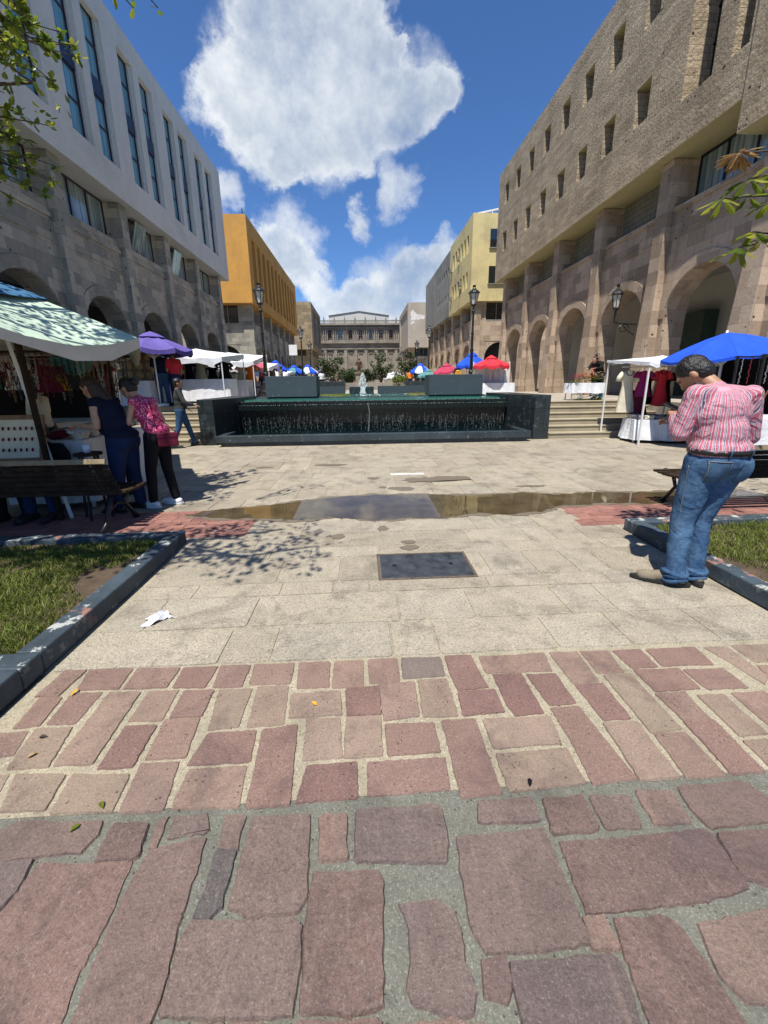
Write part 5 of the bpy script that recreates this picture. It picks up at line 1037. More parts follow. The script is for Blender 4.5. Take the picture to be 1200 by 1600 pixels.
for i, (x0, x1, y, h, m, lb) in enumerate(((-5.5, -1.2, 30, .75, 'black', 'low dark hedge wall left of the water jet'), (2.9, 6.0, 27, .7, 'black', 'low dark planter wall right of the water jet'), (-3.4, 4.2, 36, .62, 'oldstone', 'low pale stone rim wall crossing the street before the trees'))):
    b = B(); b.box(x0, x1, y, y + .5, .88, .88 + h)
    if m == 'black':
        m = 'fount'
    tag(b.build('low_wall', m, bevel=.02), lb, 'wall')
random.seed(9)
for i, (x, y, lb) in enumerate(((2.9, 34, 'yellow green potted shrub at the foot of the right street tree'), (3.5, 33.5, 'round potted shrub nearer the right street tree trunk'), (-3.6, 35, 'dark potted shrub at the foot of the left street trees'))):
    t = thing('potted_shrub', lb, 'plant', (x, y, .88)); b = B(); b.lathe([(.22, 0), (.32, .5), (.34, .52), (.3, .52)], n=12); b.build('pot', 'greyplaster', t)
    b = B()
    for _ in range(420): v = rv() * .42 * random.uniform(.5, 1); leafquad(b, Vector((v.x, v.y, .85 + v.z * .8)), rv(), Vector((0, 0, 1)), .12, .04)
    b.build('foliage', 'leaf' if i != 2 else 'leafd', t)
# ================================================================= PEOPLE
def hand(b, w, d, n_, k=1.0, curl=.6, side=1):
    """palm, four fingers of different length with knuckle bends, thumb leaving the palm's side"""
    w, d, n_ = Vector(w), Vector(d).normalized(), Vector(n_).normalized(); s_ = d.cross(n_).normalized() * side; n_ = (n_ - d * n_.dot(d)).normalized()
    for q in (-.026, -.009, .009, .026): b.cap(w + s_ * q * .6 * k, .013 * k, w + d * .082 * k + s_ * q * k, .0115 * k, 8)
    for q, L in ((-.030, .062), (-.010, .072), (.010, .078), (.030, .070)):
        p = w + d * .088 * k + s_ * q * k; a = p + (d * math.cos(curl * .6) + n_ * math.sin(curl * .6)) * L * .5 * k; c = a + (d * math.cos(curl * 1.7) + n_ * math.sin(curl * 1.7)) * L * .5 * k
        b.cap(p, .0095 * k, a, .0088 * k, 8); b.cap(a, .0088 * k, c, .0078 * k, 8)
    p = w + d * .025 * k + s_ * .030 * k; a = p + (d * .6 + s_ * .75 + n_ * .25).normalized() * .036 * k; c = a + (d * .95 + s_ * .1 + n_ * .4).normalized() * .032 * k
    b.cap(p, .013 * k, a, .011 * k, 8); b.cap(a, .0105 * k, c, .009 * k, 8)
def headrot(yaw, pitch): return Matrix.Rotation(yaw, 3, 'Z') @ Matrix.Rotation(pitch, 3, 'X')
BASEJ = dict(pel=(0, 0, .95), chest=(0, .0, 1.27), neck=(0, -.01, 1.43), head=(0, .02, 1.585), shL=(-.18, 0, 1.39), shR=(.18, 0, 1.39), elL=(-.23, -.02, 1.11), elR=(.23, -.02, 1.11), haL=(-.22, .1, .88), haR=(.22, .1, .88),
             hiL=(-.09, 0, .92), hiR=(.09, 0, .92), knL=(-.10, .02, .50), knR=(.10, .02, .50), anL=(-.11, -.02, .09), anR=(.11, -.02, .09), toL=(-.13, .16, .03), toR=(.13, .16, .03))
def person(loc, rz, label, pose=None, h=1.68, g=1.0, shirt='navy', legs='denim', sleeve='short', hair='hair', hairlen='short', skin='skin', shoe='rubber', vox=.02, yaw=0, pitch=0, belly=0, curl=.7, group=None, skirt=False, hd=(0, 1, -.2), hn=(0, 0, -1), beard=False, cloth_disp=.0):
    t = thing('person', label, 'person', loc, rz, group); k = h / 1.7; J = {a: Vector(v) * k for a, v in BASEJ.items()}
    for a, v in (pose or {}).items(): J[a] = Vector(v)
    HR = headrot(yaw, pitch); hc = J['head']; X = lambda v: hc + HR @ (Vector(v) * k); gk = g * k
    b = B()                                                          # the body: one skin
    b.ell(X((0, 0, .02)), (.076 * k, .095 * k, .105 * k), HR); b.cap(X((0, .03, -.055)), .052 * k, X((0, .045, -.075)), .045 * k)
    b.cap(J['neck'], .056 * k, X((0, -.02, -.05)), .052 * k)
    b.ell(X((0, .10, -.015)), (.013 * k, .020 * k, .024 * k), HR, 8, 6); b.cap(X((0, .093, .03)), .008 * k, X((0, .108, -.02)), .012 * k, 8)     # nose
    for s_ in (-1, 1): b.ell(X((s_ * .078, -.005, .0)), (.012 * k, .022 * k, .034 * k), HR, 8, 6); b.cap(X((s_ * .02, .09, .045)), .012 * k, X((s_ * .045, .078, .045)), .012 * k, 8)
    b.cap(X((-.022, .09, -.055)), .009 * k, X((.022, .09, -.055)), .009 * k, 8)
    b.cap(J['pel'], .11 * gk, J['chest'], .115 * gk); b.cap(J['shL'] + Vector((.02, .01, -.03)), .042 * k, J['shR'] + Vector((-.02, .01, -.03)), .042 * k)
    for s_ in 'LR':
        b.cap(J['sh' + s_], .046 * gk, J['el' + s_], .036 * gk); b.cap(J['el' + s_], .036 * gk, J['ha' + s_], .024 * k)
        b.cap(J['hi' + s_], .075 * gk, J['kn' + s_], .048 * gk); b.cap(J['kn' + s_], .046 * gk, J['an' + s_], .034 * k); b.cap(J['an' + s_] - Vector((0, 0, .02 * k)), .036 * k, J['to' + s_].lerp(J['an' + s_], .35), .028 * k)
        dd = (J['ha' + s_] - J['el' + s_]).normalized(); hand(b, J['ha' + s_], dd * .75 + Vector(hd) * .5, hn, k, curl, -1 if s_ == 'L' else 1)
    rmesh(b, 'body', skin, t, vox * .62, 2)
    bb = B()
    for s_ in (-1, 1): bb.ell(X((s_ * .031, .0865, .026)), (.011 * k, .008 * k, .006 * k), HR, 8, 6)
    bb.build('eyes', 'rubber', t, smooth=True)
    # hair
    b = B(); b.ell(X((0, -.018, .045)), (.088 * k, .102 * k, .098 * k), HR); b.ell(X((0, -.045, .0)), (.080 * k, .075 * k, .085 * k), HR)
    if hairlen == 'long': b.cap(X((0, -.06, .0)), .075 * k, X((0, -.085, -.20)), .07 * k); b.cap(X((-.04, -.04, 0)), .05 * k, X((-.05, -.03, -.18)), .04 * k); b.cap(X((.04, -.04, 0)), .05 * k, X((.05, -.03, -.18)), .04 * k)
    if hairlen == 'bun': b.ell(X((0, -.135, .03)), (.055 * k, .05 * k, .055 * k), HR)
    ho = rmesh(b, 'hair', hair, t, vox * .5, 1, .0045, 75)
    if beard: b = B(); b.ell(X((0, .048, -.070)), (.062 * k, .062 * k, .045 * k), HR); rmesh(b, 'beard', hair, t, vox * .6, 1, .004, 40)
    # trousers
    b = B(); b.ell(J['pel'] + Vector((0, -.01, -.03)) * k, (.175 * gk, .135 * gk, .13 * gk)); b.cap(J['hiL'], .108 * gk, J['hiR'], .108 * gk)
    for s_ in 'LR':
        sg = -1 if s_ == 'L' else 1
        b.cap(J['hi' + s_], .108 * gk, J['kn' + s_], .073 * gk); b.cap(J['kn' + s_], .072 * gk, J['an' + s_] + Vector((0, 0, .02 * k)), (.060 if not skirt else .05) * gk); b.ell(J['hi' + s_] + Vector((0, -.052 * gk, -.02 * k)), (.090 * gk, .078 * gk, .108 * gk))
    tr = rmesh(b, 'trousers', legs, t, vox * .8, 3, cloth_disp, 9)
    # shoes
    for s_ in 'LR':
        a, q = J['an' + s_], J['to' + s_]; dd = (q - a); dd.z = 0; dd.normalize(); b = B(); zz = a.z - .09 * k
        he = Vector((a.x, a.y, zz)) - dd * .045 * k
        b.cap(he + Vector((0, 0, .045 * k)), .042 * k, Vector((q.x, q.y, zz + .035 * k)), .034 * k); b.cap(Vector((a.x, a.y, zz + .07 * k)), .043 * k, Vector((q.x, q.y, zz + .03 * k)).lerp(Vector((a.x, a.y, zz + .06 * k)), .4), .038 * k)
        b.cap(Vector((q.x, q.y, zz + .03 * k)), .040 * k, Vector((q.x, q.y, zz + .03 * k)) - dd * .06 * k, .043 * k)
        sh = rmesh(b, 'shoe', shoe, t, vox * .6, 2)
        for v in sh.data.vertices: v.co.z = max(v.co.z, zz + .008)
        b = B(); pr = []
        for i in range(20):
            q_ = 6.283 * i / 20; c = Vector((a.x, a.y, 0)).lerp(Vector((q.x, q.y, 0)), .42); L = ((q - a).length * .5 + .09 * k); s2 = Vector((-dd.y, dd.x, 0)); pr.append(c + dd * L * math.cos(q_) + s2 * .047 * k * math.sin(q_) * (1 - .12 * math.cos(q_)))
        b.add([(p.x, p.y, zz) for p in pr] + [(p.x, p.y, zz + .022) for p in pr], [tuple(range(19, -1, -1)), tuple(range(20, 40))] + [(i, (i + 1) % 20, 20 + (i + 1) % 20, 20 + i) for i in range(20)]); b.build('sole', 'rubber' if shoe != 'whiteshoe' else 'whiteshoe', sh)
    # shirt
    b = B(); low = J['pel'] + Vector((0, 0, .02 * k)); mid = J['pel'].lerp(J['chest'], .5)
    b.ell(J['chest'] + Vector((0, 0, -.01)), (.185 * gk, .125 * gk, .17 * k)); b.ell(mid + Vector((0, belly * .6, 0)), (.165 * gk, (.125 + belly) * gk, .17 * k)); b.ell(low + Vector((0, 0, .02)), ((.178 + belly * .35) * gk, (.135 + belly * .3) * gk, .10 * k))
    b.cap(J['shL'] + Vector((.03, 0, -.01)), .066 * gk, J['neck'] + Vector((0, 0, -.03)), .066 * k); b.cap(J['shR'] + Vector((-.03, 0, -.01)), .066 * gk, J['neck'] + Vector((0, 0, -.03)), .066 * k)
    b.cap(J['neck'] + Vector((0, -.01, -.07)), .088 * k, J['neck'] + Vector((0, -.004, -.015)), .068 * k)
    for s_ in 'LR':
        if sleeve == 'none': b.ell(J['sh' + s_], (.06 * gk, .06 * gk, .06 * gk)); continue
        e = J['el' + s_]; s0 = J['sh' + s_]
        if sleeve == 'short': b.cap(s0, .064 * gk, s0.lerp(e, .72), .060 * gk)
        else: b.cap(s0, .066 * gk, e, .056 * gk); b.cap(e, .056 * gk, e.lerp(J['ha' + s_], .8 if sleeve == 'long' else .45), .043 * gk)
    shm = rmesh(b, 'shirt', shirt, t, vox * .8, 3, cloth_disp, 11)
    return t, J, shm, tr
def patch(parent, tgt, c, n_, w, h, mat, name, off=.004, nx=8, ny=8, taper=0, rot=0):
    """a sewn-on patch laid over a garment by ray casting"""
    bv = BVHTree.FromPolygons([v.co for v in tgt.data.vertices], [p.vertices for p in tgt.data.polygons]); n_ = Vector(n_).normalized(); u = Vector((0, 0, 1)).cross(n_).normalized(); v_ = n_.cross(u)
    u, v_ = u * math.cos(rot) + v_ * math.sin(rot), v_ * math.cos(rot) - u * math.sin(rot)
    vs = []
    for j in range(ny + 1):
        for i in range(nx + 1):
            a = (i / nx - .5) * w * (1 - taper * abs(0 if j > ny * .25 else (1 - j / (ny * .25)))); q = (j / ny - .5) * h
            p = Vector(c) + n_ * .3 + u * a + v_ * q; hit = bv.ray_cast(p, -n_, .8); pp = hit[0] + hit[1] * off if hit[0] else Vector(c) + u * a + v_ * q
            vs.append(pp)
    b = B(); b.add(vs, [(j * (nx + 1) + i, j * (nx + 1) + i + 1, (j + 1) * (nx + 1) + i + 1, (j + 1) * (nx + 1) + i) for j in range(ny) for i in range(nx)]); o = b.build(name, mat, parent, smooth=True); m = o.modifiers.new('t', 'SOLIDIFY'); m.thickness = .003; return o
# ---- the man in the striped shirt
mp_ = dict(pel=(.01, -.01, .985), chest=(0, .03, 1.27), neck=(-.02, .085, 1.435), head=(-.095, .19, 1.525), shL=(-.190, .04, 1.395), shR=(.185, .02, 1.385), elL=(-.255, .05, 1.13), elR=(.268, .05, 1.10), haL=(-.165, .235, 1.235), haR=(-.05, .33, 1.18),
           hiL=(-.085, 0, .93), hiR=(.10, -.01, .93), knL=(-.135, .03, .50), knR=(.02, .06, .50), anL=(-.175, -.03, .10), anR=(.0, .0, .10), toL=(-.345, .07, .03), toR=(.02, .17, .03))
man, MJ, msh, mtr = person((2.475, 2.62, 0), math.radians(0), 'man in a pink striped shirt and blue jeans with his head bowed', mp_, 1.72, 1.07, 'stripe', 'jeans', 'long', 'hair', 'short', 'skin', 'suede', .0115, yaw=math.radians(40), pitch=math.radians(-50), belly=.045, curl=1.1, hd=(.35, .5, .2), hn=(.3, 0, -1), beard=True, cloth_disp=.004)
av = msh.data.attributes.new('stripe', 'FLOAT', 'POINT')
def segp(p, a, c): 
    ab = c - a; t_ = max(0, min(1, (p - a).dot(ab) / ab.length_squared)); return t_, (p - a - ab * t_)
for i, v in enumerate(msh.data.vertices):
    p = v.co; best = None
    for a, c, r in ((MJ['shL'], MJ['elL'], .10), (MJ['elL'], MJ['haL'], .085), (MJ['shR'], MJ['elR'], .10), (MJ['elR'], MJ['haR'], .085)):
        t_, q = segp(p, a, c); dd = q.length
        if dd < r and (t_ > .12) and (best is None or dd < best[0]): best = (dd, a, c, q)
    if best and (abs(p.x) > .225 or p.y > .17):
        d = (best[2] - best[1]).normalized(); u = Vector((0, 0, 1)).cross(d).normalized(); w = d.cross(u); val = math.atan2(best[3].dot(w), best[3].dot(u)) * .068 + .01
    else: val = math.atan2(p.x, -(p.y - .06)) * .20 + .02 * (p.z - 1.2) * 0
    av.data[i].value = val + 5
b = B(); nk = MJ['neck']                                              # collar
for k in range(15):
    pass
vs = []
for k in range(17):
    a = -math.pi * .5 + (k / 16) * math.pi * 2 * .86 - math.pi * .36; ca, sa = math.cos(a), math.sin(a); vs += [(nk.x - .005 + .082 * ca, nk.y - .015 + .082 * sa, nk.z - .040 + .01 * sa), (nk.x - .012 + .073 * ca, nk.y + .0 + .070 * sa, nk.z + .022 - .0 * sa), (nk.x - .006 + .095 * ca, nk.y - .022 + .098 * sa, nk.z - .030 + .01 * sa)]
b.add(vs, [(3 * k, 3 * k + 3, 3 * k + 4, 3 * k + 1) for k in range(16)] + [(3 * k + 1, 3 * k + 4, 3 * k + 5, 3 * k + 2) for k in range(16)]); o = b.build('collar', cloth('pink_collar_cloth', (.62, .30, .36)), msh, smooth=True); m = o.modifiers.new('t', 'SOLIDIFY'); m.thickness = .003
bvt = BVHTree.FromPolygons([v.co for v in mtr.data.vertices], [p.vertices for p in mtr.data.polygons]); bvs = BVHTree.FromPolygons([v.co for v in msh.data.vertices], [p.vertices for p in msh.data.polygons])
b = B(); vs = []; ctr = MJ['pel']                                     # belt following the waist
for k in range(40):
    a = 6.283 * k / 40; d = Vector((math.cos(a), math.sin(a), 0)); R_ = .0
    for z in (1.0, 1.035):
        o_ = Vector((ctr.x, ctr.y, z)) + d * .6; hts = [q.ray_cast(o_, -d, .6)[0] for q in (bvt, bvs)]; R_ = max([R_] + [(q - Vector((ctr.x, ctr.y, z))).length for q in hts if q])
    for z in (.995, 1.032): vs.append(Vector((ctr.x, ctr.y, z)) + d * (R_ + .002))
b.add(vs, [(2 * k, (2 * k + 2) % 80, (2 * k + 3) % 80, 2 * k + 1) for k in range(40)]); o = b.build('belt', 'leather', man, smooth=True); m = o.modifiers.new('t', 'SOLIDIFY'); m.thickness = .004
dk = cloth('jeans_pocket', (.05, .10, .17), .3, scale=9, bump=.4)
n = NT('pale_stitching'); n.col((.13, .14, .14)); MT['stitch'] = n.m
pk = patch(mtr, mtr, (-.085, -.12, .885), (-.15, -1, 0), .135, .150, dk, 'back_pocket', .004, 8, 8, .12); patch(mtr, mtr, (.12, -.12, .885), (.25, -1, 0), .125, .150, dk, 'back_pocket', .004, 8, 8, .12)
for xx in (-.085,): patch(mtr, mtr, (xx, -.12, .957), (-.15, -1, 0), .135, .006, 'stitch', 'stitching', .0075, 8, 1); patch(mtr, mtr, (xx - .063, -.12, .885), (-.15, -1, 0), .004, .14, 'stitch', 'stitching', .006, 1, 8); patch(mtr, mtr, (xx + .063, -.12, .885), (-.15, -1, 0), .004, .14, 'stitch', 'stitching', .006, 1, 8)
for xx in (-.05, .11): patch(mtr, msh, (xx, -.14, 1.01), (0, -1, 0), .012, .055, dk, 'belt_loop', .012, 2, 4)
patch(mtr, mtr, (-.19, -.01, .66), (-1, -.25, 0), .004, .50, 'stitch', 'side_seam', .002, 1, 24)
for (s_, m_) in (('L', mtr), ('R', mtr)):                             # bunched hems
    a = MJ['an' + s_]; b = B()
    for q, r in ((.075, .077), (.10, .073), (.125, .076)):
        pts = [(a.x + r * math.cos(w) * (1 + .06 * math.sin(3 * w + q * 90)), a.y + r * math.sin(w) * (1 + .06 * math.cos(2 * w)), q - .02 + .012 * math.sin(2 * w + q * 60)) for w in [6.283 * j / 16 for j in range(17)]]; b.tube(pts, .016, 6, cap=False)
    b.tube([(a.x, a.y, .05), (a.x, a.y, .13)], [.074, .066], 16); b.build('hem', 'jeans', m_, smooth=True)
ph = B(); ph.obox((0, 0, 0), (.075, .15, .012)); o = ph.build('phone', 'leather', bevel=.005); o.location = (2.475 - .12, 2.62 + .30, 1.29); o.rotation_euler = (math.radians(25), math.radians(-10), math.radians(30)); tag(o, 'black phone held in the hands of the man in the striped shirt', 'phone')
# ---- the two women at the left stall
person((-2.90, 4.86, 0), math.radians(80), 'woman in a navy sleeveless top and jeans leaning over the left stall',
       dict(pel=(0, -.06, .90), chest=(0, .06, 1.20), neck=(0, .15, 1.36), head=(.0, .24, 1.475), shL=(-.16, .09, 1.31), shR=(.17, .11, 1.31), elL=(-.21, .06, 1.05), elR=(.22, .08, 1.05), haL=(-.15, .32, 1.06), haR=(.12, .34, 1.06), hiL=(-.085, -.05, .88), hiR=(.085, -.05, .88), knL=(-.10, .0, .48), knR=(.10, -.04, .48), anL=(-.11, .05, .09), anR=(.11, -.07, .09), toL=(-.12, .22, .03), toR=(.12, .10, .03)),
       1.62, 1.15, 'navy', 'denimdark', 'none', 'hairb', 'long', 'skin2', 'leather', .015, yaw=.1, pitch=-.45, belly=.03)
wom, wj, wsh, wtr = person((-2.58, 5.02, 0), math.radians(74), 'woman in a pink patterned top and black trousers at the left stall',
       dict(pel=(0, -.08, .92), chest=(0, .04, 1.20), neck=(0, .14, 1.35), head=(.0, .25, 1.46), shL=(-.15, .07, 1.31), shR=(.16, .08, 1.31), elL=(-.2, .12, 1.07), elR=(.20, .0, 1.07), haL=(-.12, .33, 1.0), haR=(.16, .16, .92), hiL=(-.08, -.06, .90), hiR=(.08, -.06, .90), knL=(-.09, .02, .49), knR=(.09, -.06, .48), anL=(-.10, .04, .09), anR=(.10, -.12, .09), toL=(-.10, .21, .03), toR=(.10, .05, .03)),
       1.62, .93, 'pinkpat', 'black', 'none', 'hair', 'bun', 'skin2', 'whiteshoe', .015, yaw=.1, pitch=-.5)
bg = thing('shoulder_bag', 'small maroon shoulder bag hanging at the hip of the woman in pink', 'bag', (-2.36, 4.93, .86), .5)
b = B(); b.box(-.11, .11, -.03, .03, -.08, .08); b.build('pouch', 'maroon', bg, bevel=.012); b = B(); b.box(-.112, .112, -.034, .034, .02, .085); b.build('flap', 'maroon', bg, bevel=.01); b = B(); b.tube([(-.10, 0, .08), (-.12, .02, .3), (-.14, .0, .46), (-.1, -.02, .3), (.10, 0, .08)], .006, 5); b.build('strap', 'maroon', bg)
# ---- farther people
def pp(loc, deg, lb, **k): return person(loc, math.radians(deg), lb, k.pop('pose', None), vox=k.pop('vox', .026), **k)
pp((-4.42, 10.05, 0), -70, 'man in a grey sweater and jeans with one hand on the fountain wall', pose=dict(haR=(.30, .34, 1.03), elR=(.30, .12, 1.10), shR=(.19, .02, 1.36), haL=(-.24, .15, .92), anL=(-.12, .22, .09), toL=(-.14, .40, .03), anR=(.12, -.25, .09), toR=(.14, -.06, .03), knL=(-.1, .12, .5), knR=(.1, -.08, .5)), shirt='greysw', legs='denim', sleeve='long', h=1.64)
pp((-6.02, 12.75, .88), 30, 'man in a navy tee shirt and blue jeans under the purple umbrella', shirt='navy', legs='denim', h=1.68, g=1.05)
pp((-5.72, 12.95, .88), 50, 'man in a red shirt and jeans under the purple umbrella', shirt='red', legs='denimdark', h=1.64)
pp((-6.95, 18.2, .88), 10, 'person in a grey top with a dark backpack before the white canopies', shirt='greycl', legs='denimdark', sleeve='long', h=1.66)
b = B(); b.ell((0, -.19, 1.2), (.15, .10, .21)); bp = b.build('backpack', 'black', None, smooth=True); bp.location = (-6.95, 18.2, .88); bp.rotation_euler = (0, 0, math.radians(10)); tag(bp, 'dark backpack worn by the person before the white canopies', 'backpack')
pp((-5.75, 17.6, .88), -15, 'woman in a navy and white striped top before the white canopies', shirt='hstripe', legs='denim', hair='hairb', hairlen='long', h=1.62, pose=dict(haL=(-.2, .25, 1.1), haR=(.15, .28, 1.1), elL=(-.25, .0, 1.1)))
pp((7.75, 13.0, .88), 120, 'person in dark clothes bending over the flower table', shirt='black', legs='navy', sleeve='long', h=1.5, pose=dict(chest=(0, .12, 1.08), neck=(0, .26, 1.18), head=(0, .36, 1.22), shL=(-.16, .2, 1.14), shR=(.16, .2, 1.14), elL=(-.2, .32, .98), elR=(.2, .32, .98), haL=(-.12, .5, .98), haR=(.12, .5, .98)))
pp((6.15, 18.3, .88), 100, 'vendor in black standing in the shade right of the red umbrella stall', shirt='black', legs='black', sleeve='long', h=1.5)
pp((3.9, 33, .88), 0, 'person in an orange top far off at the right street tree', shirt='orange', legs='denimdark', h=1.6)
pp((11.3, 15.9, .88), 0, 'person in grey standing inside the arcade behind the flower table', shirt='greycl', legs='black', sleeve='long', h=1.7)
for x, y, lb, s_ in ((-3.2, 33, 'distant visitor in white left of the jet', 'white'), (-5.4, 27, 'distant visitor in dark clothes among the left umbrellas', 'navy'), (5.3, 27.5, 'distant visitor in brown under the teal umbrella', 'brownp'), (-2.2, 37, 'distant visitor in khaki sitting by the left street tree', 'khaki')):
    pp((x, y, .88), random.uniform(-180, 180), lb, shirt=s_, legs='black', h=1.6, vox=.034)
sit = {k_: (v_[0], v_[1] * .9 + (.10 if v_[2] > .9 else 0), v_[2] - (.13 if v_[2] > .6 else .06 if v_[2] > .4 else 0)) for k_, v_ in dict(pel=(0, 0, .50), chest=(0, .05, .82), neck=(0, .08, .98), head=(0, .12, 1.12), shL=(-.17, .07, .93), shR=(.17, .07, .93), elL=(-.22, .18, .70), elR=(.22, .18, .70), haL=(-.12, .38, .72), haR=(.12, .38, .72), hiL=(-.09, .02, .48), hiR=(.09, .02, .48), knL=(-.12, .42, .50), knR=(.12, .42, .50), anL=(-.12, .40, .09), anR=(.12, .44, .09), toL=(-.12, .58, .03), toR=(.12, .62, .03)).items()}
pp((-4.1, 5.0, 0), -175, 'person seated in black behind the left bench', shirt='black', legs='black', sleeve='long', pose=sit, h=1.65)
pp((-3.72, 4.98, 0), 178, 'person seated in dark jeans beside the display board behind the bench', shirt='black', legs='denimdark', sleeve='long', pose=sit, h=1.65)
pp((-4.9, 6.4, 0), -80, 'vendor in a cream blouse standing among the hanging goods of the left stall', shirt='cream_cl', legs='black', sleeve='short', h=1.6, hairlen='long')
for x, y, dg, sh_, lg, lb in ((-6.6, 15.2, 20, 'brownp', 'black', 'shopper in a brown top before the first white canopy'), (-5.3, 16.4, -40, 'black', 'denimdark', 'shopper in black between the first two white canopies'), (-4.9, 20.9, 60, 'pinktop', 'denim', 'shopper in pink by the third white canopy'),
                              (-5.1, 23.6, 0, 'navy', 'black', 'shopper in navy beyond the third white canopy'), (-4.7, 24.4, 90, 'khaki', 'denimdark', 'shopper in khaki beyond the third white canopy'), (6.3, 21.6, 10, 'white', 'denim', 'shopper in white behind the red umbrella stall'),
                              (5.4, 23.0, -60, 'navy', 'black', 'shopper in navy below the dark red umbrella'), (8.9, 15.2, 200, 'maroon', 'black', 'person in dark red standing at the arcade piers behind the flower table')):
    pp((x, y, .88), dg, lb, shirt=sh_, legs=lg, h=random.uniform(1.5, 1.7), vox=.032)
# ================================================================= LEFT STALL
umb = umbrella((-4.85, 4.65, 0), 'large pale green market umbrella with a blue crown over the left stall', 2.30, 2.03, 2.86, ['mint'], 8, math.radians(10), sag=.13, val=.12, vent=False, group='market umbrellas', polemat='wood_dark', valmat='offwhite')  # separate beige valance puts the canopy edge's shade into the cloth colour
b = B(); n_ = 8
for k in range(n_):
    a0, a1 = 2 * math.pi * k / n_, 2 * math.pi * (k + 1) / n_; vs = []
    for r, z in ((0, 2.885), (.28, 2.72), (.60, 2.465), (.63, 2.425)):
        for j in range(5): f = j / 4; vs.append(((math.cos(a0) * (1 - f) + math.cos(a1) * f) * r * 2.30, (math.sin(a0) * (1 - f) + math.sin(a1) * f) * r * 2.30, z - .06 * math.sin(math.pi * f) * r))
    b.add(vs, [(i * 5 + j, i * 5 + j + 1, (i + 1) * 5 + j + 1, (i + 1) * 5 + j) for i in range(3) for j in range(4)])
c = b.build('crown_patch', 'mintblue', umb); m = c.modifiers.new('t', 'SOLIDIFY'); m.thickness = .006
# light awning frame under it
fr = thing('market_stall', 'wooden post and rail frame of the left stall hung with goods', 'stall', (0, 0, 0))
b = B(); b.bar((-3.50, 4.55, 0), (-3.52, 4.5, 2.05), .045); b.build('post', 'wood_dark', fr); b = B(); b.bar((-3.44, 4.62, 0), (-3.62, 4.5, 2.05), .035); b.build('post', 'white_metal', fr)
for y in (5.6, 6.9, 8.0): b = B(); b.bar((-3.3 - (y - 5.6) * .55, y, 0), (-3.3 - (y - 5.6) * .55, y, 2.0), .035); b.build('post', 'wood_dark' if y < 6 else 'white_metal', fr)
b = B(); b.bar((-4.9, 5.5, 1.93), (-3.2, 5.5, 1.93), .03); b.bar((-4.9, 6.1, 1.90), (-3.3, 6.1, 1.90), .03); b.bar((-5.6, 6.8, 1.90), (-3.9, 6.8, 1.90), .03); b.bar((-3.3, 5.5, 1.97), (-4.62, 8.0, 1.97), .03); b.build('rail', 'wood_dark', fr)
b = B(); g = []
for j in range(7):
    for i in range(11): u, v = i / 10, j / 6; g.append((-5.3 - 1.3 * v + 2.15 * u, 5.35 + 2.8 * v, 2.06 - .05 * math.sin(math.pi * u) * math.sin(math.pi * v * 2) ** 2 - .06 * (i == 10)))
b.add(g, [(j * 11 + i, j * 11 + i + 1, (j + 1) * 11 + i + 1, (j + 1) * 11 + i) for j in range(6) for i in range(10)]); b.build('awning_sheet', 'offwhite', fr, smooth=True)
b = B(); b.box(-6.35, -6.3, 5.3, 8.2, .1, 2.0); b.box(-6.25, -4.7, 8.15, 8.2, .9, 2.0); b.build('back_cloth', 'black', fr)
b = B(); b.add([(-4.35, 6.04, 1.90), (-3.75, 6.04, 1.90), (-3.80, 6.02, 1.70), (-4.05, 6.03, 1.64), (-4.3, 6.02, 1.76)], [(0, 1, 2, 3, 4)]); o = b.build('scarf', islands('blue_green_print', [(0, (.10, .45, .60)), (1, (.2, .6, .5))], trans=.4)); m = o.modifiers.new('t', 'SOLIDIFY'); m.thickness = .003; tag(o, 'bright turquoise print scarf hung under the awning of the left stall', 'scarf')
t1 = stalltable((-3.90, 5.75, 0), 'long white clothed table of the left stall in front of the two women', 1.0, 1.5, .86, .08, seed=1)
t2 = stalltable((-5.1, 7.4, 0), 'white clothed table at the back of the left stall', 1.1, 1.2, .84, .08, seed=2)
# wooden display frame leaning behind the bench
df = thing('display_board', 'wood framed display board with small jewellery behind the left bench', 'display board', (-4.08, 4.56, .68), math.radians(-4))
df.rotation_euler = (math.radians(-14), 0, math.radians(3))
b = B()
for x0, x1, z0, z1 in ((-.5, .5, .48, .53), (-.5, .5, 0, .05), (-.5, -.45, .05, .48), (.45, .5, .05, .48)): b.box(x0, x1, 0, .03, z0, z1)
b.build('frame', 'wood_mid', df); b = B(); b.box(-.45, .45, .01, .02, .05, .48); b.build('panel', 'cream_cl', df)
b = B()
for r in range(3):
    for k in range(14): b.ell((-.4 + k * .06, .0, .14 + r * .12), (.012, .008, .022), None, 6, 5)
b.build('jewellery_row', 'maroon', df)
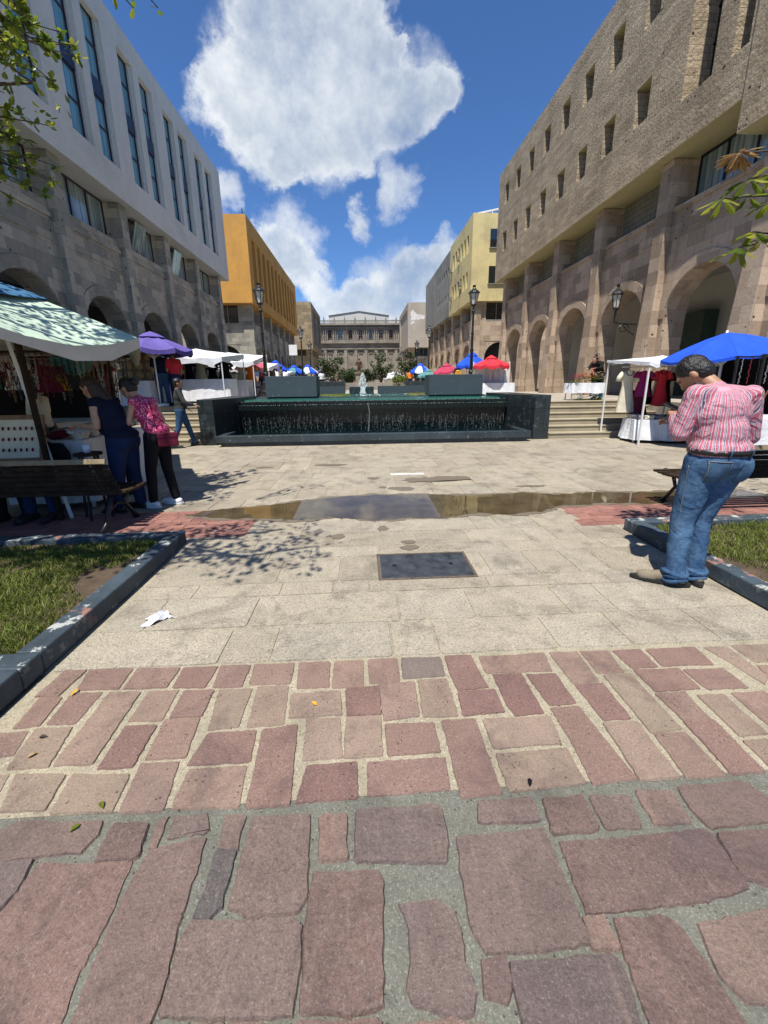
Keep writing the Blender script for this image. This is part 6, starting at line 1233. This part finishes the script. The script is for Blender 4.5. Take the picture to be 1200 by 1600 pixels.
# hanging necklaces, bags and tassels
random.seed(31)
cols = [('dark red bead', (.12, .01, .01)), ('black bead', (.01, .01, .01)), ('amber bead', (.20, .09, .02)), ('white shell', (.35, .33, .28)), ('green bead', (.03, .08, .03)), ('brown seed', (.06, .03, .02))]
protos = []
for nm, c in cols:
    mm = simple(nm.replace(' ', '_'), c, .35, .4, 30, .2); b = B()
    for j in range(3):
        for k in range(16): a = math.pi * k / 15; r = .05 - .01 * j; b.ell((r * math.cos(a) * (1 - .3 * math.sin(a)), .012 * j, -(.22 + .06 * j) * math.sin(a) ** .8), (.008, .008, .011), None, 5, 4)
    b.tube([(-.055, -.003, 0), (-.055, .03, 0), (0, .032, .004), (.055, .03, 0), (.055, -.003, 0)], .003, 4)
    for j in range(3): r = .05 - .01 * j; b.tube([(r * math.cos(math.pi * k / 15) * (1 - .3 * math.sin(math.pi * k / 15)), .012 * j, -(.22 + .06 * j) * math.sin(math.pi * k / 15) ** .8 if 0 < k < 15 else 0) for k in range(16)], .0025, 4); b.tube([(-.055, .012 * j, 0), (.055, .012 * j, 0)], .002, 4)
    o = b.build('necklace', mm); protos.append((nm, o))
plc = []
for r, (y, z, x0, x1, n_) in enumerate(((5.5, 1.90, -4.8, -3.3, 20), (6.1, 1.87, -4.8, -3.4, 18), (6.8, 1.87, -5.5, -4.0, 20))):
    for k in range(n_): plc.append((x0 + (x1 - x0) * k / (n_ - 1) + random.uniform(-.02, .02), y, z, ('front', 'middle', 'rear')[r]))
for i, (x, y, z, rw) in enumerate(plc):
    nm, pr = random.choice(protos); o = pr.copy(); COL.objects.link(o); o.location = (x, y, z); o.scale = (1, 1, random.uniform(.9, 1.8)); tag(o, '%s necklace hanging from the %s rail of the left stall' % (nm, rw), 'necklace', '%s necklaces on the %s rail of the left stall' % (nm, rw))
for nm, o in protos: bpy.data.objects.remove(o)
for i, (x, y, z, m, lb) in enumerate(((-4.6, 5.75, 1.80, 'white', 'white blouse'), (-4.25, 5.8, 1.76, 'maroon', 'dark red blouse'), (-3.95, 6.45, 1.80, 'maroon', 'wine red embroidered blouse'), (-4.6, 6.5, 1.78, 'yellow', 'yellow embroidered blouse'), (-4.1, 6.9, 1.85, 'cream_cl', 'pale pink blouse'), (-4.7, 7.7, 1.85, 'cream_cl', 'cream blouse'))):
    garment((x, y, z), lb + (' hanging in the %s of the left stall' % ('front' if y < 6 else 'middle' if y < 7 else 'back')), .27, .34, m, random.uniform(-.3, .3), cat='blouse', trim='maroon')
# goods on the left tables
random.seed(37)
n = simple('white_woven_palm', (.6, .58, .52), .7, .1, 30, .4)
bk = thing('woven_basket', 'white woven shell basket at the near end of the left stall table', 'basket', (-3.50, 5.08, .862), 0, 'white baskets along the left stall table'); b = B(); b.lathe([(.05, 0), (.075, .06), (.085, .09), (.075, .09), (.045, .01)], n=12); b.build('bowl', n, bk); b = B()
for k in range(12): a = 6.283 * k / 12; b.ell((.09 * math.cos(a), .09 * math.sin(a), .095), (.022, .012, .02), None, 6, 5)
b.build('shell_rim', 'white', bk)
for k in range(11): dup(bk, (-3.52 + random.uniform(-.05, .05) - .17 * (k % 2), 5.16 + .105 * k, .862), random.uniform(0, 3), 'white woven shell basket, number %s counting away from the camera on the left stall table' % ['two', 'three', 'four', 'five', 'six', 'seven', 'eight', 'nine', 'ten', 'eleven', 'twelve'][k], (random.uniform(.8, 1.2),) * 3)
for i, (x, y, m, lb) in enumerate(((-3.8, 5.15, 'maroon', 'dark red folded cloth pouch'), (-4.0, 5.5, 'greycl', 'grey folded cloth pouch'), (-3.85, 5.9, 'pinktop', 'pink folded cloth pouch'), (-4.1, 6.2, 'tealumb', 'teal folded cloth pouch'), (-3.8, 6.35, 'orange', 'orange folded cloth pouch'))):
    b = B(); b.ell((0, 0, .05), (.13, .09, .05)); b.ell((.04, .02, .08), (.08, .06, .03)); o = rmesh(b, 'cloth_pouch', m, None, .012, 2, .008, 20); o.location = (x, y, .862); tag(o, lb + ' lying on the left stall table', 'pouch')
mg = B(); mg.lathe([(.035, 0), (.042, .09), (.038, .09), (.033, .01)], n=14); o = mg.build('cup', 'white', smooth=True); o.location = (-3.12, 4.62, .77); tag(o, 'white foam cup on the stool beside the display board', 'cup')
so_ = thing('stool', 'small dark stool carrying the white cup at the left stall', 'stool', (-3.12, 4.62, 0)); b = B(); b.lathe([(.14, .74), (.14, .768)], n=14); b.build('seat', 'wood_dark', so_)
for a in (0, 1.57, 3.14, 4.71): b = B(); b.bar((.1 * math.cos(a), .1 * math.sin(a), .74), (.15 * math.cos(a), .15 * math.sin(a), 0), .02); b.build('leg', 'black_iron', so_)
# ================================================================= UPPER LEFT STALLS
umbrella((-5.95, 12.3, .88), 'purple market umbrella at the top of the left steps', 1.05, 1.60, 2.0, ['purple'], 8, .2, group='market umbrellas')
bt = thing('hat_booth', 'booth with a wall of straw hats beneath the purple umbrella', 'booth', (-7.2, 12.6, .88)); b = B(); b.box(-.95, .95, .3, .34, .75, 1.75); b.build('back_board', 'wood_mid', bt)
for x in (-.95, .95): b = B(); b.box(x - .02, x + .02, .2, .24, 0, 1.8); b.build('post', 'white_metal', bt)
b = B(); b.box(-1.05, 1.1, -.5, .5, 1.8, 1.84); b.build('roof_sheet', 'white', bt); drape(bt, 'counter_cloth', -1, 1, -.3, .25, .75, .03, 'white')
hp = None
for r in range(3):
    for k in range(6):
        x, z = -8.0 + k * .32, 1.80 + r * .27
        if hp is None: b = B(); b.lathe([(.13, 0), (.12, .012), (.075, .015), (.07, .06), (.04, .075), (.005, .078)], n=16); hp = o = b.build('straw_hat', simple('straw', (.42, .28, .12), .8, .15, 40, .4), smooth=True)
        else: o = hp.copy(); COL.objects.link(o)
        o.location = (x, 12.88, z); o.rotation_euler = (math.pi / 2, 0, 0); o['label'] = 'straw hat in the %s row of the hat booth' % ('bottom', 'middle', 'top')[r]; o['category'] = 'hat'; o['group'] = 'straw hats in the %s row of the booth' % ('bottom', 'middle', 'top')[r]
tent((-5.9, 15.3, .88), 'white canopy tent just right of the purple umbrella', 2.6, 2.6, 1.5, 1.75)
tent((-5.9, 18.9, .88), 'second white canopy tent from the front on the left terrace', 2.8, 2.6, 1.55, 1.95)
tent((-5.75, 21.9, .88), 'third white canopy tent on the left terrace, beside the rose umbrella', 2.4, 2.4, 1.4, 1.7)
stalltable((-5.7, 14.8, .88), 'white clothed table under the canopy next to the purple umbrella', 2.3, .9, .8, seed=4); stalltable((-6.2, 18.7, .88), 'white clothed table under the second left canopy', 2.4, .9, .8, seed=5); stalltable((-5.2, 21.3, .88), 'white clothed table under the third left canopy', 2.0, .9, .75, seed=6)
umbrella((-5.4, 21.0, .88), 'faded rose pink umbrella left of the first lamp post', .8, 1.45, 1.85, ['rose'], 8, .4)
umbrella((-5.3, 26, .88), 'blue umbrella right of the first left lamp post', .68, 1.5, 1.95, ['blue'], 8, .1)
umbrella((-5.15, 25, .88), 'white umbrella beneath the blue one right of the first left lamp post', .6, 1.12, 1.35, ['white'], 8, .1, vent=False)
umbrella((-5.3, 33, .88), 'deep blue umbrella beside the second left lamp post', .85, 1.5, 1.95, ['blue', 'tealumb'], 8, .3)
umbrella((-4.75, 37, .88), 'blue and white panelled umbrella under the third left lamp post', .9, 1.6, 2.15, ['blue', 'white'], 8, .3)
umbrella((-4.6, 46, .88), 'small navy umbrella under the farthest left lamp post', .8, 1.5, 2.0, ['purple'], 8, .3)
tent((-4.5, 48, .88), 'white canopy beyond the left street trees', 2.6, 2, 1.3, 1.5)
tent((-6.6, 30, .88), 'low pale canopy far along the left stalls', 3, 2.4, 1.3, 1.5)
# merchandise silhouettes in the left tents: clothes on rails
random.seed(41)
for i, (x, y, m, c) in enumerate(((-6.9, 15.9, 'maroon', 'dark red'), (-6.5, 15.9, 'navy', 'navy'), (-6.1, 16.0, 'cream_cl', 'cream'), (-5.2, 16.0, 'black', 'black'), (-6.9, 19.5, 'black', 'black'), (-6.3, 19.5, 'brownp', 'brown'), (-5.5, 19.4, 'cream_cl', 'cream'), (-5.1, 19.3, 'orange', 'orange'), (-4.95, 21.2, 'greycl', 'grey'), (-5.9, 22.3, 'maroon', 'dark red'), (-5.3, 22.4, 'black', 'black'), (-4.8, 22.4, 'brownp', 'brown'))):
    garment((x, y, 2.33), '%s garment hanging in the %s left canopy tent' % (c, ('first', 'second', 'third')[0 if y < 17 else 1 if y < 20 else 2]), .42, .75, m, random.uniform(-.3, .3), cat='garment')
pc = thing('produce_crates', 'low tray stand of small goods at the third left tent', 'display stand', (-4.6, 20.2, .88))
b = B(); b.box(-.7, .9, -.2, .25, .42, .46); b.bar((-.6, 0, 0), (-.6, 0, .7), .04); b.bar((.8, 0, 0), (.8, 0, .9), .04); b.build('tray', 'wood_mid', pc)
b = B()
for _ in range(60): b.ell((random.uniform(-.65, .85), random.uniform(-.18, .2), .49), (.05, .05, .04), None, 6, 5)
b.build('small_goods', islands('mixed_trinkets', [(0, (.3, .1, .05)), (.5, (.5, .4, .3)), (1, (.1, .08, .08))]), pc)
# ================================================================= RIGHT UPPER STALLS
umbrella((5.25, 16.5, .88), 'bright red umbrella over a white stall right of the first right lamp post', .74, 1.26, 1.54, ['red'], 8, .2)
umbrella((5.55, 20.5, .88), 'blue umbrella behind the bright red one', .82, 1.42, 1.95, ['blue'], 8, .2)
umbrella((5.2, 25, .88), 'dark red tilted umbrella left of the first right lamp post', .85, 1.25, 1.62, ['darkred'], 8, .2, tilt=(.12, 0))
umbrella((4.75, 33, .88), 'blue and white panelled umbrella at the right street tree', .85, 1.45, 2.0, ['blue', 'white'], 8, .1)
umbrella((4.65, 28.5, .88), 'pale teal umbrella below the blue and white one', .75, 1.05, 1.4, ['tealumb'], 8, .1)
tent((3.6, 46, .88), 'white canopy far off between the right street trees', 2.4, 2, 1.2, 1.5, peak=.5)
stw = thing('sheeted_stall', 'stall closed with white sheets beneath the bright red umbrella', 'stall', (5.35, 16.9, .88)); b = B(); g = []
for j in range(9):
    for i in range(25): u = i / 24; z = 1.32 * (1 - j / 8); x = -.72 + 1.5 * u; g.append((x + .02 * math.sin(j * .8 + i), -.2 + .05 * math.sin(u * 40) * (1 + j * .1) + .15 * u, z))
b.add(g, [(j * 25 + i, j * 25 + i + 1, (j + 1) * 25 + i + 1, (j + 1) * 25 + i) for j in range(8) for i in range(24)]); b.build('sheet', 'white', stw, smooth=True); drape(stw, 'counter_cloth', -.5, .8, -.75, -.25, .55, .03, 'white'); b = B()
for x in (-.72, .78): b.box(x - .02, x + .02, -.1, -.06, 0, 1.4)
b.build('post', 'white_metal', stw)
b = B(); b.box(-.14, .14, -.1, .1, 0, .5); b.lathe([(.1, .5), (.13, .55), (.05, .6)], n=10); o = b.build('yellow_drum', 'yellow', bevel=.02); o.location = (4.55, 19.2, 1.42); tag(o, 'yellow container on a stand beside the right lamp post', 'container')
b = B(); b.box(-.2, .2, -.15, .15, 0, .54); o = b.build('stand', 'greycl'); o.location = (4.55, 19.2, .88); tag(o, 'grey stand beneath the yellow container', 'stand')
# flower table at the top of the right steps
ft = thing('flower_table', 'small white table heaped with flowers at the top of the right steps', 'table', (7.15, 12.75, .88)); drape(ft, 'tablecloth', -.55, .55, -.25, .25, .53, .22, 'white', .03, 9); b = B()
for x in (-.5, .5):
    for y in (-.2, .2): b.box(x - .015, x + .015, y - .015, y + .015, 0, .52)
b.build('leg_frame', 'white_metal', ft)
random.seed(43)
def bouquet(x, y, z, m, lb, r=.10):
    t = thing('bouquet', lb, 'bouquet', (x, y, z), 0, None); b = B()
    for _ in range(26):
        v = rv() * r * random.uniform(.3, 1); c = Vector((v.x * 1.2, v.y, r * .9 + v.z * .8))
        for k in range(5): a = 6.283 * k / 5; leafquad(b, c, Vector((math.cos(a), math.sin(a), .4)), Vector((0, 0, 1)), .035, .014)
    b.build('petals', m, t); b = B()
    for _ in range(14): v = rv(); leafquad(b, Vector((0, 0, .03)), Vector((v.x, v.y, abs(v.z) * .3)), Vector((0, 0, 1)), r * 1.2, .02)
    b.build('leaves', 'leaf', t)
for i, (x, dz, m, c) in enumerate(((6.72, 0, 'pinktop', 'pink'), (6.86, .03, 'red', 'red'), (6.98, .08, 'red', 'deep red'), (7.08, 0, 'yellow', 'yellow'), (7.22, .1, 'orange', 'big orange'), (7.30, .02, 'orange', 'small orange'), (7.42, .12, 'white', 'white'), (7.55, .08, 'yellow', 'golden'), (7.62, .02, 'white', 'pale'))):
    bouquet(x, 12.72 + random.uniform(-.1, .1), 1.415 + dz, m, '%s flower bouquet on the flower table' % c, .17)
for i, (x, m, c) in enumerate(((6.85, 'lightblue', 'pale blue'), (6.98, 'pinktop', 'pink'), (7.3, 'white', 'white'), (7.5, 'lightblue', 'teal'))): bouquet(x, 12.5, .885, m, '%s bouquet standing under the front of the flower table' % c, .14)
# ================================================================= RIGHT FRONT STALL
tent((7.3, 9.7, 0), 'white sloping canopy left of the large bright blue umbrella', 1.75, 1.6, 1.88, 2.0, peak=.12, val=.07)
ub = umbrella((7.60, 8.35, 0), 'large bright blue umbrella behind the man in the striped shirt', 1.08, 2.02, 2.42, ['blue'], 8, .25, tilt=(.15, 0), vent=False, sag=.04, val=.05)
tent((9.1, 7.6, 0), 'white canopy at the right picture edge beside the bright blue umbrella', 2.6, 2.4, 2.0, 2.1, peak=.25, val=.05)
t = thing('clothing_table', 'white table of folded shawls at the foot of the right steps', 'table', (7.35, 9.45, 0), math.radians(-14)); drape(t, 'tablecloth', -.75, .9, -.35, .35, .56, .07, 'white', .05, 12); b = B()
for x in (-.7, .8):
    for y in (-.3, .3): b.box(x - .015, x + .015, y - .015, y + .015, 0, .55)
b.build('leg_frame', 'white_metal', t)
random.seed(47)
sc = [('greycl', 'grey'), ('cream_cl', 'cream'), ('greycl', 'dark grey'), ('maroon', 'dark red'), ('white', 'white'), ('taupe', 'taupe')]
for i in range(14):
    m, c = sc[i % 6]; x = -.62 + (i % 7) * .21; y = -.2 + .3 * (i // 7) + random.uniform(-.04, .04); b = B()
    for k in range(3): b.obox((random.uniform(-.01, .01), 0, .02 + .03 * k), (.19, .24, .028), Matrix.Rotation(random.uniform(-.2, .2), 3, 'Z'))
    o = rmesh(b, 'folded_shawl', m, None, .012, 2, .008, 18); p = Matrix.Rotation(math.radians(-14), 3, 'Z') @ Vector((x, y, .562)) + Vector((7.35, 9.45, 0)); o.location = p
    tag(o, '%s folded shawl in the %s row of the right table' % (c, 'front' if i < 7 else 'back'), 'shawl', '%s folded shawls in the %s row of the right table' % (c, 'front' if i < 7 else 'back'))
b = B(); b.obox((0, 0, .05), (.18, .14, .10)); o = b.build('small_box', simple('orange_red_box', (.35, .06, .04), .6), bevel=.005); o.location = (7.85, 9.1, .562); tag(o, 'small orange red box at the right end of the shawl table', 'box')
for x, y, z, w, h, m, tr_, lb in ((6.62, 9.85, 1.72, .34, 1.02, 'cream_cl', 'taupe', 'long cream dress hanging at the left end of the right stall'), (6.95, 9.75, 1.70, .30, .62, 'magenta', 'pinktop', 'magenta embroidered blouse hanging beside the cream dress'),
                               (6.98, 9.85, 1.25, .34, .68, 'maroon', None, 'dark red skirt hanging below the magenta blouse'), (7.40, 9.72, 1.72, .28, .86, 'red', 'maroon', 'red dress hanging in the middle of the right stall'), (7.22, 10.0, 1.68, .30, .80, 'black', None, 'black dress hanging between the magenta blouse and the red dress'),
                               (7.68, 9.95, 1.68, .30, .85, 'black', 'offwhite', 'black dress hanging right of the red dress'), (7.60, 10.1, 1.66, .26, .7, 'cream_cl', None, 'pale dress half hidden behind the red dress')):
    garment((x, y, z), lb, w, h, m, random.uniform(-.15, .15), trim=tr_, flare=1.3)
b = B(); b.bar((6.45, 9.9, 1.80), (8.1, 9.9, 1.80), .025); o = b.build('hanging_rail', 'white_metal'); tag(o, 'thin metal rail carrying the dresses of the right stall', 'rail')
pn = thing('hanging_cloth', 'white and taupe banded cloth hanging left of the man in striped shirt', 'hanging cloth', (7.55, 8.75, 0)); 
for z0, z1, m in ((1.52, 1.86, 'white'), (.99, 1.518, 'taupe'), (.55, .988, 'white')): b = B(); b.box(-.28, .12, 0, .02, z0, z1); b.build('cloth_band', m, pn)
b = B(); b.box(8.55, 8.6, 6.5, 10.2, .4, 1.95); b.box(8.2, 9.9, 9.0, 9.05, .3, 1.95); o = b.build('backdrop', 'black'); tag(o, 'dark backdrop cloth of the stall behind the man in the striped shirt', 'backdrop')
tr2 = stalltable((7.6, 6.9, 0), 'pale clothed table behind the right bench', 1.9, .8, .82, seed=15)
random.seed(53)
nb = [simple('silver_grey_bead', (.25, .25, .27), .3, .4, 30, .2), simple('dark_bead', (.02, .015, .02), .3), simple('wine_bead', (.18, .02, .03), .3)]
pr = []
for mm in nb:
    b = B()
    for k in range(16): b.ell((random.uniform(-.012, .012), 0, -.03 * k), (.010, .010, .014), None, 5, 4)
    pr.append(b.build('bead_strand', mm))
for i in range(26):
    q = i % 3; o = pr[q].copy(); COL.objects.link(o); o.location = (7.05 + i * .085, 7.3 - .5 * (i % 2), 1.86); nm = ('silver grey', 'black', 'wine red')[q]; tag(o, '%s bead strand hanging above the table behind the right bench' % nm, 'bead strand', '%s bead strands above the right table' % nm)
for o in pr: bpy.data.objects.remove(o)
b = B(); b.bar((6.9, 6.8, 1.88), (9.3, 6.8, 1.88), .025); b.bar((6.9, 7.3, 1.88), (9.3, 7.3, 1.88), .025)
for x in (6.95, 9.2): b.bar((x, 6.8, 0), (x, 6.8, 1.9), .035); b.bar((x, 7.3, 0), (x, 7.3, 1.9), .035)
tag(b.build('bead_rack', 'black_iron'), 'black iron rack carrying bead strands behind the right bench', 'rack')
# ================================================================= LITTER AND LEAVES ON THE GROUND
b = B(); g = []
for j in range(9):
    for i in range(9): u, v = i / 8 - .5, j / 8 - .5; q = max(abs(u), abs(v)) * 2; g.append((u * .22 * (1 - .6 * v + .3 * math.sin(v * 9)), v * .17 + .03 * math.sin(u * 8), max(.002, .02 * (1 - q) + .055 * abs(noise.noise(Vector((i * .9, j * .9, 2)))))))
b.add(g, [(j * 9 + i, j * 9 + i + 1, (j + 1) * 9 + i + 1, (j + 1) * 9 + i) for j in range(8) for i in range(8)]); o = b.build('plastic_bag', 'white'); o.scale = (.6, .6, 1.0); o.location = (-1.38, 2.40, .003); o.rotation_euler = (0, 0, .5); tag(o, 'crumpled white plastic scrap lying by the left kerb', 'plastic bag')
lm = [('yellow', 'orange', (-1.485, 1.735)), ('leaf', 'green', (-.98, 1.165)), ('leaf', 'yellow green', (-1.05, 1.09)), ('yellow', 'small golden', (-.28, 1.62)), ('black', 'dark curled', (.60, 1.145)), ('hairb', 'brown withered', (-1.42, 1.50)), ('leafr', 'withered pale', (-1.40, 1.42))]
for m, c, (x, y) in lm:
    b = B(); a = random.uniform(0, 6); leafquad(b, Vector((0, 0, .004)), Vector((math.cos(a), math.sin(a), .1)), Vector((0, 0, 1)), .036 if c != 'orange' else .05, .009, -.5); o = b.build('fallen_leaf', m); o.location = (x, y, .002); tag(o, '%s fallen leaf on the paving' % c, 'leaf')
